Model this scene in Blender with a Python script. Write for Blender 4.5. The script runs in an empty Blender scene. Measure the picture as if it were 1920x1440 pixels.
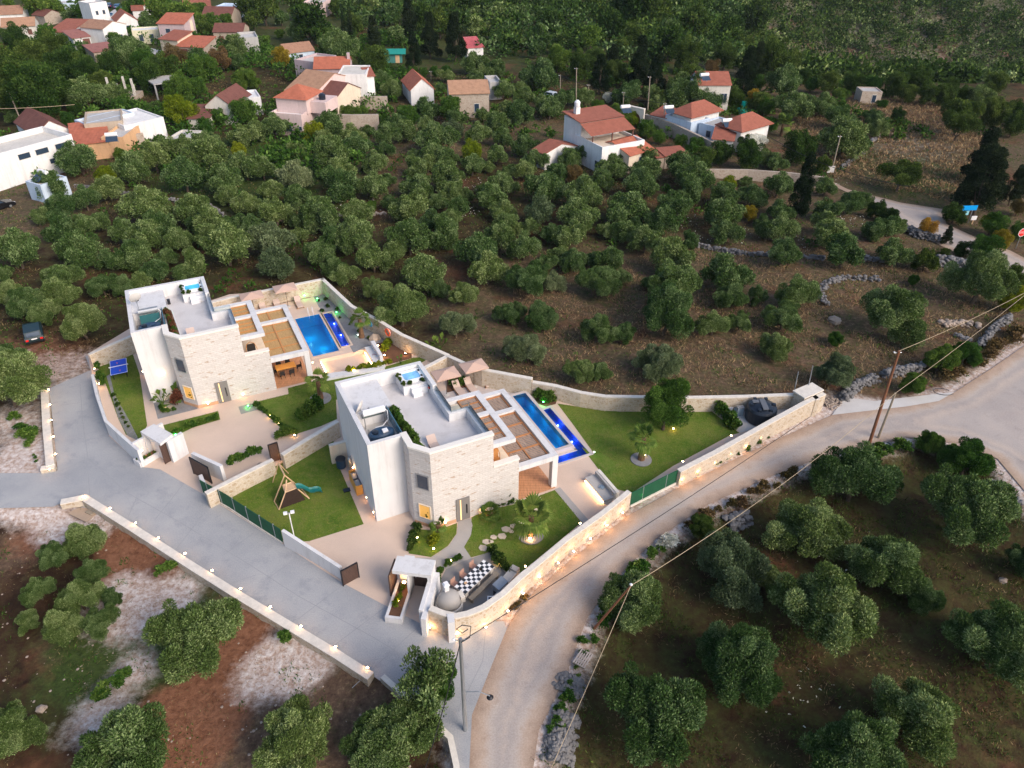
import bpy, math, random
import numpy as np
from mathutils import Vector, Matrix
from mathutils.geometry import tessellate_polygon
random.seed(7); rng = np.random.default_rng(7)
scene = bpy.context.scene
COL = scene.collection
# ------------------------------------------------------------------ camera
F, TH, RO, AZ, CH = 1408.0, math.radians(35.0), math.radians(-0.68), math.radians(-26.35), 42.0
cam_d = bpy.data.cameras.new('camera'); cam = bpy.data.objects.new('camera', cam_d); COL.objects.link(cam)
cam_d.sensor_width = 36.0; cam_d.lens = F / 1920 * 36; cam_d.clip_start = 0.5; cam_d.clip_end = 3000
_r = Vector((1, 0, 0)); _u = Vector((0, math.sin(TH), math.cos(TH))); _f = Vector((0, math.cos(TH), -math.sin(TH)))
_cr = _r * math.cos(RO) - _u * math.sin(RO); _cu = _r * math.sin(RO) + _u * math.cos(RO)
_m = Matrix((_cr, _cu, -_f)).transposed().to_4x4(); _m.translation = Vector((0, 0, CH)); cam.matrix_world = _m
scene.camera = cam
# ------------------------------------------------------------------ light
SUN_EL, SUN_AZ = math.radians(34), math.radians(128)      # soft dusk glow from front right
world = bpy.data.worlds.new("World"); scene.world = world; world.use_nodes = True
wn = world.node_tree; sky = wn.nodes.new('ShaderNodeTexSky'); sky.sky_type = 'NISHITA'; sky.sun_disc = False
sky.sun_elevation = SUN_EL; sky.sun_rotation = SUN_AZ; sky.air_density = 1.0; sky.dust_density = 2.5; sky.ozone_density = 1.5
wn.links.new(sky.outputs[0], wn.nodes['Background'].inputs[0]); wn.nodes['Background'].inputs[1].default_value = 0.11
sl = bpy.data.lights.new('sun', 'SUN'); sl.energy = 1.5; sl.angle = math.radians(32); sl.color = (1.0, 0.86, 0.74)
so = bpy.data.objects.new('sun', sl); COL.objects.link(so)
so.rotation_euler = Vector((math.sin(SUN_AZ) * math.cos(SUN_EL), math.cos(SUN_AZ) * math.cos(SUN_EL), math.sin(SUN_EL))).to_track_quat('Z', 'Y').to_euler()
scene.view_settings.view_transform = 'Standard'; scene.view_settings.look = 'None'
scene.view_settings.exposure = 1.04; scene.view_settings.gamma = 1.0
scene.cycles.max_bounces = 6; scene.cycles.transparent_max_bounces = 12; scene.cycles.use_denoising = True
scene.cycles.sample_clamp_indirect = 4.0
# ------------------------------------------------------------------ geometry of the view: pixel of the photo -> point of the place
A2 = np.array([math.cos(AZ), -math.sin(AZ)]); B2 = np.array([math.sin(AZ), math.cos(AZ)])
def ray(px, py):
    x = (px - 960) / F; u = (720 - py) / F
    X = x * math.cos(RO) + u * math.sin(RO); U = -x * math.sin(RO) + u * math.cos(RO)
    return X, math.cos(TH) + U * math.sin(TH), -math.sin(TH) + U * math.cos(TH)
def W(px, py, z=0.0):
    d = ray(px, py); t = (z - CH) / d[2]; return Vector((d[0] * t, d[1] * t, z))
def WL(pts, z=0.0): return [tuple(W(x, y, z)[:2]) for x, y in pts]
def uvw(u, v): p = u * A2 + v * B2; return (float(p[0]), float(p[1]))
def to_uv(p): return float(p[0] * A2[0] + p[1] * A2[1]), float(p[0] * B2[0] + p[1] * B2[1])
ROT = -AZ
# ------------------------------------------------------------------ terrain
LANE = [(92,728),(170,694),(160,668),(215,640),(240,700),(230,800),(300,870),(420,930),(530,1018),(650,1085),(800,1165),(860,1190),(925,1165),(945,1165),(950,1180),(925,1240),(885,1340),(880,1440),(872,1700),(800,1700),(862,1440),(850,1385),(715,1278),(640,1228),(450,1114),(370,1064),(250,987),(165,934),(118,942),(100,950),(0,953),(-300,965),(-300,886),(0,887),(75,887),(108,882),(100,800)]
ROAD = [(872,1700),(880,1440),(885,1340),(925,1240),(950,1180),(985,1125),(1070,1050),(1180,965),(1290,905),(1400,850),(1560,778),(1700,760),(1790,735),(1860,690),(1990,600),(2150,560),(2150,1150),(2010,1040),(1925,925),(1870,860),(1800,832),(1700,820),(1620,838),(1520,865),(1440,895),(1330,945),(1230,1010),(1150,1090),(1100,1160),(1060,1270),(1010,1370),(1000,1440),(985,1700)]
FROAD = [(1560,340),(1590,355),(1690,380),(1768,392),(1774,420),(1830,445),(1895,470),(1990,520),(2150,560),(2120,620),(1990,560),(1900,520),(1785,470),(1767,462),(1690,420),(1635,382),(1570,352)]
STREET = [(192,60),(200,28),(214,18),(228,18),(216,40),(222,64),(250,82),(305,96),(300,104),(240,92),(200,78)]
APRON = [(1560,778),(1585,745),(1640,752),(1700,745),(1790,735),(1760,752),(1700,762)]
LOT1 = [(164,664),(250,612),(430,552),(606,540),(660,592),(715,640),(760,655),(842,674),(740,735),(628,810),(400,930),(378,925),(300,880),(268,876),(205,818),(186,760),(175,712)]
LOT2 = [(628,810),(740,735),(842,674),(915,712),(1000,730),(1045,750),(1100,758),(1140,768),(1300,768),(1470,764),(1526,762),(1536,768),(1400,833),(1272,893),(1180,952),(1066,1037),(1010,1084),(980,1113),(946,1149),(910,1177),(857,1194),(820,1187),(790,1170),(735,1142),(640,1092),(530,1020),(390,932),(400,930)]
LOWL = [(108,955),(118,944),(165,936),(250,990),(370,1068),(450,1118),(640,1233),(715,1283),(850,1390),(862,1440),(800,1700),(-500,1700),(-500,965),(0,956)]
LOWR = [(1000,1700),(1010,1440),(1020,1370),(1070,1270),(1112,1160),(1162,1090),(1240,1015),(1340,952),(1450,902),(1530,872),(1625,846),(1700,828),(1790,840),(1865,870),(1915,935),(2000,1050),(2150,1165),(2400,1700)]
def npz(poly): return np.array(WL(poly))
def inside(P, x, y):
    r = np.zeros(x.shape, bool); n = len(P); j = n - 1
    for i in range(n):
        xi, yi = P[i]; xj, yj = P[j]
        c = ((yi > y) != (yj > y)) & (x < (xj - xi) * (y - yi) / (yj - yi + 1e-12) + xi); r ^= c; j = i
    return r
def pdist(P, x, y):
    d = np.full(x.shape, 1e9); n = len(P)
    for i in range(n):
        a = P[i]; b = P[(i + 1) % n]; e = b - a; L = (e * e).sum() + 1e-9
        t = np.clip(((x - a[0]) * e[0] + (y - a[1]) * e[1]) / L, 0, 1)
        d = np.minimum(d, np.hypot(x - a[0] - t * e[0], y - a[1] - t * e[1]))
    return d
def sdf(P, x, y): d = pdist(P, x, y); return np.where(inside(P, x, y), -d, d)
def ss(a, b, x): t = np.clip((x - a) / (b - a), 0, 1); return t * t * (3 - 2 * t)
ZP = {k: npz(v) for k, v in dict(lane=LANE, road=ROAD, froad=FROAD, lot1=LOT1, lot2=LOT2, lowl=LOWL, lowr=LOWR, apron=APRON, street=STREET).items()}
def wob(x, y):
    return (np.sin(x * .21 + 1.3) * np.sin(y * .17 + .4) * .5 + np.sin(x * .53 + y * .31) * .25 + np.sin(x * .11 - y * .13 + 2) * .6)
def hfun(x, y):
    x = np.asarray(x, float); y = np.asarray(y, float)
    dd = {k: sdf(ZP[k], x, y) for k in ZP}
    flat = np.minimum.reduce([dd['lane'], dd['road'], dd['froad'], dd['lot1'], dd['lot2'], dd['apron'], dd['street']])
    z = -0.07 + ss(1.0, 9.0, flat) * wob(x, y) * 0.45
    z = z - ss(-0.1, -1.0, dd['lowl']) * 0.55 - ss(0, -3.0, dd['lowr']) * 0.8 * ss(0, 3, dd['road'])
    lot = np.minimum(dd['lot1'], dd['lot2']); z = np.where(lot < -0.9, -2.8, z)
    wr = ss(20, 95, x - (y - 170) * .25)
    val = -34 * ss(178, 285, y) + np.maximum(0, y - 300) * 0.42
    hill = np.maximum(0, y - 290) * 0.06 + 3.5 * ss(285, 360, y) * wob(x * .3, y * .3)
    return z + wr * val + (1 - wr) * hill
def hz(x, y): return float(hfun(np.array([x]), np.array([y]))[0])
def G(px, py, dz=0.0):
    z = 0.0
    for _ in range(12):
        p = W(px, py, z + dz); z = 0.5 * z + 0.5 * hz(p.x, p.y) if p.y > 190 else hz(p.x, p.y)
    return Vector((p.x, p.y, z))
# ------------------------------------------------------------------ materials
MATS = {}
def nmat(name):
    m = bpy.data.materials.new(name); m.use_nodes = True; MATS[name] = m
    nt = m.node_tree; return m, nt, nt.nodes['Principled BSDF']
def nd(nt, t, **kw):
    n = nt.nodes.new(t)
    for k, v in kw.items():
        if k.startswith('i_'): n.inputs[k[2:].replace('_', ' ')].default_value = v
        else: setattr(n, k, v)
    return n
def ramp(nt, fac, stops):
    r = nt.nodes.new('ShaderNodeValToRGB'); e = r.color_ramp.elements
    while len(e) < len(stops): e.new(0.5)
    for q, (p, c) in zip(e, stops): q.position = p; q.color = (*c, 1)
    nt.links.new(fac, r.inputs[0]); return r.outputs[0]
def mixc(nt, f, a, b, bt='MIX'):
    m = nt.nodes.new('ShaderNodeMix'); m.data_type = 'RGBA'; m.blend_type = bt
    for s, v in ((m.inputs[0], f), (m.inputs[6], a), (m.inputs[7], b)):
        if isinstance(v, (int, float)): s.default_value = v
        elif isinstance(v, tuple): s.default_value = (*v, 1) if len(v) == 3 else v
        else: nt.links.new(v, s)
    return m.outputs[2]
def noise(nt, vec, scale, detail=4, rough=.6):
    n = nd(nt, 'ShaderNodeTexNoise', i_Scale=scale, i_Detail=detail, i_Roughness=rough); nt.links.new(vec, n.inputs['Vector']); return n.outputs['Fac']
def bump(nt, b, h, s=.3, d=.02):
    n = nd(nt, 'ShaderNodeBump', i_Strength=s, i_Distance=d); nt.links.new(h, n.inputs['Height']); nt.links.new(n.outputs[0], b.inputs['Normal'])
def scl(c, k): return tuple(min(1, x * k) for x in c)
def plain(name, col, rough=.7, var=.12, scale=1.5, metal=0., spec=.3, bmp=0., fine=18.):
    m, nt, b = nmat(name); tc = nd(nt, 'ShaderNodeTexCoord').outputs['Object']
    n1 = noise(nt, tc, scale); n2 = noise(nt, tc, fine, 2)
    c = ramp(nt, n1, [(.25, scl(col, 1 - var)), (.75, scl(col, 1 + var * .6))])
    c = mixc(nt, var * .8, c, ramp(nt, n2, [(.3, scl(col, .75)), (.7, scl(col, 1.2))]))
    if name in ('stucco', 'cream_plaster', 'roof_screed') or name.startswith('plaster_'):
        mp = nd(nt, 'ShaderNodeMapping'); mp.inputs['Scale'].default_value = (1.6, 1.6, .16) if name != 'roof_screed' else (.5, .5, .5); nt.links.new(tc, mp.inputs['Vector'])
        c = mixc(nt, 1.0, c, ramp(nt, noise(nt, mp.outputs[0], 1.3, 6, .7), [(.32, (.84, .83, .82)), (.5, (1, 1, 1))]), 'MULTIPLY')
    nt.links.new(c, b.inputs['Base Color']); b.inputs['Roughness'].default_value = rough
    b.inputs['Metallic'].default_value = metal; b.inputs['Specular IOR Level'].default_value = spec
    if bmp: bump(nt, b, n2, bmp, .02)
    return m
def emit(name, col, s):
    m = bpy.data.materials.new(name); m.use_nodes = True; nt = m.node_tree; b = nt.nodes['Principled BSDF']
    b.inputs['Base Color'].default_value = (*scl(col, .8), 1); b.inputs['Emission Color'].default_value = (*col, 1); b.inputs['Emission Strength'].default_value = s
    MATS[name] = m; return m
def bricks(name, c1, c2, mortar, w, h, ms=.02, warp=.05, rough=.85, bmp=.5, uvscale=1.0, spots=None):
    m, nt, b = nmat(name); uv = nd(nt, 'ShaderNodeUVMap').outputs[0]
    nz = nd(nt, 'ShaderNodeTexNoise', i_Scale=1.1, i_Detail=3.); nt.links.new(uv, nz.inputs['Vector'])
    va = nd(nt, 'ShaderNodeVectorMath', operation='SCALE'); nt.links.new(nz.outputs['Color'], va.inputs[0]); va.inputs['Scale'].default_value = warp
    vb = nd(nt, 'ShaderNodeVectorMath', operation='ADD'); nt.links.new(uv, vb.inputs[0]); nt.links.new(va.outputs[0], vb.inputs[1])
    br = nd(nt, 'ShaderNodeTexBrick', i_Scale=1.0, i_Mortar_Size=ms, i_Mortar_Smooth=.3, i_Bias=-.2, i_Brick_Width=w, i_Row_Height=h)
    br.inputs['Color1'].default_value = (*c1, 1); br.inputs['Color2'].default_value = (*c2, 1); br.inputs['Mortar'].default_value = (*mortar, 1)
    nt.links.new(vb.outputs[0], br.inputs['Vector']); c = br.outputs['Color']
    n2 = noise(nt, uv, 5., 5, .7); c = mixc(nt, .35, c, ramp(nt, n2, [(.3, scl(c1, .72)), (.7, scl(c1, 1.15))]), 'MIX')
    if spots:
        sv = nd(nt, 'ShaderNodeMapping'); sv.inputs['Scale'].default_value = (1.3, 5., 1); nt.links.new(uv, sv.inputs['Vector'])
        n3 = noise(nt, sv.outputs[0], .8, 2); c = mixc(nt, ramp(nt, n3, [(.62, (0, 0, 0)), (.66, (.75, .75, .75))]), c, spots)
    nt.links.new(c, b.inputs['Base Color']); b.inputs['Roughness'].default_value = rough; b.inputs['Specular IOR Level'].default_value = .25
    bump(nt, b, br.outputs['Fac'], -bmp, .03); return m
def rubble(name, c1, c2, mortar, scale=3.2, rough=.9):
    m, nt, b = nmat(name); uv = nd(nt, 'ShaderNodeUVMap').outputs[0]
    mp = nd(nt, 'ShaderNodeMapping'); mp.inputs['Scale'].default_value = (1, 1.5, 1); nt.links.new(uv, mp.inputs['Vector'])
    v1 = nd(nt, 'ShaderNodeTexVoronoi', i_Scale=scale); nt.links.new(mp.outputs[0], v1.inputs['Vector'])
    v2 = nd(nt, 'ShaderNodeTexVoronoi', feature='DISTANCE_TO_EDGE', i_Scale=scale); nt.links.new(mp.outputs[0], v2.inputs['Vector'])
    sep = nd(nt, 'ShaderNodeSeparateColor'); nt.links.new(v1.outputs['Color'], sep.inputs[0])
    c = ramp(nt, sep.outputs[0], [(0., c1), (.5, scl(c1, .9)), (1., c2)])
    c = mixc(nt, .3, c, ramp(nt, noise(nt, uv, 1.2), [(.3, scl(c2, .75)), (.7, scl(c1, 1.2))]))
    c = mixc(nt, ramp(nt, v2.outputs['Distance'], [(.02, (1, 1, 1)), (.09, (0, 0, 0))]), c, mortar)
    nt.links.new(c, b.inputs['Base Color']); b.inputs['Roughness'].default_value = rough; b.inputs['Specular IOR Level'].default_value = .2
    bump(nt, b, v2.outputs['Distance'], .4, .05); return m
stonew = rubble('village_stone', (.40, .33, .27), (.30, .23, .18), (.42, .37, .31), 2.6)
def rooftile(name, c, rough=.8, s=1.0):
    m, nt, b = nmat(name); uv = nd(nt, 'ShaderNodeUVMap').outputs[0]
    wv = nd(nt, 'ShaderNodeTexWave', wave_type='BANDS', bands_direction='X', i_Scale=1.6 * s, i_Distortion=.6, i_Detail=1.); nt.links.new(uv, wv.inputs['Vector'])
    wy = nd(nt, 'ShaderNodeTexWave', wave_type='BANDS', bands_direction='Y', wave_profile='SAW', i_Scale=1.1 * s, i_Distortion=.5); nt.links.new(uv, wy.inputs['Vector'])
    n = noise(nt, uv, 1.0, 6, .75); cc = ramp(nt, n, [(.3, scl(c, .55)), (.5, c), (.72, scl(c, 1.35))])
    cc = mixc(nt, .3, cc, ramp(nt, wv.outputs['Fac'], [(.0, scl(c, .5)), (1., scl(c, 1.3))]))
    cc = mixc(nt, .15, cc, ramp(nt, wy.outputs['Fac'], [(.0, scl(c, .4)), (.3, scl(c, 1.2))]))
    nt.links.new(cc, b.inputs['Base Color']); b.inputs['Roughness'].default_value = rough; b.inputs['Specular IOR Level'].default_value = .2
    bump(nt, b, wv.outputs['Fac'], .6, .06); return m
def stripes(name, ca, cb, scale, axis='X', rough=.6, gap=.12, dirt=.3):
    m, nt, b = nmat(name); uv = nd(nt, 'ShaderNodeUVMap').outputs[0]
    wv = nd(nt, 'ShaderNodeTexWave', wave_type='BANDS', bands_direction=axis, wave_profile='SAW', i_Scale=scale); nt.links.new(uv, wv.inputs['Vector'])
    mp = nd(nt, 'ShaderNodeMapping'); mp.inputs['Scale'].default_value = (1, 6, 1) if axis == 'X' else (6, 1, 1); nt.links.new(uv, mp.inputs['Vector'])
    n = noise(nt, mp.outputs[0], 1.2, 5, .7); c = ramp(nt, n, [(.3, scl(ca, 1 - dirt)), (.7, scl(ca, 1 + dirt))])
    c = mixc(nt, ramp(nt, wv.outputs['Fac'], [(gap, (1, 1, 1)), (gap + .03, (0, 0, 0))]), c, cb)
    nt.links.new(c, b.inputs['Base Color']); b.inputs['Roughness'].default_value = rough; b.inputs['Specular IOR Level'].default_value = .3
    return m
stucco = plain('stucco', (.62, .615, .62), .85, .05, .6, bmp=.1)
cream = plain('cream_plaster', (.72, .60, .46), .85, .08)
stone = bricks('cut_stone', (.55, .515, .49), (.67, .635, .61), (.46, .43, .405), .46, .19, .022, .08, spots=(.36, .25, .17))
rub = rubble('rubble_stone', (.54, .46, .36), (.38, .28, .18), (.56, .50, .42))
coping = plain('stone_coping', (.66, .61, .54), .8, .18, 2.5, bmp=.3)
paving = plain('beige_paving', (.60, .465, .375), .75, .10, .35, fine=6)
paving_cool = plain('lilac_paving', (.50, .45, .43), .75, .10, .4, fine=6)
patio = plain('dark_screed', (.27, .255, .245), .6, .12, .5, fine=5)
pathm = plain('grey_path', (.36, .34, .32), .7, .1, .5, fine=6)
pale_conc = plain('pale_concrete', (.52, .50, .48), .8, .15, .4)
roofdeck = plain('roof_screed', (.56, .54, .54), .7, .08, .4, fine=4)
deck = stripes('deck_boards', (.50, .25, .13), (.25, .12, .06), 1.05, 'Y', .55, .05, .25)
teak = plain('teak', (.52, .24, .08), .5, .25, 6)
wood = plain('pine_wood', (.60, .40, .24), .6, .2, 5)
polewood = plain('pole_wood', (.20, .085, .045), .85, .3, 4)
greywood = plain('grey_wood', (.30, .25, .19), .85, .3, 4)
slats = stripes('dark_slats', (.085, .05, .04), (.02, .012, .01), 2.2, 'Y', .6, .15)
bamboo = stripes('reed_mat', (.44, .28, .12), (.30, .18, .07), 4.0, 'Y', .8, .10, .22)
greyslat = stripes('weathered_slats', (.25, .20, .17), (.50, .30, .17), 1.6, 'Y', .75, .20, .55)
beamwood = plain('orange_beam', (.42, .19, .08), .6, .2, 3)
dmetal = plain('dark_metal', (.03, .03, .035), .4, .2, 4, .6)
gmetal = plain('galvanised', (.38, .40, .42), .4, .15, 4, .7)
doorm = plain('grey_door', (.20, .185, .175), .5, .05)
glassd = plain('window_glass', (.03, .05, .08), .08, .1, 1, 0., .8)
glasslit = emit('lit_window', (.8, .42, .10), .26)
blackp = plain('black_plastic', (.012, .018, .03), .35, .2, 3, 0., .5)
bluep = plain('navy_plastic', (.02, .05, .10), .3, .2, 3, 0., .6)
bluefab = plain('blue_plastic', (.03, .25, .5), .5, .1)
redp = plain('red_plastic', (.75, .02, .015), .4, .1)
orangep = plain('orange_ring', (.9, .16, .05), .5, .05)
whitep = plain('white_plastic', (.75, .75, .76), .4, .04)
fabric = plain('taupe_fabric', (.55, .43, .37), .9, .06, 4)
greyfab = plain('grey_cushion', (.42, .40, .38), .9, .08, 4)
darkfab = plain('dark_cushion', (.03, .025, .022), .9, .2, 4)
gravel = plain('grey_gravel', (.23, .23, .24), .9, .35, 1.2, bmp=.6, fine=9)
soil = plain('brown_soil', (.13, .065, .038), .95, .4, 1.2, bmp=.6, fine=7)
rockm = plain('limestone_rock', (.17, .165, .165), .9, .4, 1.2, bmp=.6, fine=5)
rockw = plain('warm_rock', (.36, .29, .235), .9, .35, 1.2, bmp=.6, fine=5)
greennet = plain('green_net', (.01, .085, .04), .7, .3, 3)
plinth = plain('terracotta_band', (.55, .33, .20), .9, .25, 1.5)
barkm = plain('olive_bark', (.10, .075, .055), .95, .35, 3, bmp=.5)
pooltile = plain('pool_tile', (.008, .36, .66), .35, .05, 1.0)
balltile = plain('basin_tile', (.02, .16, .55), .35, .05, 1.0)
def water_mat(name, tint, rgh=.03):
    m = bpy.data.materials.new(name); m.use_nodes = True; nt = m.node_tree; nt.nodes.clear(); MATS[name] = m
    o = nd(nt, 'ShaderNodeOutputMaterial'); tr = nd(nt, 'ShaderNodeBsdfTransparent'); tr.inputs[0].default_value = (*tint, 1)
    gl = nd(nt, 'ShaderNodeBsdfGlossy'); gl.inputs['Roughness'].default_value = rgh; fr = nd(nt, 'ShaderNodeFresnel', i_IOR=1.33)
    mx = nd(nt, 'ShaderNodeMixShader'); n = noise(nt, nd(nt, 'ShaderNodeTexCoord').outputs['Object'], 3., 3); bp = nd(nt, 'ShaderNodeBump', i_Strength=.15, i_Distance=.02)
    nt.links.new(n, bp.inputs['Height']); nt.links.new(bp.outputs[0], gl.inputs['Normal']); nt.links.new(bp.outputs[0], fr.inputs['Normal'])
    nt.links.new(fr.outputs[0], mx.inputs[0]); nt.links.new(tr.outputs[0], mx.inputs[1]); nt.links.new(gl.outputs[0], mx.inputs[2]); nt.links.new(mx.outputs[0], o.inputs[0]); return m
water = water_mat('pool_water', (.55, .9, 1.))
glassclear = water_mat('clear_glass', (.9, .95, .96), .0)
def lawn_mat():
    m, nt, b = nmat('lawn_grass'); tc = nd(nt, 'ShaderNodeTexCoord').outputs['Object']
    n1 = noise(nt, tc, .35, 4); n2 = noise(nt, tc, 1.6, 5, .7); n3 = noise(nt, tc, 9., 3)
    c = ramp(nt, n1, [(.3, (.06, .13, .012)), (.48, (.115, .18, .024)), (.7, (.22, .235, .05))])
    c = mixc(nt, ramp(nt, n2, [(.46, (0, 0, 0)), (.66, (.8, .8, .8))]), c, (.22, .20, .06))
    c = mixc(nt, .4, c, ramp(nt, n3, [(.3, (.02, .06, .006)), (.7, (.12, .18, .035))]))
    nt.links.new(c, b.inputs['Base Color']); b.inputs['Roughness'].default_value = .9; b.inputs['Specular IOR Level'].default_value = .1
    bump(nt, b, n3, .7, .05); return m
lawn = lawn_mat()
def ground_mat():
    m, nt, b = nmat('earth'); tc = nd(nt, 'ShaderNodeTexCoord').outputs['Object']
    at = nd(nt, 'ShaderNodeAttribute', attribute_name='zone'); sp = nd(nt, 'ShaderNodeSeparateColor'); nt.links.new(at.outputs['Color'], sp.inputs[0])
    n0 = noise(nt, tc, .08, 5, .7); n1 = noise(nt, tc, .45, 6, .75); n2 = noise(nt, tc, 2.5, 5, .75); n3 = noise(nt, tc, .9, 7, .8)
    c = ramp(nt, n1, [(.3, (.022, .013, .008)), (.5, (.050, .027, .015)), (.72, (.10, .052, .028))])
    def masked(ch, nn, lo, hi):
        a = nd(nt, 'ShaderNodeMath', operation='ADD'); nt.links.new(sp.outputs[ch], a.inputs[0]); nt.links.new(nn, a.inputs[1])
        return ramp(nt, a.outputs[0], [(0, (0, 0, 0)), (1, (1, 1, 1))]) if False else maprange(a.outputs[0], lo, hi)
    def maprange(v, lo, hi):
        r = nd(nt, 'ShaderNodeMapRange'); r.inputs['From Min'].default_value = lo; r.inputs['From Max'].default_value = hi; nt.links.new(v, r.inputs['Value']); return r.outputs[0]
    dry = ramp(nt, n2, [(.3, (.062, .038, .027)), (.55, (.14, .09, .06)), (.75, (.27, .195, .115))])
    c = mixc(nt, masked(0, n1, .75, 1.15), c, dry)
    grn = ramp(nt, n2, [(.3, (.022, .035, .010)), (.6, (.055, .08, .020)), (.8, (.10, .12, .035))])
    c = mixc(nt, masked(1, n3, .8, 1.15), c, grn)
    red = ramp(nt, n2, [(.3, (.07, .030, .017)), (.7, (.17, .075, .042))])
    c = mixc(nt, maprange(n0, .55, .68), c, red)
    ra = nd(nt, 'ShaderNodeMath', operation='ADD'); nt.links.new(at.outputs['Alpha'], ra.inputs[0]); nt.links.new(n3, ra.inputs[1]); c = mixc(nt, maprange(ra.outputs[0], .8, 1.1), c, ramp(nt, n2, [(.3, (.11, .045, .024)), (.7, (.27, .13, .075))]))
    pal = ramp(nt, n2, [(.25, (.22, .13, .09)), (.42, (.42, .31, .25)), (.55, (.56, .48, .44)), (.7, (.72, .68, .65))])
    c = mixc(nt, masked(2, n3, .76, 1.22), c, pal)
    nt.links.new(c, b.inputs['Base Color']); b.inputs['Roughness'].default_value = .95; b.inputs['Specular IOR Level'].default_value = .1
    bump(nt, b, n2, .8, .15); return m
earth = ground_mat()
def asphalt_mat(name, a, bcol, c2, spot):
    m, nt, b = nmat(name); tc = nd(nt, 'ShaderNodeTexCoord').outputs['Object']
    n1 = noise(nt, tc, .12, 5, .6); n2 = noise(nt, tc, .6, 6, .7); n3 = noise(nt, tc, 12., 3)
    c = ramp(nt, n1, [(.3, a), (.55, bcol), (.75, c2)])
    c = mixc(nt, ramp(nt, n2, [(.52, (0, 0, 0)), (.7, (.7, .7, .7))]), c, spot); c = mixc(nt, .2, c, ramp(nt, n3, [(.3, scl(a, .6)), (.7, scl(c2, 1.3))]))
    nt.links.new(c, b.inputs['Base Color']); b.inputs['Roughness'].default_value = .8; b.inputs['Specular IOR Level'].default_value = .25; bump(nt, b, n3, .3, .02); return m
def road_mat():
    m, nt, b = nmat('worn_asphalt'); tc = nd(nt, 'ShaderNodeTexCoord').outputs['Object']; at = nd(nt, 'ShaderNodeAttribute', attribute_name='edge')
    n1 = noise(nt, tc, .15, 6, .65); n2 = noise(nt, tc, .9, 6, .75); n3 = noise(nt, tc, 10., 3)
    def ma(op, a, b_):
        q = nd(nt, 'ShaderNodeMath', operation=op)
        for s_, v_ in zip(q.inputs, (a, b_)):
            if isinstance(v_, (int, float)): s_.default_value = v_
            else: nt.links.new(v_, s_)
        return q.outputs[0]
    e = ma('ADD', at.outputs['Fac'], ma('MULTIPLY', ma('SUBTRACT', n2, .5), 1.6)); e = ma('MULTIPLY', e, .125)
    c = ramp(nt, e, [(.0, (.30, .20, .13)), (.09, (.41, .31, .235)), (.15, (.41, .36, .325)), (.20, (.33, .30, .285)), (.27, (.43, .365, .32)), (.36, (.345, .315, .30)), (.6, (.38, .34, .32)), (1., (.37, .33, .31))])
    c = mixc(nt, 1., c, ramp(nt, n1, [(.3, (.82, .80, .79)), (.55, (1.02, 1., .97)), (.75, (1.12, 1.06, 1.))]), 'MULTIPLY'); c = mixc(nt, 1., c, ramp(nt, n2, [(.25, (.72, .70, .70)), (.45, (1, 1, 1)), (.8, (1.1, 1.05, 1.))]), 'MULTIPLY')
    vo = nd(nt, 'ShaderNodeTexVoronoi', feature='DISTANCE_TO_EDGE', i_Scale=.28); wv = nd(nt, 'ShaderNodeVectorMath', operation='ADD'); nzn = nd(nt, 'ShaderNodeTexNoise', i_Scale=.8); nt.links.new(tc, nzn.inputs['Vector']); nt.links.new(nzn.outputs['Color'], wv.inputs[0]); nt.links.new(tc, wv.inputs[1]); nt.links.new(wv.outputs[0], vo.inputs['Vector'])
    c = mixc(nt, ramp(nt, vo.outputs['Distance'], [(.003, (.16, .16, .16)), (.01, (0, 0, 0))]), c, (.22, .18, .16)); c = mixc(nt, .22, c, ramp(nt, n3, [(.3, (.22, .19, .18)), (.7, (.66, .58, .54))]))
    nt.links.new(c, b.inputs['Base Color']); b.inputs['Roughness'].default_value = .85; b.inputs['Specular IOR Level'].default_value = .2; bump(nt, b, n3, .4, .02); return m
asphalt = road_mat()
asphalt_old = asphalt_mat('patched_asphalt', (.42, .355, .33), (.50, .43, .40), (.57, .475, .425), (.52, .40, .32))
lanem = asphalt_mat('lane_concrete', (.235, .25, .275), (.35, .355, .365), (.45, .435, .415), (.21, .225, .255))
jointm = plain('lane_joint', (.29, .295, .305), .9, .1)
def leafmat(name, c, c2, trans=.14):
    m = bpy.data.materials.new(name); m.use_nodes = True; nt = m.node_tree; nt.nodes.clear(); MATS[name] = m
    o = nd(nt, 'ShaderNodeOutputMaterial'); at = nd(nt, 'ShaderNodeAttribute', attribute_name='tint'); oi = nd(nt, 'ShaderNodeObjectInfo')
    col = ramp(nt, at.outputs['Fac'], [(.0, scl(c, .55)), (.5, c), (1., c2)])
    hs = nd(nt, 'ShaderNodeHueSaturation'); nt.links.new(col, hs.inputs['Color'])
    mr = nd(nt, 'ShaderNodeMapRange'); mr.inputs['To Min'].default_value = .478; mr.inputs['To Max'].default_value = .522; nt.links.new(oi.outputs['Random'], mr.inputs['Value']); nt.links.new(mr.outputs[0], hs.inputs['Hue'])
    mv = nd(nt, 'ShaderNodeMapRange'); mv.inputs['To Min'].default_value = 1.25; mv.inputs['To Max'].default_value = .72; nt.links.new(oi.outputs['Random'], mv.inputs['Value']); nt.links.new(mv.outputs[0], hs.inputs['Value'])
    d = nd(nt, 'ShaderNodeBsdfDiffuse'); t = nd(nt, 'ShaderNodeBsdfTranslucent'); mx = nd(nt, 'ShaderNodeMixShader'); mx.inputs[0].default_value = trans
    nt.links.new(hs.outputs[0], d.inputs[0]); nt.links.new(hs.outputs[0], t.inputs[0]); nt.links.new(d.outputs[0], mx.inputs[1]); nt.links.new(t.outputs[0], mx.inputs[2]); nt.links.new(mx.outputs[0], o.inputs[0]); return m
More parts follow.
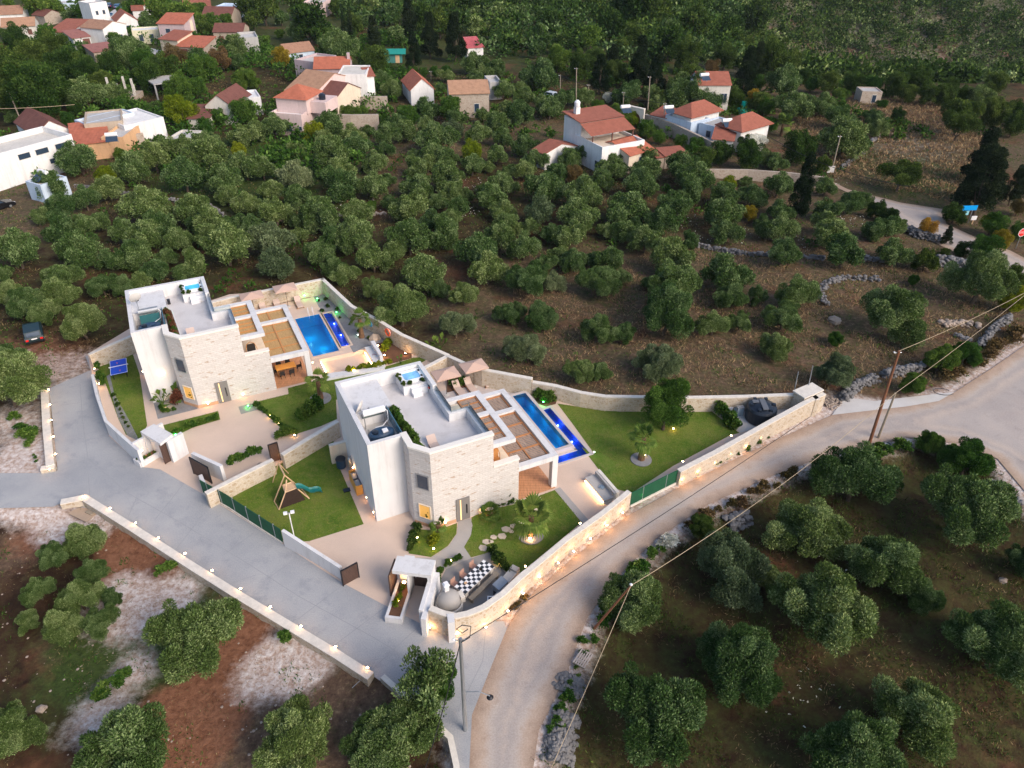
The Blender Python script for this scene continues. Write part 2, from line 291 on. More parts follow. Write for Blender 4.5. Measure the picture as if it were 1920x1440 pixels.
LEAF = {'o': leafmat('olive_leaves', (.078, .136, .036), (.30, .385, .165)), 'p': leafmat('silver_olive_leaves', (.12, .165, .075), (.28, .33, .18)),
        'l': leafmat('lime_leaves', (.14, .19, .012), (.28, .32, .03)), 'd': leafmat('dark_leaves', (.042, .08, .017), (.13, .19, .042)),
        'y': leafmat('yellow_leaves', (.30, .20, .025), (.48, .36, .05)), 'b': leafmat('brown_leaves', (.12, .085, .035), (.22, .16, .07)),
        'c': leafmat('needles', (.016, .030, .014), (.045, .065, .026)), 'g': leafmat('bright_leaves', (.055, .12, .02), (.15, .24, .05)),
        'f': leafmat('palm_leaves', (.10, .16, .03), (.24, .27, .07)), 'r': leafmat('red_leaves', (.10, .05, .025), (.26, .12, .06)),
        'v': leafmat('lawn_blades', (.09, .17, .018), (.29, .32, .07)), 'w': leafmat('white_blossom', (.60, .60, .50), (.85, .85, .78)), 't': leafmat('dry_stalks', (.24, .16, .09), (.50, .38, .20))}
# ------------------------------------------------------------------ mesh helpers
class MB:
    def __init__(s): s.v = []; s.f = []; s.m = []
    def face(s, pts, m=0):
        i = len(s.v); s.v += [tuple(p) for p in pts]; s.f.append(tuple(range(i, i + len(pts)))); s.m.append(m); return s
    def box(s, x0, y0, z0, x1, y1, z1, m=0):
        return s.prism([(x0, y0), (x1, y0), (x1, y1), (x0, y1)], z0, z1, m)
    def obox(s, c, d, w, z0, z1, L, m=0):         # oriented box: centre xy, unit direction d, length L, width w
        n = (-d[1], d[0]); a, b = L / 2, w / 2
        return s.prism([(c[0] + d[0] * p + n[0] * q, c[1] + d[1] * p + n[1] * q) for p, q in ((-a, -b), (a, -b), (a, b), (-a, b))], z0, z1, m)
    def prism(s, pts, z0, z1, m=0, mtop=None):
        ar = sum(pts[i][0] * pts[(i + 1) % len(pts)][1] - pts[(i + 1) % len(pts)][0] * pts[i][1] for i in range(len(pts)))
        if ar < 0: pts = pts[::-1]
        n = len(pts); i0 = len(s.v); zz0 = z0 if hasattr(z0, '__len__') else [z0] * n; zz1 = z1 if hasattr(z1, '__len__') else [z1] * n
        s.v += [(p[0], p[1], z) for p, z in zip(pts, zz0)] + [(p[0], p[1], z) for p, z in zip(pts, zz1)]
        for k in range(n): q = (k + 1) % n; s.f.append((i0 + k, i0 + q, i0 + n + q, i0 + n + k)); s.m.append(m)
        s.f.append(tuple(i0 + n + k for k in range(n))); s.m.append(m if mtop is None else mtop)
        s.f.append(tuple(i0 + k for k in range(n - 1, -1, -1))); s.m.append(m); return s
    def ring(s, out, inn, z0, z1, m=0):
        n = len(out); i = len(s.v)
        for z in (z0, z1): s.v += [(p[0], p[1], z) for p in out] + [(p[0], p[1], z) for p in inn]
        for k in range(n):
            q = (k + 1) % n
            for f in ((i + k, i + q, i + 2 * n + q, i + 2 * n + k), (i + n + q, i + n + k, i + 3 * n + k, i + 3 * n + q), (i + 2 * n + k, i + 2 * n + q, i + 3 * n + q, i + 3 * n + k)):
                s.f.append(f); s.m.append(m)
        return s
    def tube(s, pts, r, n=6, m=0, cap=True):
        pts = [Vector(p) for p in pts]; rr = r if hasattr(r, '__len__') else [r] * len(pts); i0 = len(s.v)
        for k, p in enumerate(pts):
            t = (pts[min(k + 1, len(pts) - 1)] - pts[max(k - 1, 0)]).normalized(); a = t.cross(Vector((0, 0, 1)))
            if a.length < 1e-3: a = Vector((1, 0, 0))
            a.normalize(); b = t.cross(a)
            for j in range(n):
                w = 2 * math.pi * j / n; s.v.append(tuple(p + a * math.cos(w) * rr[k] + b * math.sin(w) * rr[k]))
        for k in range(len(pts) - 1):
            for j in range(n):
                q = (j + 1) % n; s.f.append((i0 + k * n + j, i0 + k * n + q, i0 + (k + 1) * n + q, i0 + (k + 1) * n + j)); s.m.append(m)
        if cap: s.f.append(tuple(i0 + j for j in range(n))); s.f.append(tuple(i0 + (len(pts) - 1) * n + j for j in range(n - 1, -1, -1))); s.m += [m, m]
        return s
    def lathe(s, prof, c=(0, 0, 0), n=18, m=0, sx=1., sy=1.):
        i0 = len(s.v)
        for r, z in prof:
            for j in range(n): w = 2 * math.pi * j / n; s.v.append((c[0] + r * math.cos(w) * sx, c[1] + r * math.sin(w) * sy, c[2] + z))
        for k in range(len(prof) - 1):
            for j in range(n):
                q = (j + 1) % n; s.f.append((i0 + k * n + j, i0 + k * n + q, i0 + (k + 1) * n + q, i0 + (k + 1) * n + j)); s.m.append(m)
        s.f.append(tuple(i0 + (len(prof) - 1) * n + j for j in range(n))); s.m.append(m)
        s.f.append(tuple(i0 + j for j in range(n - 1, -1, -1))); s.m.append(m); return s
    def rock(s, c, r, m=0, fl=.75):
        i0 = len(s.v); k = 0; ph = random.random() * 6
        rings = [(-1, 1), (-.45, 6), (.35, 6), (.95, 1)]; idx = []
        for z, n in rings:
            row = []
            for j in range(n):
                w = 2 * math.pi * j / n + ph + z; rr = r * random.uniform(.75, 1.2) * (0 if n == 1 else math.sqrt(max(.05, 1 - z * z * .8)))
                s.v.append((c[0] + rr * math.cos(w), c[1] + rr * math.sin(w), c[2] + z * r * fl * random.uniform(.8, 1.1))); row.append(len(s.v) - 1)
            idx.append(row)
        for j in range(6):
            q = (j + 1) % 6
            s.f += [(idx[0][0], idx[1][q], idx[1][j]), (idx[1][j], idx[1][q], idx[2][q], idx[2][j]), (idx[2][j], idx[2][q], idx[3][0])]; s.m += [m] * 3
        return s
    def build(s, name, mats, parent=None, smooth=False, loc=None, rotz=0.):
        me = bpy.data.meshes.new(name); me.from_pydata(s.v, [], s.f); me.update()
        for mm in (mats if isinstance(mats, (list, tuple)) else [mats]): me.materials.append(mm)
        me.polygons.foreach_set('material_index', s.m)
        if smooth: me.polygons.foreach_set('use_smooth', [True] * len(s.f))
        if len(s.f) < 60000:
            uvl = me.uv_layers.new(name='UVMap').data; co = [v.co for v in me.vertices]
            for p in me.polygons:
                n = p.normal
                if abs(n.z) > .9: 
                    for li, vi in zip(p.loop_indices, p.vertices): uvl[li].uv = (co[vi].x, co[vi].y)
                else:
                    h = math.hypot(n.x, n.y) + 1e-9; tx, ty = -n.y / h, n.x / h; up = math.sqrt(max(.02, 1 - n.z * n.z))
                    for li, vi in zip(p.loop_indices, p.vertices): c = co[vi]; uvl[li].uv = (c.x * tx + c.y * ty, c.z / up)
        o = bpy.data.objects.new(name, me); COL.objects.link(o); o.parent = parent
        if loc is not None: o.location = loc
        o.rotation_euler = (0, 0, rotz); return o
def tag(o, label=None, cat=None, group=None, kind=None):
    if label: o['label'] = label
    if cat: o['category'] = cat
    if group: o['group'] = group
    if kind: o['kind'] = kind
    return o
def thing(name, label, cat, loc, rotz=0., group=None):
    o = bpy.data.objects.new(name, None); COL.objects.link(o); o.empty_display_size = .3
    o.location = loc; o.rotation_euler = (0, 0, rotz); return tag(o, label, cat, group)
def sheet(name, polys, z, m, label=None, cat=None, kind='structure', holes=(), parent=None):
    s = MB()
    for poly in polys:
        loops = [[Vector((p[0], p[1], 0)) for p in poly]] + [[Vector((p[0], p[1], 0)) for p in h] for h in holes]
        flat = [v for l in loops for v in l]; tr = tessellate_polygon(loops); i0 = len(s.v); s.v += [(v.x, v.y, z) for v in flat]
        for t in tr:
            a, b, c = (flat[k] for k in t); 
            if (b - a).cross(c - a).z < 0: t = (t[0], t[2], t[1])
            s.f.append(tuple(i0 + k for k in t)); s.m.append(0)
    o = s.build(name, m, parent)
    if kind: o['kind'] = kind
    return tag(o, label, cat)
def cyc(o, n=.02):
    b = o.modifiers.new('soft', 'BEVEL'); b.width = n; b.segments = 2; b.limit_method = 'ANGLE'; return o
# ------------------------------------------------------------------ ground
def axis(lo, hi, fine0, fine1, step, big):
    a = list(np.arange(lo, fine0, big)) + list(np.arange(fine0, fine1, step)) + list(np.arange(fine1, hi + big, big)); return np.array(a)
gx = axis(-560, 640, -110, 130, 1.0, 9.0); gy = axis(-20, 760, 12, 170, 1.0, 6.0)
GX, GY = np.meshgrid(gx, gy); GZ = hfun(GX.ravel(), GY.ravel()).reshape(GX.shape)
nx, ny = len(gx), len(gy)
vv = np.stack([GX.ravel(), GY.ravel(), GZ.ravel()], 1)
ii = (np.arange(ny - 1)[:, None] * nx + np.arange(nx - 1)[None, :]).ravel()
ff = np.stack([ii, ii + 1, ii + 1 + nx, ii + nx], 1)
def npmesh(name, vv, ff, m, smooth=False, attr=None):
    me = bpy.data.meshes.new(name); n = len(vv); k = ff.shape[1]
    me.vertices.add(n); me.vertices.foreach_set('co', vv.astype(np.float32).ravel())
    me.loops.add(ff.size); me.loops.foreach_set('vertex_index', ff.astype(np.int32).ravel())
    me.polygons.add(len(ff)); me.polygons.foreach_set('loop_start', (np.arange(len(ff)) * k).astype(np.int32))
    if smooth: me.polygons.foreach_set('use_smooth', np.ones(len(ff), bool))
    me.update(calc_edges=True)
    if attr is not None: a = me.attributes.new('tint', 'FLOAT', 'POINT'); a.data.foreach_set('value', attr.astype(np.float32))
    me.materials.append(m); return me
me = npmesh('ground', vv, ff, earth, True)
zone = np.zeros((len(vv), 4)); zone[:, 3] = 0; X, Y = vv[:, 0], vv[:, 1]
zone[:, 0] = .22; zone[:, 1] = .40
def spot(pts, r, ch, amt, z=0.):
    for p in pts:
        c = W(p[0], p[1], z); q = p[2] if len(p) > 2 else r; d = np.hypot(X - c.x, Y - c.y); zone[:, ch] += amt * np.exp(-(d / q) ** 2)
d_low = sdf(ZP['lowl'], X, Y); d_lr = sdf(ZP['lowr'], X, Y); d_rd = sdf(ZP['road'], X, Y); d_ln = sdf(ZP['lane'], X, Y); d_fr = sdf(ZP['froad'], X, Y)
zone[:, 2] += .75 * np.exp(-(np.maximum(d_rd, 0) / 1.6) ** 2) + .16 * np.exp(-(np.maximum(d_ln, 0) / 1.2) ** 2) * (d_lr > 0)
zone[d_lr < 0, 0] = .10; zone[d_lr < 0, 1] = .42
zone[d_low < 0, 1] = .30; zone[d_low < 0, 0] = .02; zone[d_low < 0, 2] = np.maximum(zone[d_low < 0, 2], .08)
E_F = [(1000,560,12),(1130,600,12),(1250,640,12),(1380,560,14),(1500,560,14),(1650,560,16),(1800,560,14),(1400,680,12),(1600,640,12),(1060,660,8),(1500,680,10),(1320,600,12),(1750,610,10)]
spot(E_F, 10, 0, .55)
spot([(1600,270,22),(1700,300,28),(1780,260,25),(1680,230,20),(1550,210,20),(1640,340,14),(1760,350,14)], 10, 0, 1.0); spot([(1640,270,16),(1720,300,18),(1780,270,14),(1700,230,14)], 10, 2, .12)
spot([(1680,300,9),(1740,330,9),(1700,350,8)], 10, 1, .12)
spot([(520,330,10),(470,280,8),(440,330,8)], 8, 1, .7); spot([(40,420,9),(20,380,9),(50,330,10),(290,250,10)], 8, 0, .6)
spot([(720,330,8),(740,290,9),(750,240,10),(850,240,12),(900,230,14),(1100,270,12)], 8, 0, .5)
spot([(60,960,1.8),(105,985,1.5),(30,940,2),(225,1105,1.6),(215,1150,2.0),(250,1160,1.8),(300,1125,1.8),(335,1112,1.5),(180,985,1.6),(255,1260,1.6),(180,1350,1.8),(530,1215,1.6),(555,1245,1.8),(490,1275,1.8),(600,1225,1.3),(200,975,1.3),(560,1265,1.2),(110,1000,1.2)], 3, 2, .75, -.6)
spot([(20,790,3),(60,850,3.5),(30,870,3),], 3, 2, .6); spot([(70,690,6),(120,690,4)], 3, 2, .28)
spot([(500,1330,5),(560,1340,5),(600,1290,4),(430,1130,3),(380,1110,3),(20,1030,3),(150,1210,3)], 5, 0, .75, -.6)
spot([(290,1100,3),(200,1240,4),(240,1180,3),(310,1065,2.5),(330,1200,3)], 3, 1, .5, -.6)
spot([(1560,770,2.5),(1590,750,2.5),(1500,800,2),(1330,890,2),(1230,940,2)], 3, 2, .5)
spot([(255,1030,2.6),(280,1050,2.6),(235,1005,2),(310,1075,2),(340,1370,3),(300,1400,3),(390,1350,2.5),(440,1170,2.2),(455,1200,2),(360,1330,2.5),(60,1010,3),(120,1000,2),(210,1090,2),(470,1240,2)], 3, 3, .55, -.6); spot([(130,690,6),(90,660,6),(20,640,5),(1540,800,3),(1240,950,2)], 3, 3, .3)
far = Y > 190; zone[far, 1] = .55; zone[far, 0] = .3; zone[far & (X > 40), 2] += .30
ca = me.color_attributes.new('zone', 'FLOAT_COLOR', 'POINT'); ca.data.foreach_set('color', np.clip(zone, 0, 1.6).astype(np.float32).ravel())
go = bpy.data.objects.new('ground', me); COL.objects.link(go); tag(go, kind='structure')
sheet('lane', [WL(LANE)], 0.0, lanem, kind='structure')
def edged(o, key):
    import bmesh
    bm = bmesh.new(); bm.from_mesh(o.data)
    for _ in range(9):
        es = [e for e in bm.edges if e.calc_length() > 1.6]
        if not es or len(bm.edges) > 60000: break
        bmesh.ops.subdivide_edges(bm, edges=es, cuts=1); bmesh.ops.triangulate(bm, faces=[f for f in bm.faces if len(f.verts) > 4])
    bm.to_mesh(o.data); bm.free(); me_ = o.data; co = np.empty(len(me_.vertices) * 3, np.float32); me_.vertices.foreach_get('co', co); co = co.reshape(-1, 3)
    a = me_.attributes.new('edge', 'FLOAT', 'POINT'); a.data.foreach_set('value', (-sdf(ZP[key], co[:, 0].astype(float), co[:, 1].astype(float))).clip(0, 8).astype(np.float32))
edged(sheet('road', [WL(ROAD)], 0.004, asphalt), 'road'); edged(sheet('road', [WL(FROAD)], 0.004, asphalt), 'froad')
sheet('road_apron', [WL(APRON)], 0.008, pale_conc)
# expansion joints of the lane, cut along and across
jm = MB()
def strip(pts, w, z, M_, h=None):
    P = [W(x, y, 0) for x, y in pts]
    for a, b in zip(P, P[1:]):
        d = (b - a).normalized(); n = Vector((-d.y, d.x, 0)) * w / 2; M_.face([(q.x, q.y, z) for q in (a - n, b - n, b + n, a + n)])
for l in ([(150,720),(155,790),(165,860),(240,925),(330,975),(470,1060),(560,1118),(700,1195),(790,1250),(850,1300)], [(108,885),(165,860)], [(170,950),(165,885)],
          [(280,925),(250,900)], [(350,900),(290,975)], [(250,905),(230,925)], [(475,1000),(420,1040)], [(545,1055),(500,1085)], [(480,1078),(430,1095)], [(645,1095),(560,1160)], [(720,1140),(620,1215)],
          [(790,1170),(660,1290)], [(380,965),(330,1030)], [(910,1185),(905,1240)], [(905,1240),(860,1330)], [(170,790),(205,780)], [(112,760),(150,755)], [(240,970),(255,935)]):
    strip(l, .045, .004, jm)
jm.build('lane_joints', jointm)['kind'] = 'structure'
# ------------------------------------------------------------------ plots
def L(o, u, v): return uvw(o[0] + u, o[1] + v)
V1, V2 = (-5.05, 65.2), (9.1, 41.55)
def rect(o, u0, v0, u1, v1): return [L(o, u0, v0), L(o, u1, v0), L(o, u1, v1), L(o, u0, v1)]
POOL1 = rect((0, 0), 10.35, 66.75, 13.05, 75.2); BAS1 = rect((0, 0), 13.45, 67.4, 14.45, 75.0)
POOL2 = rect((0, 0), 25.5, 42.85, 26.82, 51.35)
BAS2 = [uvw(27.35, 48.7), uvw(27.35, 42.3), uvw(25.0, 42.3), uvw(25.0, 41.5), uvw(28.12, 41.5), uvw(28.12, 48.75)]
SUNK = rect((0, 0), 10.75, 62.95, 15.5, 65.9)
sheet('pavement', [WL(LOT1)], 0.012, paving, holes=[POOL1, BAS1, SUNK])
sheet('pavement', [WL(LOT2)], 0.012, paving, holes=[POOL2, BAS2])
def pool(name, label, poly, depth, wz, tile, lights, col, pw, cop=None):
    t = thing(name, label, 'swimming pool', Vector((poly[0][0], poly[0][1], 0))); o = Vector((poly[0][0], poly[0][1], 0)); lp = [(p[0] - o.x, p[1] - o.y) for p in poly]
    s = MB(); n = len(lp); ar = sum(lp[i][0] * lp[(i + 1) % n][1] - lp[(i + 1) % n][0] * lp[i][1] for i in range(n)); q = lp if ar > 0 else lp[::-1]
    s.face([(p[0], p[1], -depth) for p in q])
    for i in range(n): a, b = q[i], q[(i + 1) % n]; s.face([(a[0], a[1], wz + .06), (b[0], b[1], wz + .06), (b[0], b[1], -depth), (a[0], a[1], -depth)])
    s.build('pool_shell', tile, t); MB().face([(p[0], p[1], wz) for p in q]).build('water_surface', water, t)
    if cop:
        ctr = (sum(p[0] for p in q) / n, sum(p[1] for p in q) / n); s = MB()
        for i in range(n):
            a, b = Vector(q[i]), Vector(q[(i + 1) % n]); d = (b - a).normalized(); nn = Vector((d.y, -d.x)); c2 = Vector(q[(i + 2) % n]); c0 = Vector(q[i - 1]); w = cop[0]
            cvx = d.cross(c2 - b) > 0; cvp = (a - c0).cross(d) > 0
            pp = [tuple(a), tuple(b)] + ([tuple(b + d * w), tuple(b + d * w + nn * w)] if cvx else [tuple(b - d * w + nn * w)]) + [tuple(a + nn * w)]
            s.prism(pp, cop[1], cop[2])
        s.build('coping', cop[3], t)
    for u, v in lights:
        p = uvw(u, v); ld = bpy.data.lights.new('pool_lamp', 'POINT'); ld.energy = pw; ld.color = col; ld.shadow_soft_size = .12
        lo = bpy.data.objects.new('pool_lamp', ld); COL.objects.link(lo); lo.parent = t; lo.location = (p[0] - o.x, p[1] - o.y, -depth * .45 + wz * .5)
        if pw < 10: MB().lathe([(.03, -.04), (.07, -.02), (.07, .02), (.03, .04)], (p[0] - o.x, p[1] - o.y, -depth + .05), 10).build('pool_lamp_lens', emit('lens', (.8, .85, 1.), 6) if 'lens' not in MATS else MATS['lens'], t)
    return t
pool('swimming_pool', 'wide turquoise lit swimming pool beside the rear villa', POOL1, 1.35, -.04, pooltile, [(11.2, 72.5), (12., 70.)], (.3, .8, 1.), 15, (.32, -.02, .05, paving))
pool('swimming_pool', 'narrow strip basin with violet lamps along the rear pool', BAS1, .55, -.04, balltile, [(14.2, 73.3), (14.2, 70.6), (14.2, 68.2)], (.28, .16, 1.), 7, (.2, -.02, .05, paving))
pool('swimming_pool', 'long slim raised blue swimming pool beside the front villa', POOL2, 1.0, .40, pooltile, [(26.2, 49.8), (26.15, 47.2), (26.15, 44.6)], (.3, .8, 1.), 6, (.3, -.05, .48, paving_cool))
pool('swimming_pool', 'shallow overflow basin with violet light wrapping the raised pool', BAS2, .5, -.05, balltile, [(27.8, 46.6), (27.8, 44.0), (26.2, 41.9)], (.28, .16, 1.), 7, (.26, -.02, .06, paving_cool))
# sunken seating floor of the rear villa
s = MB(); q = SUNK; s.face([(p[0], p[1], -.42) for p in q])
for i in range(4): a, b = q[i], q[(i + 1) % 4]; s.face([(a[0], a[1], .012), (b[0], b[1], .012), (b[0], b[1], -.42), (a[0], a[1], -.42)])
s.build('pavement_sunken', paving)['kind'] = 'structure'
def ledstrip(a, b, z, label, pw):
    t = thing('light_strip', label, 'light strip', (0, 0, 0)); c = ((a[0] + b[0]) / 2, (a[1] + b[1]) / 2); t.location = (c[0], c[1], z)
    d = Vector((b[0] - a[0], b[1] - a[1])); Ln = d.length; d.normalize()
    MB().obox((0, 0), (d.x, d.y), .05, -.03, .03, Ln).build('led_tape', MATS.get('led') or emit('led', (1., .62, .28), 14), t)
    for k in (-.33, 0, .33):
        ld = bpy.data.lights.new('glow', 'POINT'); ld.energy = pw; ld.color = (1., .6, .3); ld.shadow_soft_size = .15
        lo = bpy.data.objects.new('glow', ld); COL.objects.link(lo); lo.parent = t; lo.location = (d.x * Ln * k, d.y * Ln * k, .0)
ledstrip(uvw(15.42, 63.1), uvw(15.42, 65.7), -.22, 'warm light strip under the white bench of the sunken seating', 3)
ledstrip(uvw(10.85, 63.2), uvw(10.85, 65.8), -.22, 'warm light strip on the sunken seating side facing the pergola', 3)
# ------------------------------------------------------------------ lawns, beds, paths
def px_sheet(name, pts, z, m, kind='structure', label=None, cat=None): return sheet(name, [WL(pts)], z, m, label, cat, kind)
LAWNS = [[(178,684),(245,652),(262,702),(276,798),(262,826),(236,815),(222,786),(205,738),(190,700)],
 [(300,799),(409,771),(413,787),(362,802),(333,816),(318,812)],
 [(475,755),(541,739),(540,728),(600,712),(700,693),(735,684),(775,671),(810,668),(760,700),(700,722),(630,750),(632,786),(600,800),(556,814),(530,806)],
 [(400,930),(520,873),(628,815),(623,845),(682,983),(580,1015),(534,1018),(392,932)],
 [(776,992),(790,993),(818,995),(857,981),(856,1001),(840,1024),(808,1045),(766,1038)],
 [(884,971),(907,957),(970,945),(1040,919),(1091,979),(1030,1030),(966,1082),(948,1072),(922,1035),(882,1046),(870,1026),(883,1004)],
 [(1045,757),(1080,762),(1120,768),(1163,772),(1335,772),(1386,812),(1368,817),(1262,874),(1184,925),(1158,918),(1122,880),(1090,838),(1114,851),(1075,797)]]
for p in LAWNS: px_sheet('lawn', p, .022, lawn)
px_sheet('gravel_bed', [(286,748),(296,786),(371,767),(348,740)], .026, gravel)
px_sheet('gravel_bed', [(447,763),(471,757),(482,769),(452,777)], .026, patio)
px_sheet('gravel_bed', [(584,549),(606,541),(656,590),(690,614),(722,638),(706,648),(684,651),(663,662),(622,589),(608,586),(598,576)], .018, gravel)
px_sheet('gravel_bed', [(200,706),(206,702),(214,738),(240,784),(262,828),(240,818),(222,786)], .03, gravel)
px_sheet('gravel_bed', [(907,957),(902,950),(968,930),(975,943)], .03, gravel)
px_sheet('soil_bed', [(704,645),(725,640),(750,648),(772,664),(772,672),(728,684),(715,668)], .026, soil)
px_sheet('soil_bed', [(472,564),(577,547),(583,558),(478,579)], .03, soil)
px_sheet('soil_bed', [(838,700),(905,692),(935,712),(880,724),(838,737)], .03, soil)
px_sheet('soil_bed', [(990,728),(1044,750),(1042,758),(1024,763),(1008,757)], .03, soil)
px_sheet('paved_terrace', [(820,735),(885,722),(936,711),(990,722),(1008,738),(985,738),(962,745),(900,790),(830,800)], .016, paving_cool)
px_sheet('paved_terrace', [(1338,770),(1468,762),(1518,764),(1530,768),(1388,812)], .026, pale_conc)
px_sheet('patio_screed', [(836,1068),(869,1052),(922,1034),(944,1070),(962,1090),(950,1108),(931,1128),(903,1146),(863,1152),(820,1146),(812,1138),(822,1095)], .026, patio)
px_sheet('garden_path', [(859,979),(882,972),(886,985),(883,1004),(870,1026),(884,1047),(868,1053),(836,1068),(810,1060),(780,1046),(808,1046),(842,1024),(857,1001)], .034, pathm)
px_sheet('garden_path', [(1040,918),(1050,914),(1104,976),(1092,982)], .03, pathm)
for o in (V1, V2): sheet('deck_floor', [rect(o, 10.86, -2.6, 14.25, 7.6)], .045, deck, kind='structure')
# stepping stones
stepm = plain('step_stone', (.60, .50, .40), .8, .15, 2)
for k, (x, y, r) in enumerate([(1006,936,.62),(1010,948,.4),(1007,957,.35),(977,979,.5),(963,987,.42),(949,993,.5),(959,997,.35),(941,1006,.52),(925,1008,.4),(912,1016,.5),(906,1028,.55),(921,1016,.3)]):
    c = W(x, y); a0 = random.random() * 6; n = 6
    r *= .78; pts = [(r * random.uniform(.75, 1.1) * math.cos(a0 + 2 * math.pi * j / n) , r * random.uniform(.6, .9) * math.sin(a0 + 2 * math.pi * j / n)) for j in range(n)]
    o = MB().prism(pts, 0, .04).build('stepping_stone', stepm, None, loc=(c.x, c.y, .022)); tag(o, '%s pale stepping stone in the lawn, counted from the deck corner' % 'first second third fourth fifth sixth seventh eighth ninth tenth eleventh twelfth'.split()[k], 'stepping stone', 'stepping stones across the front lawn')
# ------------------------------------------------------------------ walls along a polyline
def wall(name, label, pts, h, th, m, cat='wall', group=None, z0=-.5, capm=None, side=1, ztop=False, world_pts=False):
    """pts: pixels of the foot line (or of the top edge when ztop) ; thickness to the left of travel * side"""
    hs = h if hasattr(h, '__len__') else [h] * len(pts)
    P = [Vector(p).to_2d() if world_pts else W(p[0], p[1], hh if ztop else 0).to_2d() for p, hh in zip(pts, hs)]; o0 = P[0].copy(); n = len(P)
    off = []
    for i in range(n):
        d1 = (P[i] - P[i - 1]).normalized() if i else (P[1] - P[0]).normalized(); d2 = (P[i + 1] - P[i]).normalized() if i < n - 1 else d1
        n1 = Vector((-d1.y, d1.x)); n2 = Vector((-d2.y, d2.x)); b = (n1 + n2).normalized(); off.append(P[i] + b * (side * th / max(.5, b.dot(n1))))
    t = thing(name, label, cat, (o0.x, o0.y, 0), 0, group); s = MB(); cs = MB()
    for i in range(n - 1):
        q = [tuple(P[i] - o0), tuple(P[i + 1] - o0), tuple(off[i + 1] - o0), tuple(off[i] - o0)]
        zt = [hs[i], hs[i + 1], hs[i + 1], hs[i]]
        if Vector(q[1]).cross(Vector(q[2])) == 0: pass
        ar = (Vector(q[1]) - Vector(q[0])).cross(Vector(q[2]) - Vector(q[1]))
        if ar < 0: q = q[::-1]; zt = zt[::-1]
        ct = .09 if capm else 0
        s.prism(q, z0, [z - ct for z in zt])
        if capm: cs.prism(q, [z - ct for z in zt], zt)
    s.build('wall_body', m, t)
    if capm: cs.build('wall_coping', capm, t)
    return t
wall('boundary_wall', 'stone wall behind the rear villa rising to its north corner', [(300,590),(430,556),(606,521)], 1.9, .4, rub, side=-1, ztop=True, capm=coping)
wall('boundary_wall', 'curving stone wall between the rear pool garden and the olive grove', [(607,521),(662,572),(715,600),(755,625),(800,645),(843,664)], [1.9,1.9,1.85,1.8,1.7,1.6], .4, rub, side=-1, ztop=True, capm=coping)
wall('boundary_wall', 'long stone wall between the front villa garden and the dry field', [(843,665),(878,681),(907,690),(999,707)], [1.7,1.9,2.0,2.0], .4, rub, side=-1, ztop=True, capm=coping)
wall('boundary_wall', 'lower stone wall running behind the big garden olive tree', [(1000,713),(1042,720),(1091,733),(1136,740),(1200,741),(1297,742),(1400,740),(1472,737),(1525,735)], 1.6, .4, rub, side=-1, ztop=True, capm=coping)
wall('boundary_wall', 'lamp-lit stone wall from the dark tank yard down to the green road fence', [(1540,770),(1504,788),(1452,815),(1396,845),(1337,877),(1272,910)], [1.9,1.9,1.75,1.6,1.5,1.45], .45, rub, side=-1, capm=coping)
wall('boundary_wall', 'short stone end wall closing the sharp corner of the tank yard', [(1525,736),(1538,748)], 1.9, .45, rub, side=-1, ztop=True, capm=coping)
wall('boundary_wall', 'lamp-lit curved stone wall around the outdoor dining patio along the road', [(1180,953),(1130,993),(1066,1038),(1012,1086),(981,1114),(947,1150),(911,1178),(880,1191),(856,1196),(830,1190),(806,1180)], [1.7,1.6,1.5,1.6,1.75,1.9,2.0,2.0,2.0,2.0,2.0], .42, rub, side=-1, capm=coping)
wall('boundary_wall', 'stone dividing wall between the two villa gardens beside the play lawn', [(383,922),(450,888),(509,859)], 1.5, .4, rub, side=-1, ztop=True, capm=coping)
wall('boundary_wall', 'stone dividing wall climbing from the slatted gate to the front villa', [(526,850),(580,817),(630,787)], [1.5,1.6,1.7], .4, rub, side=-1, ztop=True, capm=coping)
wall('boundary_wall', 'short stone wall under the beige parasols between both villas', [(842,668),(815,682),(793,693)], 1.6, .4, rub, side=-1, ztop=True, capm=coping)
wall('boundary_wall', 'stone wall behind the blue table tennis lawn with warm spotlights', [(165,663),(205,645),(247,627)], [1.6,1.9,2.0], .35, rub, side=-1, ztop=True, capm=coping)
wall('boundary_wall', 'white rendered wall beside the lane at the table tennis lawn', [(177,720),(186,760),(205,816),(240,850),(268,876)], [1.1,1.3,1.6,1.7,1.8], .25, stucco, side=1)
wall('boundary_wall', 'white rendered wall at the lane below the twin floodlight', [(534,1024),(590,1056),(640,1087)], [1.6,1.3,1.2], .25, stucco, side=1)
wall('boundary_wall', 'low white wall stub next to the patterned stone divider foot', [(376,905),(384,925)], .8, .3, stucco)
wall('curb_wall', 'low lamp-topped curb wall at the top end of the lane', [(93,735),(97,800),(105,878)], .45, .62, rub, side=-1, capm=coping)
wall('curb_wall', 'short low curb wall foot turning the lane corner', [(104,884),(78,888)], .4, .5, rub, side=-1, capm=coping)
wall('curb_wall', 'long lamp-topped curb wall along the lane and the bare red field', [(118,943),(165,934),(250,987),(370,1064),(450,1114),(640,1228),(702,1268)], .42, .6, rub, side=-1, capm=coping, z0=-1)
wall('curb_wall', 'narrow unlit curb continuing beside the slender street-corner tree', [(722,1270),(790,1330),(850,1385),(862,1440),(866,1520)], .35, .35, rub, side=-1, capm=coping, z0=-1)
wall('boundary_wall', 'long old stone wall in front of the white hip roofed complex', [(1206,236),(1260,255),(1335,292)], 2.2, .5, stonew, side=1)
wall('boundary_wall', 'pale retaining wall of the lane at the north edge of the grove', [(1322,336),(1400,337),(1480,343),(1545,352)], 1.6, .4, stonew, side=1)
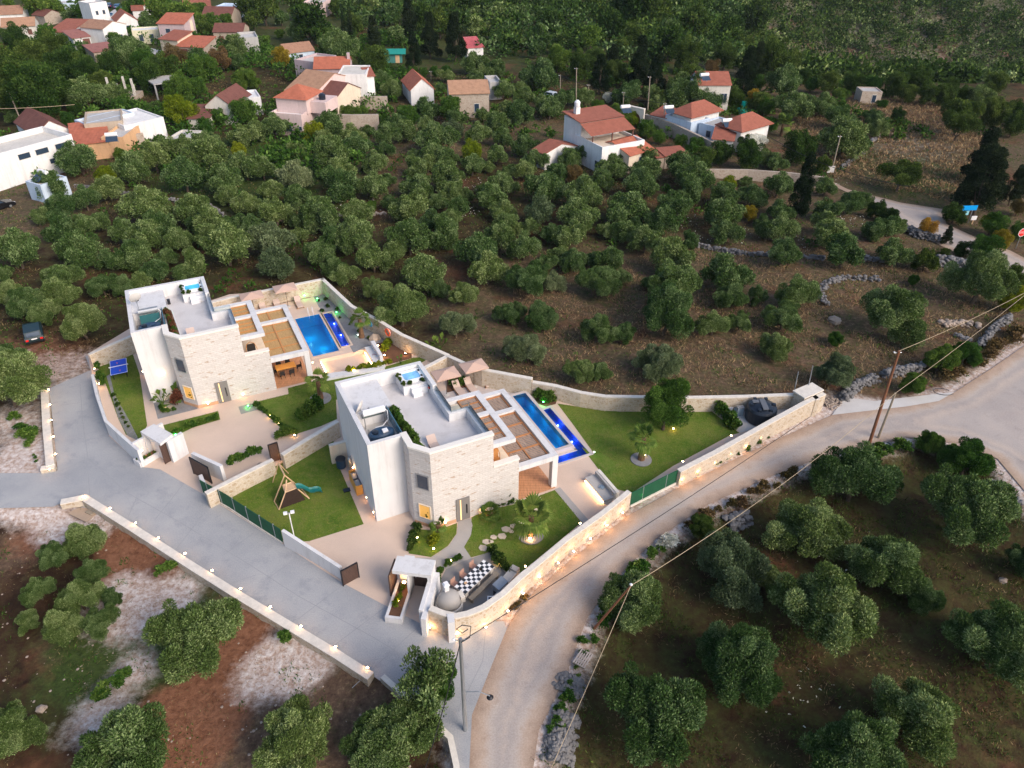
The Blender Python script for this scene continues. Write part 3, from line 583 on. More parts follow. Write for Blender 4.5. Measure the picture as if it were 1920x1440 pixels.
wall('boundary_wall', 'ruined stone enclosure wall beside the pink hip roofed house', [(608,245),(660,247),(712,246)], 3.0, .6, stonew, side=1)
wall('boundary_wall', 'old stone wall behind the green thicket by the white cube house', [(625,205),(680,207),(728,206)], 2.6, .5, stonew, side=1)
wall('boundary_wall', 'ruined stone wall end beside the orange courtyard house', [(232,282),(275,276)], 2.4, .5, stonew, side=1)
t = thing('buttress', 'white pillar standing against the curved road wall', 'pillar', W(848, 1200)); MB().box(-.22, -.2, 0, .22, .5, 2.05).build('pillar_body', stucco, t, rotz=.15)
# green net fences
def netfence(label, pts, h, n):
    P = [W(x, y) for x, y in pts]; t = thing('green_fence', label, 'fence', P[0]); s = MB()
    for a, b in zip(P, P[1:]):
        d = (b - a).normalized(); c = (a + b) / 2 - P[0]; s.obox((c.x, c.y), (d.x, d.y), .05, 0, h, (b - a).length)
        for k in range(2): q = a.lerp(b, k) - P[0]; 
    s.build('net_panel', greennet, t)
    for a, b in zip(P, P[1:]):
        for k in range(n): q = a.lerp(b, (k + .5) / n) - P[0]; MB().box(q.x - .04, q.y - .04, 0, q.x + .04, q.y + .04, h + .08).build('fence_post', gmetal, t)
    b = MB()
    for a, c in zip(P, P[1:]): d = (c - a).normalized(); m_ = (a + c) / 2 - P[0]; b.obox((m_.x, m_.y), (d.x, d.y), .22, -.3, .12, (c - a).length)
    b.build('fence_footing', coping, t)
netfence('long dark green net fence between the lane and the play lawn', [(382,925),(430,952),(480,985),(531,1018)], 1.45, 2)
netfence('green net fence closing the gap in the road wall', [(1181,949),(1268,905)], 1.45, 2)
# dry stone walls and stone heaps: one thing each, made of stones
def stones(label, pts, h, w, n, name='dry_stone_wall', cat='dry stone wall', r=.28, m=None):
    P = [G(*p) for p in pts]; t0 = P[0]; s = MB(); seg = [(a, b, (b - a).length) for a, b in zip(P, P[1:])]; tot = sum(x[2] for x in seg)
    for a, b, l in seg:
        d = (b - a).normalized(); nn = Vector((-d.y, d.x, 0))
        for _ in range(int(n * 1.5 * l / tot) + 1):
            k = random.random(); zz = random.random(); q = a.lerp(b, k) + nn * random.uniform(-1, 1) * w * (1 - zz * .6) - t0; s.rock((q.x, q.y, hz(q.x + t0.x, q.y + t0.y) - t0.z + zz * h * .8), r * random.uniform(.3, 1.0))
    o = s.build(name, m or rockm); o.location = t0; return tag(o, label, cat)
stones('grey dry stone wall crossing the grove behind the dry field', [(1305,462),(1410,480),(1545,487)], .7, .35, 260)
stones('short grey dry stone wall between two grove olives', [(1600,485),(1655,492)], .7, .4, 70)
stones('heap of grey stones beside the far road bend', [(1755,492),(1790,498),(1832,508)], 1.3, 1.2, 240, 'stone_heap', 'stone heap', .4)
stones('curved ring of grey stones in the dry field', [(1548,575),(1537,552),(1548,533),(1585,522),(1650,526)], .7, .5, 150)
stones('dry stone wall beside the tall brown utility pole', [(1580,752),(1600,728),(1640,712)], .9, .6, 200, m=rockm)
stones('thick grey dry stone wall below the bushes near the road apron', [(1655,708),(1690,700),(1727,693)], 1.1, .6, 160)
stones('dry stone wall running up beside the right road bend', [(1835,655),(1858,622),(1893,598)], 1.0, .5, 160)
stones('scatter of pale rocks in the dry field near the bend', [(1765,610),(1790,605),(1835,612)], .4, .9, 60, 'stone_heap', 'stone heap', .35, rockw)
stones('low line of grey stones under the power cable', [(1790,630),(1820,640)], .4, .4, 40)
stones('heap of grey boulders at the road edge at the bottom', [(1045,1430),(1055,1380),(1062,1340)], .5, 1.0, 420, 'stone_heap', 'stone heap', .2)
stones('heap of grey boulders uphill of the bottom heap', [(1062,1300),(1075,1270)], .4, 1.0, 160, 'stone_heap', 'stone heap', .2)
stones('grey stones on the bank above the road middle', [(1365,985),(1405,972)], .6, .7, 80, 'stone_heap', 'stone heap', .3)
stones('grey stones along the right edge of the lower grove', [(1855,905),(1885,925),(1912,950)], .5, .6, 90, 'stone_heap', 'stone heap', .3)
stones('long grey dry stone wall crossing the left grove', [(140,352),(180,356),(240,366),(320,378),(400,392),(425,412)], .7, .35, 260)
stones('grey dry stone bank beside the far road', [(1690,430),(1720,445),(1762,455)], 1.3, .7, 180)
stones('dry stone wall along the dry hillside field', [(1645,255),(1620,285),(1575,320)], .7, .5, 120, r=.35)
stones('pale stony bank in the middle of the grove', [(625,405),(650,408),(725,402)], .4, .5, 60, m=rockw)
stones('rubble beside the tank yard corner', [(1545,760),(1570,752)], .3, 1.0, 90, 'stone_heap', 'stone heap', .14, rockw)
for x, y, r, lb in ((1563,604,.75,'lone pale boulder in the dry field'), (701,637,.7,'rounded reddish boulder in the rear gravel garden'), (1880,1090,.3,'small white stone in the lower right grove'), (78,1390-60,.3,'small pale stone in the bare red field'), (500,918,.3,'flat stone lying on the play lawn near the green fence')):
    p = G(x, y); s = MB(); s.rock((0, 0, r * .3), r); s.rock((r * .7, .1, .1), r * .5); o = s.build('boulder', rockw); o.location = p; tag(o, lb, 'boulder')
# ------------------------------------------------------------------ the two villas (local frame: x right along the front, y away from the camera)
def villa(o, label, reed):
    t = thing('villa', label, 'villa', (*uvw(*o), 0), ROT)
    ww = MB().prism([(0, 0), (2.62, 0), (2.62, 8.75), (0, 8.75)], 0, 5.9)
    ww.prism([(0, 0), (2.62, 0), (2.62, .3), (0, .3)], 5.9, 7.6).prism([(0, .3), (.35, .3), (.35, 8.4), (0, 8.4)], 5.9, 7.6).prism([(0, 8.4), (7.25, 8.4), (7.25, 8.75), (0, 8.75)], 5.9, 7.6)
    ww.box(.35, 4.35, 5.9, 3.3, 8.4, 7.2); ww.build('white_wing', stucco, t)
    main = [(2.62, 8.4), (2.62, -1.35), (3.75, -2.65), (8.7, -2.65), (8.7, 1.9), (7.25, 1.9), (7.25, 8.4)]
    MB().prism(main, 0, 6.3).prism([(8.7, -2.65), (10.85, -2.65), (10.85, -2.25), (8.7, -2.25)], 0, 4.36).build('stone_wall', stone, t)
    MB().prism([(2.62, .3), (2.62, -1.35), (3.75, -2.65), (8.7, -2.65), (8.7, -2.3), (3.92, -2.3), (3.0, -1.2), (3.0, .3)], 6.3, 7.45).build('stone_wall', stone, t)
    MB().prism([(8.7, -2.25), (10.85, -2.25), (10.85, 7.6), (7.25, 7.6), (7.25, 1.9), (8.7, 1.9)], 2.95, 3.25).box(8.7, 1.9, 0, 10.8, 7.2, 2.95).build('balcony_slab', cream, t)
    MB().prism([(3.32, .3), (3.32, -1.1), (4.0, -2.3), (8.35, -2.3), (8.35, 1.55), (6.9, 1.55), (6.9, 8.4), (3.32, 8.4)], 6.3, 6.33).build('roof_terrace_floor', roofdeck, t)
    MB().box(.35, .3, 5.9, 2.62, 4.35, 5.93).build('service_yard_floor', patio if reed else pale_conc, t)
    MB().prism([(2.56, .34), (2.56, -1.38), (3.72, -2.7), (8.75, -2.7), (8.75, -2.25), (3.95, -2.25), (3.05, -1.15), (3.05, .34)], 7.45, 7.62).box(10.9, -2.7, 4.36, 8.7, -2.2, 4.5).build('parapet_cap', plain('parapet_cap', (.74, .70, .64), .8, .05) if 'parapet_cap' not in MATS else MATS['parapet_cap'], t)
    e = MB(); e.box(6.9, 5.0, 6.3, 7.25, 8.4, 7.6)
    e.prism([(7.25, 5.0), (6.9, 5.0), (6.9, 1.55), (8.35, 1.55), (8.35, -2.3), (8.7, -2.3), (8.7, 1.9), (7.25, 1.9)], 6.3, 7.05); e.build('east_parapet', stucco, t)
    MB().prism([(7.2, 5.0), (7.14, 5.0), (7.14, 1.78), (8.58, 1.78), (8.58, -2.3), (8.64, -2.3), (8.64, 1.84), (7.2, 1.84)], 7.05, 7.5).build('glass_balustrade', glassclear, t)
    pl = MB(); pl.prism([(2.6, -1.36), (3.73, -2.68), (5.5, -2.68), (5.5, -2.6), (3.78, -2.6), (2.66, -1.3)], 0, .32); pl.build('base_band', plinth, t)
    # planter and its glass fence
    MB().prism([(2.9, 4.35), (2.9, .2), (3.0, -1.1), (3.35, -1.7), (3.95, -2.3), (4.0, -1.6), (3.7, 4.35)], 6.3, 6.85).build('roof_planter', stucco, t)
    MB().prism([(3.02, 4.3), (3.02, .2), (3.1, -1.1), (3.5, -1.75), (3.9, -2.2), (3.88, -1.6), (3.6, 4.3)], 6.86, 6.88).build('planter_soil', soil, t)
    MB().box(2.8, .3, 5.93, 2.86, 4.3, 7.35).build('service_screen', plain('blue_glass', (.06, .16, .22), .2, .1, spec=.6) if 'blue_glass' not in MATS else MATS['blue_glass'], t)
    # hot tub podium with steps
    MB().box(4.9, 6.3, 6.33, 6.9, 8.4, 7.15).build('tub_podium', stucco, t)
    MB().box(5.5, 5.95, 6.33, 6.85, 6.3, 6.95).box(5.5, 5.65, 6.33, 6.3, 5.95, 6.65).build('podium_step', whitep, t)
    # door and windows
    f = MB().box(5.55, -2.73, .05, 6.65, -2.6, 2.3).build('front_door', doorm, t)
    MB().box(6.35, -2.8, .7, 6.42, -2.72, 1.6).build('door_handle', dmetal, f)
    MB().box(5.85, -2.745, .15, 5.93, -2.735, 2.2).build('door_light_slot', MATS.get('slot') or emit('slot', (1., .6, .25), .8), f)
    cd = Vector((1.13, -1.3)).normalized(); cn = Vector((-cd.y, cd.x)) * -1
    if cn.dot(Vector((-1, -1))) < 0: cn = -cn
    for z0, lit in ((3.95, False), (.95, True)):
        c = Vector((2.62, -1.35)) + cd * .98; s = MB()
        for a, b in ((-.52, -.44), (.44, .52)): cc = c + cd * (a + b) / 2 + cn * .02; s.obox(cc, cd, .12, z0, z0 + 1.25, b - a)
        cc = c + cn * .02; s.obox(cc, cd, .12, z0 - .06, z0, 1.04).obox(cc, cd, .12, z0 + 1.25, z0 + 1.31, 1.04)
        w = s.build('window_frame', cream if lit else gmetal, t); MB().obox(c + cn * .025, cd, .04, z0, z0 + 1.25, .88).build('window_pane', glasslit if lit else glassd, w)
        if lit:
            s = MB(); [s.rock((c.x + cn.x * .06 + cd.x * random.uniform(.0, .3), c.y + cn.y * .06 + cd.y * random.uniform(.0, .3), z0 + random.uniform(.2, .7)), .07) for _ in range(7)]; s.build('plant_silhouette', LEAF['d'], w)
    # side openings that a step to the right would show
    for y0, y1 in ((-1.6, 1.2), (2.4, 6.6)):
        f = MB().box(10.8, y0, .05, 10.9, y1, 2.5).build('patio_door', glassd, t)
    # upper pergola
    p = MB(); z0, z1 = 5.65, 6.0
    p.box(8.7, -2.05, z0, 10.85, -1.55, z1).box(10.33, -1.55, z0, 10.85, 4.4, z1).box(7.25, 4.4, z0, 10.85, 4.9, z1).box(8.7, 1.6, z0, 10.33, 2.08, z1); p.build('upper_pergola_frame', stucco, t)
    if reed: MB().box(8.7, -1.55, z0 + .08, 10.33, 1.6, z0 + .12).box(8.7, 2.08, z0 + .08, 10.33, 4.4, z0 + .12).build('upper_shade', bamboo, t)
    else: MB().box(8.7, -1.55, z0 + .14, 10.33, 1.6, z0 + .18).box(8.7, 2.08, z0 + .14, 10.33, 4.4, z0 + .18).build('upper_shade', greyslat, t)
    j = MB(); ys = [-1.5, -.75, 0., .75, 1.5, 2.12, 2.85, 3.6, 4.35]; 
    for y in ys: j.box(8.7, y - .06, z0 + (.0 if not reed else .13), 10.33, y + .06, z0 + (.24 if not reed else .19))
    if not reed: j.box(8.7, -1.55, z0 + .03, 8.82, 4.4, z0 + .25).box(10.22, -1.55, z0 + .03, 10.33, 4.4, z0 + .25)
    j.build('upper_joists', teak if reed else beamwood, t)
    # lower pergola
    p = MB(); z0, z1 = 2.9, 3.35
    p.box(10.85, -2.45, z0, 14.45, -1.98, z1).box(13.95, -1.98, z0, 14.45, 7.1, z1).box(10.85, 7.1, z0, 14.45, 7.6, z1).box(10.85, 4.35, z0, 13.95, 4.85, z1); p.build('lower_pergola_frame', stucco, t)
    for y in (-2.45, 7.1): MB().box(13.95, y, 0, 14.45, y + .5, z0).build('pergola_post', stucco, t)
    m_ = bamboo if reed else greyslat
    MB().box(10.85, -1.98, z0 + .15, 13.95, 4.35, z0 + .19).box(10.85, 4.85, z0 + .15, 13.95, 7.1, z0 + .19).build('lower_shade', m_, t)
    j = MB()
    for y in (-1.9, -.35, 1.2, 2.75, 4.28, 4.92, 7.0): j.box(10.85, y - .06, z0 + (.05 if not reed else .2), 13.95, y + .06, z0 + (.28 if not reed else .24))
    for x in ((12.35,) if reed else (10.95, 12.35, 13.85)): j.box(x - .07, -1.98, z0 + (.02 if not reed else .05), x + .07, 7.1, z0 + (.26 if not reed else .25))
    j.build('lower_joists', teak if reed else beamwood, t)
    for u, v in ((9.8, -.5), (12.6, -.6), (12.6, 3.2)):
        z = 5.3 if u < 10 else 2.7; ld = bpy.data.lights.new('ceiling_glow', 'POINT'); ld.energy = 14 if z < 3 else 9; ld.color = (1., .58, .28); ld.shadow_soft_size = .25
        lo = bpy.data.objects.new('ceiling_glow', ld); COL.objects.link(lo); lo.parent = t; lo.location = (u, v, z)
        MB().lathe([(.07, 0), (.07, .05)], (u, v, z + .08), 8).build('ceiling_lamp', MATS.get('warm') or emit('warm', (1., .72, .42), 12), t)
    return t
villa(V1, 'rear white and stone villa with reed mat pergolas and a wide pool', True)
villa(V2, 'front white and stone villa with brown beamed slatted pergolas and slim pool', False)
def at_v(o, u, v, z=0): p = uvw(o[0] + u, o[1] + v); return Vector((p[0], p[1], z))
def merged(name, label, cat, loc, rotz, parts, group=None):
    t = thing(name, label, cat, loc, rotz, group)
    for nme, mb, m in parts: mb.build(nme, m, t)
    return t
# roof equipment
for o, lab, wet in ((V1, 'rear villa', (.02, .30, .55)), (V2, 'front villa', (.10, .33, .60))):
    wm = plain('tub_water_' + lab.split()[0], (.05, .42, .62) if lab[0] == 'r' else (.20, .42, .66), .12, .35, 2.6, spec=.6, fine=7)
    t = merged('hot_tub', 'white hot tub of bubbling blue water on the %s roof' % lab, 'hot tub', at_v(o, 5.95, 7.45, 7.15), ROT,
        [('tub_shell', MB().ring([(-.82, -.78), (.82, -.78), (.95, -.6), (.95, .6), (.82, .78), (-.82, .78), (-.95, .6), (-.95, -.6)], [(-.58, -.56), (.58, -.56), (.68, -.42), (.68, .42), (.58, .56), (-.58, .56), (-.68, .42), (-.68, -.42)], -.05, .2), whitep),
         ('tub_water', MB().box(-.68, -.56, .0, .68, .56, .13), wm),
         ('headrest', MB().box(.70, .3, .2, .84, .5, .26), dmetal), ('headrest', MB().box(.70, -.5, .2, .84, -.3, .26), dmetal), ('headrest', MB().box(-.84, .3, .2, -.70, .5, .26), dmetal)])
    ld = bpy.data.lights.new('tub_lamp', 'POINT'); ld.energy = 5; ld.color = (.55, .85, 1.); lo = bpy.data.objects.new('tub_lamp', ld); COL.objects.link(lo); lo.parent = t; lo.location = (0, 0, .5); ld.shadow_soft_size = .4
    merged('water_tank', 'oval dark blue water tank in the %s roof yard' % lab, 'water tank', at_v(o, 1.55, 1.75, 5.93), ROT,
        [('tank_body', MB().lathe([(.98, 0), (1., .1), (1., 1.0), (.96, 1.12), (.80, 1.2), (.5, 1.12), (.1, 1.1)], n=26, sy=.62), bluep), ('tank_lid', MB().lathe([(.24, 1.14), (.24, 1.28), (.12, 1.32)], (-.42, 0, 0), 14), blackp), ('tank_cap', MB().box(.12, -.2, 1.12, .52, .2, 1.22), whitep if lab[0] == 'f' else bluep)])
    s = MB().tube([(-.85, 0, 1.55), (.85, 0, 1.55)], .27, 14); c = MB().face([(-.85, -.15, 1.25), (.85, -.15, 1.25), (.85, -.95, .55), (-.85, -.95, .55)]) if lab[0] == 'r' else MB().face([(-.85, .1, 1.2), (.85, .1, 1.2), (.85, .4, .75), (-.85, .4, .75)])
    merged('solar_heater', 'horizontal cylinder solar water heater in the %s roof yard' % lab, 'water heater', at_v(o, 1.7, 3.9, 5.93), ROT,
        [('heater_tank', s, whitep if lab[0] == 'f' else gmetal), ('collector', c, plain('teal_panel' + lab[0], (.02, .10, .10), .15, .2, spec=.6)), ('stand', MB().box(-.8, -.03, 0, -.74, .03, 1.3).box(.74, -.03, 0, .8, .03, 1.3).box(-.8, -.9, 0, -.74, -.84, .6).box(.74, -.9, 0, .8, -.84, .6), gmetal), ('pipe', MB().tube([(.85, 0, 1.5), (1.0, -.2, 1.4), (.9, -.6, .9), (.3, -1.1, .8), (-.3, -1.2, .9)], .035), whitep)])
    d = MB(); prof = [(.02, 0), (.25, .03), (.45, .1), (.56, .17)]; d.lathe(prof, n=20); rv = Matrix.Rotation(math.radians(-70), 4, 'X')
    d.v = [tuple(rv @ Vector(p) + Vector((0, 0, 1.15))) for p in d.v]
    merged('satellite_dish', 'round satellite dish on a thin pole on the %s roof' % lab, 'satellite dish', at_v(o, .95, 4.6 if lab[0] == 'f' else 5.0, 6.4 if lab[0] == 'f' else 7.2), ROT + (.9 if lab[0] == 'f' else .3),
        [('dish', d, pale_conc), ('pole', MB().tube([(0, .1, -.5), (0, .1, 1.15)], .03), gmetal), ('feed_arm', MB().tube([(0, .0, .8), (0, -.6, 1.2)], .02).rock((0, -.6, 1.2), .07), dmetal)])
merged('bucket', 'round red bucket lying in the rear villa roof yard', 'bucket', at_v(V1, 2.4, 2.6, 5.93), 0, [('bucket_body', MB().lathe([(.14, 0), (.22, .5), (.2, .5), (.12, .1)], n=14), redp), ('bucket_handle', MB().tube([(-.2, 0, .5), (0, 0, .68), (.2, 0, .5)], .012), gmetal)])
merged('jerry_can', 'small turquoise can beside the front villa roof tank', 'can', at_v(V2, 2.35, 2.75, 5.93), 0, [('can_body', MB().box(-.15, -.1, 0, .15, .1, .5), bluefab), ('can_cap', MB().lathe([(.04, .5), (.04, .56)]), whitep)])
merged('wall_speaker', 'round red and dark lamp beside the front villa hot tub steps', 'lamp', at_v(V2, 7.0, 5.75, 6.75), 0, [('housing', MB().lathe([(.1, 0), (.2, .1), (.2, .35), (.1, .4)]), dmetal), ('red_face', MB().rock((-.12, -.12, .22), .12), redp)])
merged('roof_box', 'small dark box on the rear villa roof hut edge', 'box', at_v(V1, 3.55, 6.7, 6.33), ROT, [('box_body', MB().box(-.13, -.13, 0, .13, .13, .45), dmetal), ('box_lid', MB().box(-.15, -.15, .45, .15, .15, .49), blackp)])
for o, l in ((V1, 'rear'), (V2, 'front')):
    s = MB().box(-.35, -.9, .18, .35, .55, .26); s.prism([(-.35, .55), (.35, .55), (.35, 1.1), (-.35, 1.1)], [.18, .18, .55, .55], [.26, .26, .63, .63])
    merged('sun_lounger', 'pinkish low lounger pad on the %s villa roof terrace' % l, 'sun lounger', at_v(o, 4.75, -1.1, 6.33), ROT, [('pad', s, fabric), ('lounger_leg', MB().box(-.33, -.85, 0, .33, -.75, .18).box(-.33, .5, 0, .33, .6, .18), teak)])
# balcony egg chairs
def chair(name, label, loc, rz, m, w=.5, group=None, hb=.85):
    t = thing(name, label, 'chair', loc, rz, group)
    MB().box(-w / 2, -w / 2, .4, w / 2, w / 2, .46).build('seat', m, t); MB().box(-w / 2, w / 2 - .05, .46, w / 2, w / 2, hb).build('backrest', m, t)
    for a in (-1, 1):
        for b in (-1, 1): MB().box(a * w * .42 - .02, b * w * .42 - .02, 0, a * w * .42 + .02, b * w * .42 + .02, .4).build('leg', m, t)
    return t
for o, l, m in ((V1, 'rear', darkfab), (V2, 'front', teak)):
    s = MB().lathe([(.2, .25), (.48, .45), (.52, .8), (.4, 1.2), (.34, 1.2), (.44, .8), (.4, .5), (.15, .33)], n=16)
    merged('armchair', ('dark cushioned' if l == 'rear' else 'woven orange') + ' armchair on the %s villa balcony' % l, 'armchair', at_v(o, 9.5, -1.1, 3.25), ROT,
        [('shell', MB().tube([(-.45, 0, .1), (-.5, .1, .7), (-.35, .2, 1.25), (0, .25, 1.45), (.35, .2, 1.25), (.5, .1, .7), (.45, 0, .1)], .035), teak), ('seat_cushion', MB().box(-.4, -.4, .3, .4, .3, .48), m), ('back_cushion', MB().prism([(-.38, .15), (.38, .15), (.38, .4), (-.38, .4)], .45, 1.15), m), ('leg', MB().box(-.4, -.38, 0, -.34, -.32, .3).box(.34, -.38, 0, .4, -.32, .3).box(-.4, .3, 0, -.34, .36, .3).box(.34, .3, 0, .4, .36, .3), teak)])
# dining set under rear pergola
t = thing('dining_table', 'orange wooden dining table under the rear villa pergola', 'table', at_v(V1, 12.3, -.2, .045), ROT)
MB().box(-.95, -.5, .72, .95, .5, .77).build('tabletop', MATS.get('honey') or plain('honey', (.75, .36, .08), .5, .1), t)
for a in (-.85, .85):
    for b in (-.42, .42): MB().box(a - .04, b - .04, 0, a + .04, b + .04, .72).build('leg', teak, t)
for k, (u, v, r) in enumerate(((11.8, -1.0, math.pi), (12.7, -1.0, math.pi), (11.8, .65, 0), (12.7, .65, 0), (13.6, -.2, -math.pi / 2), (10.95 + .4, -.2, math.pi / 2))):
    chair('dining_chair', 'dark dining chair at the orange table, ' + ('left of the two camera side chairs', 'right of the two camera side chairs', 'left of the two pool terrace side chairs', 'right of the two pool terrace side chairs', 'at the pool end', 'at the house end')[k], at_v(V1, u, v, .045), ROT + r, darkfab, .46, 'dining chairs around the orange table')
for k, v in enumerate((-1.9, -.9, 1.2)):
    pass
# sun loungers
def lounger(label, loc, rz, group):
    t = thing('sun_lounger', label, 'sun lounger', loc, rz, group)
    MB().box(-.34, -1.0, .2, .34, .35, .3).build('seat_mattress', fabric, t); MB().prism([(-.34, .35), (.34, .35), (.34, .95), (-.34, .95)], [.2, .2, .62, .62], [.3, .3, .74, .74]).build('back_mattress', fabric, t)
    MB().box(-.37, -1.0, .12, -.34, .4, .24).box(.34, -1.0, .12, .37, .4, .24).build('frame', teak, t)
    for a in (-.34, .34):
        for b in (-.85, .55): MB().box(a - .03, b - .03, 0, a + .03, b + .03, .2).build('leg', teak, t)
    return t
for (px, py, l) in ((860, 734, 'leftmost of the three beige loungers on the front villa terrace'), (882, 728, 'middle one of the three beige loungers on the front villa terrace'), (910, 718, 'beige lounger nearest the life ring on the front villa terrace')):
    lounger(l, W(px, py, .02) , ROT, 'loungers on the front villa terrace')
for (px, py, l) in ((561, 572, 'beige lounger by the head of the rear pool'), (521, 576, 'beige lounger half hidden by the rear pergola, closer to the pool'), (494, 581, 'beige lounger behind the upper reed pergola of the rear villa')):
    lounger(l, W(px, py, .02), ROT, 'loungers beside the rear pool')
# parasols
def parasol(label, c, h=2.45, w=2.4):
    t = thing('parasol', label, 'parasol', (c[0], c[1], .0), ROT, 'square beige parasols'); a = w / 2; s = MB(); z = h
    for p, q in (((-a, -a * .75), (a, -a * .75)), ((a, -a * .75), (a, a * .75)), ((a, a * .75), (-a, a * .75)), ((-a, a * .75), (-a, -a * .75))):
        s.face([(p[0], p[1], z), (q[0], q[1], z), (0, 0, z + .38)]); s.face([(q[0], q[1], z - .12), (q[0], q[1], z), (p[0], p[1], z), (p[0], p[1], z - .12)])
    s.build('canopy', MATS.get('canopy') or plain('canopy', (.52, .36, .29), .9, .05), t); MB().tube([(0, 0, 0), (0, 0, z + .42)], .025).build('pole', dmetal, t); MB().lathe([(.28, 0), (.28, .07), (.05, .1)], n=16).build('base', pale_conc, t)
for p, l in ((uvw(20.2, 54.8), 'beige square parasol nearest the front villa hot tub'), (uvw(23.1, 54.9), 'beige square parasol standing nearer the life ring wall'), (uvw(6.6, 78.0), 'beige parasol behind the rear villa hot tub side'), (uvw(10.3, 78.3), 'beige parasol against the rear wall near the gravel corner')): parasol(l, p)
# life rings on the walls
def ring_(label, loc, m, rz, r=.38):
    loc = loc + (Vector((0, 0, CH)) - loc).normalized() * .5
    t = thing('life_ring', label, 'life ring', loc, rz); pts = [(r * math.cos(a), 0, r * math.sin(a)) for a in np.linspace(0, 2 * math.pi, 17)]
    MB().tube(pts, .09, 8, cap=False).build('ring_body', m, t); MB().tube([(p[0] * 1.25, 0, p[2] * 1.25) for p in pts], .015, 5, cap=False).build('ring_rope', whitep, t)
ring_('orange life ring on the wall behind the front villa pool', W(966, 712, 1.0) + Vector((0, -.1, 0)), orangep, .1)
ring_('orange life ring on the curved wall of the rear villa', W(729, 622, 1.1) + Vector((-.1, -.1, 0)), orangep, -.75)
ring_('small blue ring hanging on the rear villa curved wall', W(696.5, 607, 1.0) + Vector((-.1, -.1, 0)), bluefab, -.75, .22)
o = MB().prism([(-.25, -.1), (.25, -.1), (.2, .1), (-.2, .1)], 0, .8).build('towel', bluep, None, loc=W(908, 702, .8), rotz=.2); tag(o, 'dark blue towel hanging on the terrace wall by the parasols', 'towel')
# pool ladders
for p, l in ((uvw(12.2, 75.35), 'steel ladder rails at the head of the rear pool'), (uvw(26.5, 52.3), 'steel ladder rails at the head of the raised slim pool')):
    t = thing('pool_ladder', l, 'pool ladder', (p[0], p[1], .05), ROT)
    for x in (-.25, .25): MB().tube([(x, .45, 0), (x, .42, .7), (x, .2, .85), (x, -.1, .6), (x, -.2, -.3)], .022).build('handrail', whitep, t)
# benches
s = MB().box(-.65, -1.5, 0, .65, 1.5, .42)
t = merged('garden_sofa', 'long built-in bench sofa with grey cushions and light strip at the front lounge', 'sofa', (*uvw(26.55, 37.1), .015), ROT, [('bench_base', MB().box(-.6, -1.45, 0, .6, 1.45, .28), stucco), ('seat_cushion', MB().box(-.66, -1.5, .28, .45, 1.5, .44), greyfab), ('bench_back', MB().box(.45, -1.5, .0, .72, 1.5, .85), coping)])
for y in (-1, 0, 1): MB().box(.28, y - .48, .44, .46, y + .48, .8).build('back_cushion', greyfab, t)
merged('cushion_pair', 'small blue and grey patterned cushion on the front lounge sofa', 'cushion', (*uvw(26.5, 37.0), .47), ROT + .5, [('cushion_body', MB().rock((0, 0, .05), .24, fl=.4), MATS.get('bluegrey') or plain('bluegrey', (.18, .25, .32), .8, .6, 6)), ('cushion_piping', MB().lathe([(.2, .04), (.24, .05), (.2, .06)], n=12), whitep)])
ledstrip(uvw(25.84, 35.7), uvw(25.84, 38.5), .2, 'warm light strip under the front lounge sofa', 3)
t = merged('garden_sofa', 'white bench with a dark red drawing beside the rear sunken seating', 'sofa', (*uvw(16.1, 64.1), .0), ROT, [('bench_base', MB().prism([(-.6, -2.2), (.3, -2.4), (.45, 1.75), (-.6, 1.75)], -.4, .3), stucco), ('bench_back', MB().prism([(.1, -1.3), (.42, -1.3), (.5, 1.75), (.1, 1.75)], .3, .85), stucco)])
sc = MB(); [sc.tube([(-.3 + .16 * k, -.1 + .12 * math.sin(k * 2.1), .32), (-.22 + .16 * k, .15 * math.cos(k * 1.7), .32), (-.14 + .16 * k, -.1, .32)], .025, 4) for k in range(4)]; sc.build('red_lettering', MATS.get('wine') or plain('wine', (.25, .02, .06)), t)
o = MB().prism([(*uvw(10.75, 62.9),), (*uvw(16.2, 61.75),), (*uvw(16.2, 61.3),), (*uvw(10.4, 61.9),)], 0, .22).build('white_ledge', stucco); tag(o, 'low white ledge in front of the rear sunken seating', 'ledge')
# table tennis
t = thing('table_tennis_table', 'blue table tennis table on the rear villa side lawn', 'table tennis table', W(222.2, 688.4, .02), 0)
c = [W(140 + x / 4.5, 500 + y / 4.5, .76) for x, y in ((285, 805), (430, 775), (455, 880), (310, 915))]; d = (c[1] - c[0]); t.rotation_euler.z = math.atan2(d.y, d.x); cc = sum(c, Vector()) / 4; t.location = (cc.x, cc.y, .022)
bt = plain('tennis_blue', (.01, .07, .55), .4, .03); MB().box(-.76, -1.37, .73, .76, 1.37, .76).build('tabletop', bt, t)
s = MB(); [s.box(x - .02, -1.37, .76, x + .02, 1.37, .764) for x in (-.74, .74)]; [s.box(-.72, y - .025, .76, .72, y + .025, .764) for y in (-1.345, 1.345)]; s.build('white_lines', whitep, t)
MB().box(-.86, -.012, .80, .86, .012, .86).box(-.86, -.01, .72, -.83, .01, .88).box(.83, -.01, .72, .86, .01, .88).build('net', whitep, t)
for a in (-.6, .6):
    for b in (-1.0, 1.0): MB().box(a - .03, b - .03, 0, a + .03, b + .03, .73).build('leg', dmetal, t)
for x, y, l in ((-.1, .7, 'far'), (.1, -.8, 'near')):
    q = t.matrix_basis @ Vector((x, y, .77)); merged('table_tennis_bat', 'pinkish bat lying on the %s half of the blue table' % l, 'bat', (q.x, q.y, q.z + .77 * 0), .5, [('blade', MB().lathe([(.09, 0), (.09, .015)], n=12), MATS.get('batpink') or plain('batpink', (.5, .1, .25))), ('handle', MB().box(-.02, -.2, 0, .02, -.08, .02), wood)])
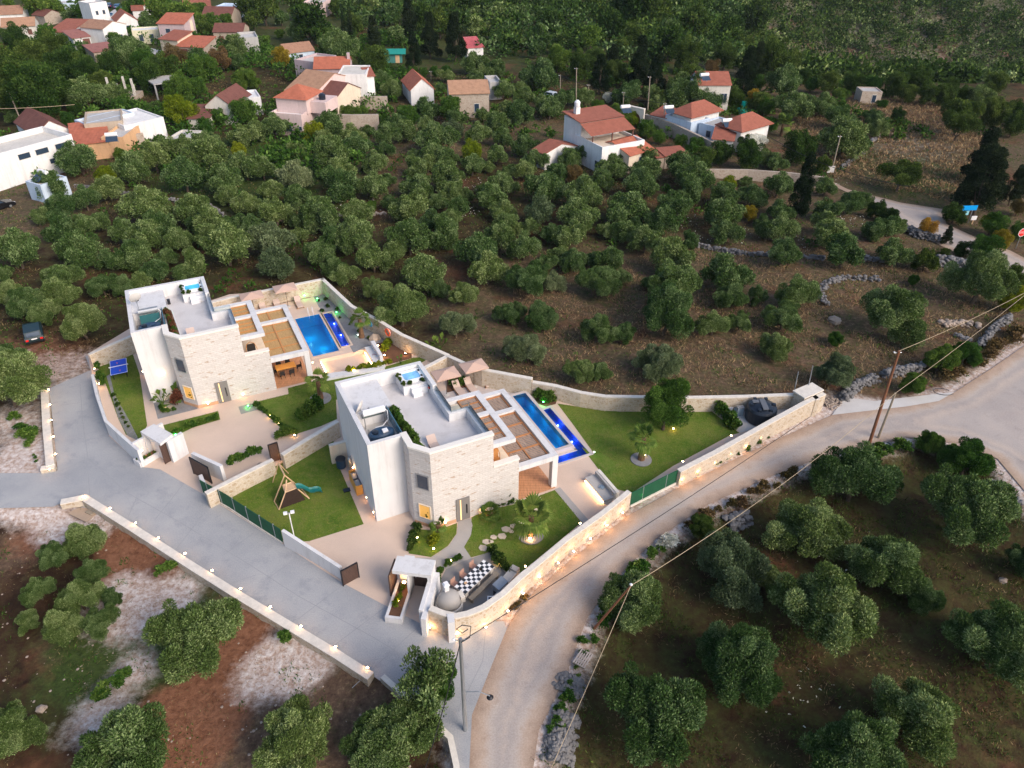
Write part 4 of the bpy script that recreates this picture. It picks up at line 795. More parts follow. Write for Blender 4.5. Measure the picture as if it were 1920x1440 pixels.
# play set
def onl(px, py, z=.022): return W(px, py, z)
p0 = onl(547, 925); t = thing('play_set', 'wooden play frame with climbing net, platform and green slide', 'play set', p0, 0)
def loc(px, py, z): return W(px, py, z) - p0
A_, B_, C_, D_ = loc(514, 940, 0), loc(523, 956, 0), loc(580, 935, 0), loc(567, 918, 0)
fr = MB()
T1, T2 = loc(533, 890, 2.0), loc(552, 913, 2.0)
top1, top2 = loc(533.5, 891, 2.4), loc(545, 901, 2.3)
h1, h2 = loc(530, 910, 1.4), loc(547, 904, 1.4); h3, h4 = loc(535, 923, 1.4), loc(556, 915, 1.4)
for a, b in ((A_, top1), (B_, h3), (h3, h4), (h4, C_), (A_, B_), (C_, D_), (top1, D_), (h1, h3), (h2, h4), (h1, h2), (h3, top1 + Vector((.2, -.3, -.2)))): fr.tube([a, b], .055, 5)
fr.build('frame', wood, t); sw = loc(522, 868, 2.3)
MB().tube([top1, sw], .06, 5).tube([sw, loc(511, 905, 0)], .05, 5).tube([sw, loc(541, 888, 0)], .05, 5).build('swing_beam', wood, t)
pf = MB(); pf.face([h1, h3, h4, h2]); pf.face([v - Vector((0, 0, .05)) for v in (h2, h4, h3, h1)]); pf.build('platform', wood, t)
for k in (.25, .5, .75): MB().tube([A_.lerp(h1, k), B_.lerp(h3, k)], .02, 4).build('net_rung', dmetal, t)
nt_ = MB(); nt_.tube([A_.lerp(B_, .33), h1.lerp(h3, .33)], .015, 4).tube([A_.lerp(B_, .66), h1.lerp(h3, .66)], .015, 4); nt_.build('climbing_net', dmetal, t)
wl = MB(); wl.face([B_.lerp(C_, .06), B_.lerp(C_, .88), h4, h3]); wl.build('climbing_wall', MATS.get('barkwall') or plain('barkwall', (.035, .02, .015), .9, .5, 5), t)
sa, sb = h4 + Vector((0, 0, .05)), loc(604, 922, .25); sd = (sb - sa).normalized(); sn = Vector((-sd.y, sd.x, 0)).normalized(); sl_ = MB(); prev = None
for k in range(9):
    f = k / 8; c = sa.lerp(sb, f) + Vector((0, 0, .15 * math.sin(f * 9) - (.25 if f > .8 else 0) * 0)); row = [c + sn * .3 + Vector((0, 0, .16)), c + sn * .22, c - sn * .22, c - sn * .3 + Vector((0, 0, .16))]
    if prev:
        for i in range(3): sl_.face([prev[i], prev[i + 1], row[i + 1], row[i]])
    prev = row
sl_.build('slide', MATS.get('slidegreen') or plain('slidegreen', (.01, .16, .15), .35, .1, spec=.5), t)
# twin floodlight
p = onl(552, 1008); t = thing('floodlight', 'twin white floodlight on a slim pole behind the white lane wall', 'floodlight', p, .3); MB().tube([(0, 0, 0), (0, 0, 2.6)], .04).build('pole', whitep, t)
for x in (-.25, .25): MB().box(x - .14, -.09, 2.52, x + .14, .09, 2.7).build('lamp_head', whitep, t)
MB().box(-.3, -.03, 2.55, .3, .03, 2.6).build('crossbar', gmetal, t)
# outdoor bar cabinet and heat pump beside the front villa west wall
t = thing('outdoor_cabinet', 'orange wood cabinet holding two pump units by the white side wall', 'cabinet', at_v(V2, -.28, 4.45, .022), ROT)
MB().box(-.3, -1.05, 0, -.26, 1.05, 1.0).box(-.26, -1.05, 0, .24, -1.01, 1.0).box(-.26, 1.01, 0, .24, 1.05, 1.0).build('wood_casing', MATS.get('honey'), t)
for y in (-.5, .5): MB().box(-.2, y - .4, 0, .18, y + .4, .82).build('pump_unit', gmetal, t)
merged('waste_bin', 'round navy bin beside the front villa white side wall', 'bin', at_v(V2, -.75, 7.3, .022), 0, [('bin_body', MB().lathe([(.3, 0), (.38, .1), (.4, .95), (.34, .95), (.32, .6)], n=18), bluep), ('bin_rim', MB().lathe([(.4, .9), (.43, .93), (.4, .97)], n=18), blackp)])
merged('shower_tap', 'silver outdoor boiler on the front villa side wall', 'boiler', at_v(V2, -.2, 6.35, .3), 0, [('boiler_body', MB().lathe([(.12, 0), (.16, .1), (.16, 1.2), (.08, 1.35)], n=12), gmetal), ('boiler_pipe', MB().tube([(0, 0, 1.3), (.15, 0, 1.5)], .02), dmetal)])
merged('drain_cover', 'small black mat on the play lawn edge', 'mat', W(650, 919, .03), .4, [('mat_top', MB().box(-.25, -.2, 0, .25, .2, .05), blackp), ('mat_frame', MB().box(-.28, -.23, -.01, .28, .23, .02), dmetal)])
# dining patio: checkered table, bench, chairs, oven, sink counter
c = [uvw(11.9, 32.5), uvw(14.6, 33.8), uvw(15.0, 33.0), uvw(12.4, 31.6)]; cx, cy = sum(p[0] for p in c) / 4, sum(p[1] for p in c) / 4
dv = Vector((c[1][0] - c[0][0], c[1][1] - c[0][1])); rz = math.atan2(dv.y, dv.x); t = thing('dining_table', 'long black and white checkered dining table on the patio', 'table', (cx, cy, .03), rz)
cw, cb = MB(), MB(); nx_, ny_ = 13, 4; a, b = 3.1 / nx_, 1.0 / ny_
for i in range(nx_):
    for j in range(ny_): (cw if (i + j) % 2 else cb).box(-1.55 + i * a, -.5 + j * b, .76, -1.55 + (i + 1) * a, -.5 + (j + 1) * b, .79)
MB().box(-1.57, -.52, .68, 1.57, .52, .76).build('table_slab', pale_conc, t); cw.build('white_tiles', whitep, t); cb.build('black_tiles', blackp, t)
MB().box(-1.5, -.45, 0, -1.2, .45, .68).build('leg', coping, t); MB().box(1.2, -.45, 0, 1.5, .45, .68).build('leg', coping, t); MB().box(-.1, -.4, 0, .1, .4, .68).build('leg', coping, t)
def inl(x, y, z=.03): q = Vector((x, y, 0)); q.rotate(Matrix.Rotation(rz, 3, 'Z')); return Vector((cx + q.x, cy + q.y, z))
merged('bench', 'grey wooden bench along the checkered table on the road side', 'bench', inl(0, -.85), rz, [('bench_seat', MB().box(-1.5, -.18, .40, 1.5, .18, .46), greywood), ('bench_leg', MB().box(-1.4, -.15, 0, -1.3, .15, .4), greywood), ('bench_leg', MB().box(1.3, -.15, 0, 1.4, .15, .4), greywood)])
pk = plain('pink_chair', (.42, .25, .19), .7, .05)
for k, (x, l) in enumerate(((-1.15, 'pinkish patio chair nearest the dome oven'), (-.2, 'middle pinkish patio chair at the checkered table'), (.85, 'pinkish patio chair farthest from the dome oven'))): chair('patio_chair', l, inl(x, .85), rz, pk, .46, 'chairs at the checkered table', .85)
for x, m, l in ((-.9, wood, 'small wooden bowl near the oven end of the checkered table'), (.7, darkfab, 'small dark vase near the lawn end of the checkered table')):
    merged('bowl', l, 'bowl', inl(x, .05, .82), 0, [('bowl_body', MB().lathe([(.06, 0), (.12, .1), (.1, .1), (.04, .03)], n=12), m), ('bowl_foot', MB().lathe([(.06, -.01), (.06, .0)]), m)])
oc = W(842, 1132, .6); t = thing('pizza_oven', 'grey rendered dome oven with a square chimney on the patio', 'oven', (oc.x, oc.y, .03), .5)
MB().lathe([(.95, 0), (.95, .75), (.9, .78)], n=24).build('oven_base', pale_conc, t); MB().lathe([(.86, .78), (.84, 1.0), (.72, 1.3), (.5, 1.52), (.2, 1.62), (.02, 1.64)], n=24).build('dome', pathm, t, smooth=True)
MB().box(-.16, .2, 1.4, .16, .52, 2.1).build('chimney', stucco, t); MB().box(-.2, .16, 2.1, .2, .56, 2.16).box(-.14, .22, 2.16, .14, .5, 2.3).build('chimney_cap', whitep, t); MB().box(.7, -.5, .78, 1.0, .1, 1.3).build('oven_mouth', coping, t)
cpts = [(856,1156),(885,1151),(908,1141),(925,1128),(940,1112),(951,1098)]; s = MB(); P_ = [W(x, y, .85) for x, y in cpts]; o0 = P_[0].copy()
for a, b in zip(P_, P_[1:]):
    d = (b - a).normalized(); n_ = Vector((-d.y, d.x, 0)) * .28; pts = [(q.x - o0.x, q.y - o0.y) for q in (a - n_, b - n_, b + n_, a + n_)]; s.prism(pts, 0, .85)
t = thing('outdoor_kitchen', 'curved grey worktop with a sink along the patio wall', 'worktop', (o0.x, o0.y, .03)); s.build('worktop', pathm, t)
sk = W(922, 1124, .9) - o0; MB().ring([(sk.x - .3, sk.y - .25), (sk.x + .3, sk.y - .25), (sk.x + .3, sk.y + .25), (sk.x - .3, sk.y + .25)], [(sk.x - .23, sk.y - .18), (sk.x + .23, sk.y - .18), (sk.x + .23, sk.y + .18), (sk.x - .23, sk.y + .18)], .8, .93).build('sink_rim', whitep, t); MB().box(sk.x - .22, sk.y - .17, .84, sk.x + .22, sk.y + .17, .87).build('sink_bowl', bluep, t)
g = W(938, 1103, .5); merged('barbecue', 'grey barbecue trolley between the sink and the white bench', 'barbecue', (g.x, g.y, .03), .9, [('grill_body', MB().box(-.5, -.3, .55, .5, .3, .85), gmetal), ('grill_lid', MB().prism([(-.5, -.3), (.5, -.3), (.5, .3), (-.5, .3)], .85, [.95, .95, 1.1, 1.1]), gmetal), ('leg', MB().box(-.45, -.25, 0, -.38, .25, .55), dmetal), ('leg', MB().box(.38, -.25, 0, .45, .25, .55), dmetal)])
g = W(952, 1087, .3); merged('garden_bench', 'pale bench with a cushion end between barbecue and stone wall', 'bench', (g.x, g.y, .03), 1.0, [('bench_base', MB().box(-1.1, -.3, 0, 1.1, .35, .45), coping), ('bench_cushion', MB().box(.7, -.28, .45, 1.1, .3, .65), greyfab)])
# ------------------------------------------------------------------ gate houses and gates
def frame_at(o, ex):      # local frame helper for things built on the plan: origin xy, x axis
    return math.atan2(ex[1], ex[0])
g0 = Vector(uvw(8.05, 34.15)); gx_ = (Vector(uvw(10.25, 32.65)) - g0).normalized(); gr = math.atan2(gx_.y, gx_.x)
t = thing('gate_house', 'white entrance portico with a glowing planter beside the dining patio', 'gate house', (g0.x, g0.y, .0), gr)
MB().box(0, 0, 2.3, 2.7, 1.35, 2.6).box(.5, 1.35, 2.3, 1.2, 1.5, 2.6).build('roof_slab', stucco, t)
MB().box(.15, 1.0, 0, 1.0, 1.2, 2.3).box(1.0, -.1, 0, 1.12, 1.2, 2.3).box(2.38, -2.3, 0, 2.66, 1.3, 1.85).box(2.42, 0, 1.85, 2.66, 1.3, 2.3).box(2.66, -2.9, 0, 3.0, 1.05, 1.75).build('wall_body', stucco, t)
MB().ring([(-.05, -2.2), (1.12, -2.2), (1.12, 1.0), (-.05, 1.0)], [(.13, -2.0), (.94, -2.0), (.94, .9), (.13, .9)], 0, .5).build('planter_box', stucco, t); MB().box(.13, -2.0, .3, .94, .98, .4).build('planter_soil', soil, t)
f = MB().box(1.12, 1.1, 0, 2.38, 1.16, 2.15).build('slatted_door', slats, t); MB().box(1.25, 1.05, .9, 1.3, 1.1, 1.2).build('door_handle', gmetal, f)
MB().box(-.3, -.1, .05, -.22, 1.5, 2.1).build('slatted_gate_leaf', slats, t)
s = MB()
for k in range(6): x = .25 + k * .11; s.tube([(x, .985, 1.98), (x + .04, .985, 2.08), (x + .08, .985, 1.97)], .012, 4)
s.build('wall_lettering', MATS.get('rust') or plain('rust', (.30, .12, .06)), t)
Pz = [W(x, y, 2.5) for x, y in ((263, 809), (288.5, 794.5), (323, 813.6), (300, 832))]; o = Pz[0].copy(); o.z = 0
q = [((p - o).x, (p - o).y) for p in Pz]; t = thing('gate_house', 'white entrance portico with lit niche at the rear villa driveway', 'gate house', o)
MB().prism(q, 2.25, 2.5).build('roof_slab', stucco, t)
ad = Vector(q[3]).normalized(); ab = Vector(q[1]).normalized(); wd = Vector(q[3]).length; s = MB()
s.obox(ab * .95 + ad * .12, ab, .22, 0, 2.25, 1.9); c_ = ad * wd * .33 + ab * .5; s.obox(c_, ad, .2, 0, 2.25, wd * .62)
c_ = ad * (wd - .15) + ab * 1.35; s.obox(c_ + ad * .0, ab, .3, 0, 2.25, 1.5)
w1 = W(247.4, 832, 1.8) - o; d_ = Vector((w1.x, w1.y)); s.obox(d_ / 2, d_.normalized(), .22, 0, 1.85, d_.length); s.build('wall_body', stucco, t)
b1 = W(255, 866, 0) - o; b2 = W(266, 876, 0) - o; b3 = W(306, 852, 0) - o; s = MB(); m1 = Vector((b2.x, b2.y)); m2 = Vector((b3.x, b3.y)); dd_ = (m2 - m1).normalized(); nn_ = Vector((-dd_.y, dd_.x))
s.obox((m1 + m2) / 2, dd_, .18, 0, .5, (m2 - m1).length).obox(m1 + nn_ * .45, nn_, .18, 0, .5, .9); s.build('planter_box', stucco, t); MB().obox((m1 + m2) / 2 + nn_ * .4, dd_, .62, .25, .36, (m2 - m1).length - .1).build('planter_soil', soil, t)
f = MB().obox(ad * (wd - .45) + ab * .55, ab, .06, 0, 2.1, .95).build('slatted_door', slats, t); MB().obox(ad * (wd - .5) + ab * .3, ab, .03, .9, 1.2, .04).build('door_handle', gmetal, f)
s = MB(); nb = c_ * 0 + ad * wd * .33 + ab * .38
for k in (-.35, .0): p_ = nb + ad * k; s.rock((p_.x, p_.y, 1.75), .09)
s.build('wall_speaker', dmetal, t)
def gate(label, a, b, h, m, back=None):
    A, B = W(*a), W(*b); t = thing('gate', label, 'gate', A); d = (B - A); Ln = d.length; d.normalize(); c = (B - A) / 2
    MB().obox((c.x, c.y), (d.x, d.y), .07, .06, h, Ln).build('slat_panel', m, t); MB().obox((c.x, c.y), (d.x, d.y), .1, h, h + .06, Ln).obox((d.x * .03, d.y * .03), (d.x, d.y), .1, .0, h, .08).obox((d.x * (Ln - .03), d.y * (Ln - .03)), (d.x, d.y), .1, .0, h, .08).build('gate_frame', dmetal, t)
gate('dark brown slatted sliding gate of the rear villa driveway', (364, 888), (398, 907), 1.75, slats)
gate('dark brown slatted gate leaf of the front villa driveway', (643, 1099), (674, 1082), 1.5, slats)
gate('dark slatted garden gate between the two villa gardens', (509, 868), (527, 862), 1.9, slats)
wall('boundary_wall', 'thin white wall stub behind the rear driveway sliding gate', [(366,878),(420,903)], 1.6, .3, stucco, side=1)
wall('boundary_wall', 'short beige wall joining the white wing between both villas', [tuple(at_v(V2, -1.35, 8.0))[:2], tuple(at_v(V2, 0, 8.0))[:2]], 2.0, .3, cream, side=1, capm=coping, world_pts=True)
# ------------------------------------------------------------------ lamps
LAMPN = {}
bulb = emit('bulb', (1., .66, .34), 26); gbulb = emit('green_bulb', (.1, 1., .25), 14); vbulb = emit('white_bulb', (.8, 1., .85), 9)
COLS = {'w': ((1., .52, .2), bulb), 'y': ((1., .58, .12), bulb), 'g': ((.03, 1., .12), gbulb), 'c': ((.6, 1., .75), vbulb)}
def lamp(name, label, cat, loc, e, k='w', up=.12, off=(0, 0), group=None, r=.07, size=.05):
    t = thing(name, label, cat, loc, 0, group)
    MB().lathe([(r * .9, -.06), (r * 1.15, -.02), (r * 1.15, .02)], n=10).build('lamp_body', dmetal, t)
    MB().lathe([(r, .021), (r * .9, .035), (r * .4, .05)], n=10).build('lamp_lens', COLS[k][1], t)
    ld = bpy.data.lights.new('lamp_light', 'POINT'); ld.energy = e; ld.color = COLS[k][0]; ld.shadow_soft_size = size
    lo = bpy.data.objects.new('lamp_light', ld); COL.objects.link(lo); lo.parent = t; lo.location = (off[0], off[1], up); return t
RW = [(805.5,1174),(856,1185),(911,1173),(952.5,1143),(980.7,1109.5),(1011.6,1078.6),(1046.7,1052.7),(1076,1031),(1107,1007),(1138,982),(1167.7,958.5)]
desc = ['beside the white portico', 'beside the white pillar', 'first past the white pillar', 'second past the white pillar', 'third past the white pillar', 'fourth past the white pillar', 'fifth past the white pillar', 'sixth past the white pillar', 'fourth before the green fence', 'third before the green fence', 'last before the green fence']
desc[8:] = ['third before the green fence', 'second before the green fence', 'last before the green fence']
for (x, y), d in zip(RW, desc): p = W(x, y + 3, .38); lamp('wall_lamp', 'glowing lamp at the foot of the curved road wall, ' + d, 'wall lamp', p, 9, off=(.10, -.12), group='lamps along the road wall')
RW2 = [(1277,896.7),(1307,881.5),(1337.5,864.6),(1367,848.5),(1396,834),(1424,818),(1451.5,803),(1476,789.6),(1504.6,775.6)]
for k, (x, y) in enumerate(RW2): p = W(x, y + 3, .4); lamp('wall_lamp', 'glowing lamp on the straight road wall, number %s from the green fence' % 'one two three four five six seven eight nine'.split()[k], 'wall lamp', p, 9, off=(.10, -.12), group='lamps along the road wall')
for k, (x, y) in enumerate([(86,731),(88.5,759),(91,788),(95,819),(98.7,851.6),(88,880)]): p = W(x + 5, y, .47); lamp('curb_lamp', 'warm light set on the short upper curb wall, number %s from its far end' % 'one two three four five six'.split()[k], 'curb lamp', p, 4.5, up=.14, group='lights on the curb walls', r=.08)
for k, (x, y) in enumerate([(157,931.5),(206.6,953),(254,981),(297,1009),(346.7,1038),(398,1070),(451,1104),(507,1138.5),(564,1174.6),(629,1213),(689,1252)]): p = W(x, y, .45); lamp('curb_lamp', 'warm light set on the long lane curb wall, number %s from its far end' % 'one two three four five six seven eight nine ten eleven'.split()[k], 'curb lamp', p, 4.5, up=.14, group='lights on the curb walls', r=.08)
for x, y, z, e, k, l in [
 (311,761,.15,16,'y','bright spot under the banana plants of the rear villa gravel bed'), (329,751,.5,9,'w','spot beside the dark shrub of the rear villa gravel bed'), (390,757,.3,8,'w','small light left of the rear villa door'), (456,740,.3,8,'w','small light right of the rear villa door'),
 (268,697,.5,5,'w','small light at the white corner facing the tennis lawn'), (198,664,.5,30,'w','bright wall light behind the blue tennis table'), (240,648,.5,28,'w','bright wall light where the stone wall meets the rear villa'), (177,691.6,.4,9,'w','light on the tennis lawn edge near the lane end'), (185.6,719.6,.4,8,'w','light on the tennis lawn edge by the white wall top'),
 (386,788.5,.12,9,'g','green spot in the narrow front bed of the rear villa'), (329,815,.12,9,'g','green spot beside the rear gate house'), (465,761,.12,8,'g','green spot on the dark slab before the rear door'),
 (507,779,.15,7,'y','yellow spot in the driveway bed nearer the palm'), (524,794,.15,7,'y','yellow spot in the driveway bed next to the tall bush'), (552.7,816,.15,5,'y','yellow spot low at the dividing wall bushes'), (265,846,.7,34,'w','strong light inside the rear gate house niche'), (312,838,1.0,8,'w','light inside the rear gate passage'),
 (531,859,.3,8,'w','light right of the dark garden gate'), (505.7,873,.3,8,'w','light left of the dark garden gate'),
 (487,567,.3,8,'g','green spot in the rear bed behind the reed pergola'), (525,561,.3,9,'g','green spot in the rear bed behind the loungers'), (571,555,.3,9,'g','green spot at the gravel end of the rear bed'), (595,560,.15,9,'g','green spot in the gravel corner by the rear bed'), (631,585.5,.15,9,'g','green spot in the gravel beside the strip basin'), (671,628,.15,4,'c','pale green spot at the gravel palm foot'),
 (662.5,694,.2,34,'y','very bright yellow spot below the rear sunken seating'), (693,686,.2,34,'y','very bright yellow spot below the white bench end'), (721,666,.2,13,'y','yellow spot behind the white bench back'), (760,662.5,.2,13,'w','warm spot in the brown bed by the curved wall'), (732,637,.3,9,'y','yellow spot in the brown bed under the life ring'), (594,742,.15,13,'w','spot at the rear lawn palm foot'), (709,648,.3,6,'y','small yellow spot at the top of the white bench'),
 (782,1008,.3,9,'w','warm spot in the hedge corner of the small front lawn'), (813,1029,.12,8,'y','yellow spot in the grass clump of the small front lawn'), (835,980,.4,9,'w','small light beside the young palm at the front villa corner'), (905,957,.3,13,'w','light at the front villa wall right of the door'), (994,1010,.15,32,'w','strong spot at the front lawn palm foot'), (845.7,1051,.2,8,'y','warm spot in the flower strip beside the patio'), (933,1052,.2,8,'y','warm spot in the hedge beside the checkered table'), (961.5,1071.5,.3,8,'y','yellow spot in the bush at the stone wall end of the patio'),
 (757.7,1092,.8,26,'w','strong light in the front portico niche'), (746,1127,.55,14,'y','bright spot in the front portico planter'), (852,1149,.35,7,'w','small light behind the dome oven'),
 (701,961,.25,11,'w','light at the white wing corner of the front villa'), (688,933,.25,11,'w','light beside the orange cabinet'), (662,877,1.0,9,'w','light above the orange cabinet boiler'), (650.6,853,.25,9,'w','light at the back corner of the white wing'),
 (880,708,.3,22,'g','large green glow under the two front parasols'), (1013.75,733.75,.4,16,'g','upper green spot in the bush corner beside the slim pool'), (1018.75,753.75,.3,12,'g','lower green spot in the bush corner beside the slim pool'),
 (1262.5,804,.12,11,'w','spot under the big garden olive tree'), (1208.5,853.5,.15,5,'w','small spot at the garden palm foot'), (985,1062,.9,6,'w','post light inside the wall near the front lawn palm'), (1087.5,981.5,.9,6,'w','post light inside the wall at the lounge path'), (1280,865.5,.9,5,'w','post light inside the wall by the garden lawn edge'), (1371,817,.9,5,'w','post light inside the wall by the tank yard hedge'),
 (1237,907,.5,4,'g','green light behind the road fence nearer the long wall'), (1202.7,929,.5,4,'g','green light behind the road fence nearer the lounge'), (586,680,.4,4,'w','small light at the rear pergola post'), (1114,848,.3,2,'c','small white spot at the outer corner of the violet basin')]:
    lamp('garden_spot', l, 'garden light', W(x, y, z), e * (.6 if k != 'g' else .8), k, up=.12, off=(0, -.08), group='garden and wall lights of the villas', r=.07 if e < 20 else .11)
for (u, v) in ((3.3, 3.7), (3.35, 2.2), (3.65, -1.2)): p = at_v(V1, u, v, 6.95); lamp('garden_spot', {3.3: 'green roof planter spot nearest the rear villa hut', 3.35: 'middle green roof planter spot of the rear villa', 3.65: 'green roof planter spot at the rear villa parapet'}[u], 'garden light', p, 4, 'g', up=.2, group='garden and wall lights of the villas')
p = at_v(V1, 5.7, -1.9, 6.4); lamp('floor_light', 'warm light at the parapet foot on the rear villa roof terrace', 'floor light', p, 4, 'w', off=(0, .1))
p = at_v(V1, 1.45, -.06, 3.0); t = lamp('wall_lamp', 'double up and down light on the rear villa white wall', 'wall lamp', p, 4, 'w', off=(0, -.2), up=0, r=.09); t2 = MB().lathe([(.08, -.2), (.09, -.1), (.08, -.08)], n=10).build('lamp_lens', bulb, t)
# ------------------------------------------------------------------ poles, cables, signs
def top_z(base, px, py):
    d = ray(px, py); k = math.hypot(base.x, base.y) / math.hypot(d[0], d[1]); return CH + d[2] * k
def pole(name, label, b, tp, r, m, extra=None, cat='utility pole'):
    B_ = G(*b); zt = top_z(B_, *tp); h = zt - B_.z; t = thing(name, label, cat, B_); d = ray(*tp); k = (zt - CH) / d[2]; T_ = Vector((d[0] * k, d[1] * k, zt)) - B_
    MB().tube([(0, 0, -.2), T_], [r, r * .7], 10).build('pole', m, t)
    if extra: extra(t, T_)
    return B_ + T_
def ins(t, T):
    MB().tube([T + Vector((-.35, 0, -.2)), T + Vector((.3, .1, -.2))], .03).build('bracket', gmetal, t); MB().rock(tuple(T + Vector((-.35, 0, -.12))), .08).build('insulator', whitep, t)
p1 = pole('utility_pole', 'tall reddish brown wooden pole at the road bend', (1628,838), (1686,658), .15, polewood, ins)
p2 = pole('utility_pole', 'shorter brown wooden pole next to the tall one at the bend', (1646,822), (1679,737), .12, greywood)
def streetl(t, T):
    MB().tube([T * .45, T * .45 + Vector((.9, -.2, .35)), T * .45 + Vector((1.5, -.3, .1))], .03).build('lamp_arm', gmetal, t); MB().lathe([(.08, 0), (.2, -.12), (.16, -.16)], tuple(T * .45 + Vector((1.5, -.3, .1))), 12).build('lamp_head', dmetal, t)
    pts = [T + Vector((.05, -.1, -.2)), T + Vector((.5, 0, .1)), T + Vector((.55, .3, .6)), T + Vector((.1, .3, .7)), T + Vector((-.2, .2, .5)), T + Vector((.1, .1, .3)), T + Vector((.4, .2, .5))]; MB().tube(pts, .03).build('cable_coil', blackp, t); ins(t, T)
p3 = pole('street_pole', 'grey metal pole with a small lamp arm at the lane corner', (873,1370), (863,1197), .14, gmetal, streetl)
B_ = G(1112,1178); T_ = W(1183,1098,B_.z + 5.2); t = thing('utility_pole', 'leaning brown wooden pole among the lower grove trees', 'utility pole', B_); MB().tube([(0, 0, -.2), T_ - B_], [.09, .06], 10).build('pole', polewood, t); MB().rock(tuple(T_ - B_ + Vector((0, 0, .1))), .1).build('insulator', whitep, t); p4 = T_
def metal(t, T): MB().lathe([(.1, 0), (.12, .05), (.1, .1)], (0, 0, 0), 10).build('foot_plate', gmetal, t)
for b, tp, l in (((1484,760),(1497,697),'thin galvanised post on the tank yard wall, nearer the black tank'), ((1509,758),(1524,686),'thin galvanised post at the outer corner of the tank yard')): pole('metal_post', l, b, tp, .06, gmetal, metal, 'post')
for b, tp, r, l in (((1080,205),(1081,127),.13,'tall far pole beside the red roofed terrace house'), ((1050,182),(1051,140),.1,'far pole right of the parked white car'), ((1103,188),(1104,158),.12,'short thick far pole standing on a white block'), ((1167,215),(1170,172),.09,'grey far pole before the arched gate'),
    ((1214,212),(1219,143),.12,'dark far pole behind the arched gate'), ((1242,245),(1248,193),.11,'dark far pole against the long old wall'), ((1559,322),(1576,254),.13,'grey wooden pole beside the white roadside panel'), ((46,243),(16,170),.14,'tall slanting pole above the dark red roof at the left edge'), ((692,140),(692,110),.08,'thin pole on the white cube house roof'), ((808,150),(808,133),.08,'thin pole behind the small white gable house'), ((345,75),(341,30),.12,'pole in front of the stone tower house'), ((305,58),(303,48),.08,'thin pole on the village corner')):
    pole('utility_pole', l, b, tp, r, greywood, ins)
def cable(label, a, b, sag, r, m):
    pts = [a.lerp(b, k / 14) - Vector((0, 0, sag * 4 * (k / 14) * (1 - k / 14))) for k in range(15)]; o = MB().tube([p - a for p in pts], r, 5).build('cable', m); o.location = a; tag(o, label, 'cable')
ropem = plain('rope_cable', (.42, .33, .22), .8, .1); blackc = plain('black_cable', (.02, .02, .022), .6, .1)
cable('thick black cable running from the grey corner pole along the road to the tank yard', p3 - Vector((0, 0, .3)), W(1518, 782, 1.3), .3, .025, blackc)
cable('black cable from the grey corner pole down into the slender corner tree', p3 - Vector((0, 0, .3)), G(790, 1440, 1.0), .4, .03, blackc)
cable('tan cable from the tall brown bend pole to the right edge', p1, W(2010, 500, 7.0), .5, .02, ropem)
cable('tan cable from the shorter brown bend pole to the right edge', p2, W(2010, 480, 6.5), .5, .02, ropem)
cable('tan cable between the leaning pole and the brown bend pole', p4, p2, 1.1, .02, ropem)
cable('tan guy rope from the leaning pole down to the bottom heap of stones', p4, G(1025, 1460), .1, .02, ropem)
cable('dark far cable over the hip roofed complex', W(1051,141,6), W(1248,194,6), .8, .04, blackc)
cable('dark far cable above the far road', W(1440,255,6), W(1720,352,6), 1.2, .04, blackc)
cable('pale cable crossing the dark trees at the left edge', W(-40, 204, 6), W(140, 196, 6), .2, .04, ropem)
def text(s_, size, m, parent, loc, rot, name='lettering', ext=.004):
    c = bpy.data.curves.new('txt', 'FONT'); c.body = s_; c.size = size; c.align_x = 'CENTER'; c.align_y = 'CENTER'; c.extrude = ext; o = bpy.data.objects.new('txt', c); COL.objects.link(o)
    dg = bpy.context.evaluated_depsgraph_get(); me = bpy.data.meshes.new_from_object(o.evaluated_get(dg)); bpy.data.objects.remove(o); me.materials.clear(); me.materials.append(m)
    n = bpy.data.objects.new(name, me); COL.objects.link(n); n.parent = parent; n.location = loc; n.rotation_euler = rot; return n
B_ = G(1904, 466); t = thing('stop_sign', 'red and white octagonal STOP sign at the right edge', 'traffic sign', B_, .25)
MB().tube([(0, 0, 0), (0, 0, 2.3)], .04).build('post', gmetal, t)
for r_, y_, m_, n_ in ((.62, 0, whitep, 'sign_rim'), (.54, -.02, redp, 'sign_face')):
    s = MB(); s.face([(r_ * math.cos(a), y_ - .02, 2.3 + r_ * math.sin(a)) for a in [math.pi / 8 + k * math.pi / 4 for k in range(8)]]); s.face([(r_ * math.cos(a), y_, 2.3 + r_ * math.sin(a)) for a in [math.pi / 8 + k * math.pi / 4 for k in range(7, -1, -1)]]); s.build(n_, m_, t)
text('STOP', .40, whitep, t, (0, -.06, 2.3), (math.pi / 2, 0, 0))
B_ = G(1808, 418); t = thing('direction_sign', 'bright blue road sign beside the bushes at the far bend', 'road sign', B_, .1); sb_ = plain('sign_blue', (.0, .30, .75), .4, .02)
MB().box(-1.1, -.03, 1.9, 1.1, .03, 2.6).build('sign_panel', sb_, t); MB().box(-.7, -.03, 1.2, .1, .03, 1.8).build('small_panel', plain('sign_cyan', (.25, .55, .62), .5, .1), t); MB().box(-.9, -.05, 0, -.82, .05, 1.9).box(.5, -.05, 0, .58, .05, 1.9).build('post', gmetal, t)
B_ = G(1822, 420); merged('notice_board', 'small white board below the blue road sign', 'sign', B_, .1, [('board', MB().box(-.4, -.03, .6, .4, .03, 1.2), whitep), ('post', MB().box(-.05, -.04, 0, .05, .04, .6), wood)])
B_ = G(1556, 326); merged('notice_board', 'pale square panel at the pole foot beside the hillside field', 'sign', B_, .2, [('board', MB().box(-.6, -.04, .2, .6, .04, 1.3), pale_conc), ('post', MB().box(-.05, .04, 0, .05, .1, .6), wood)])
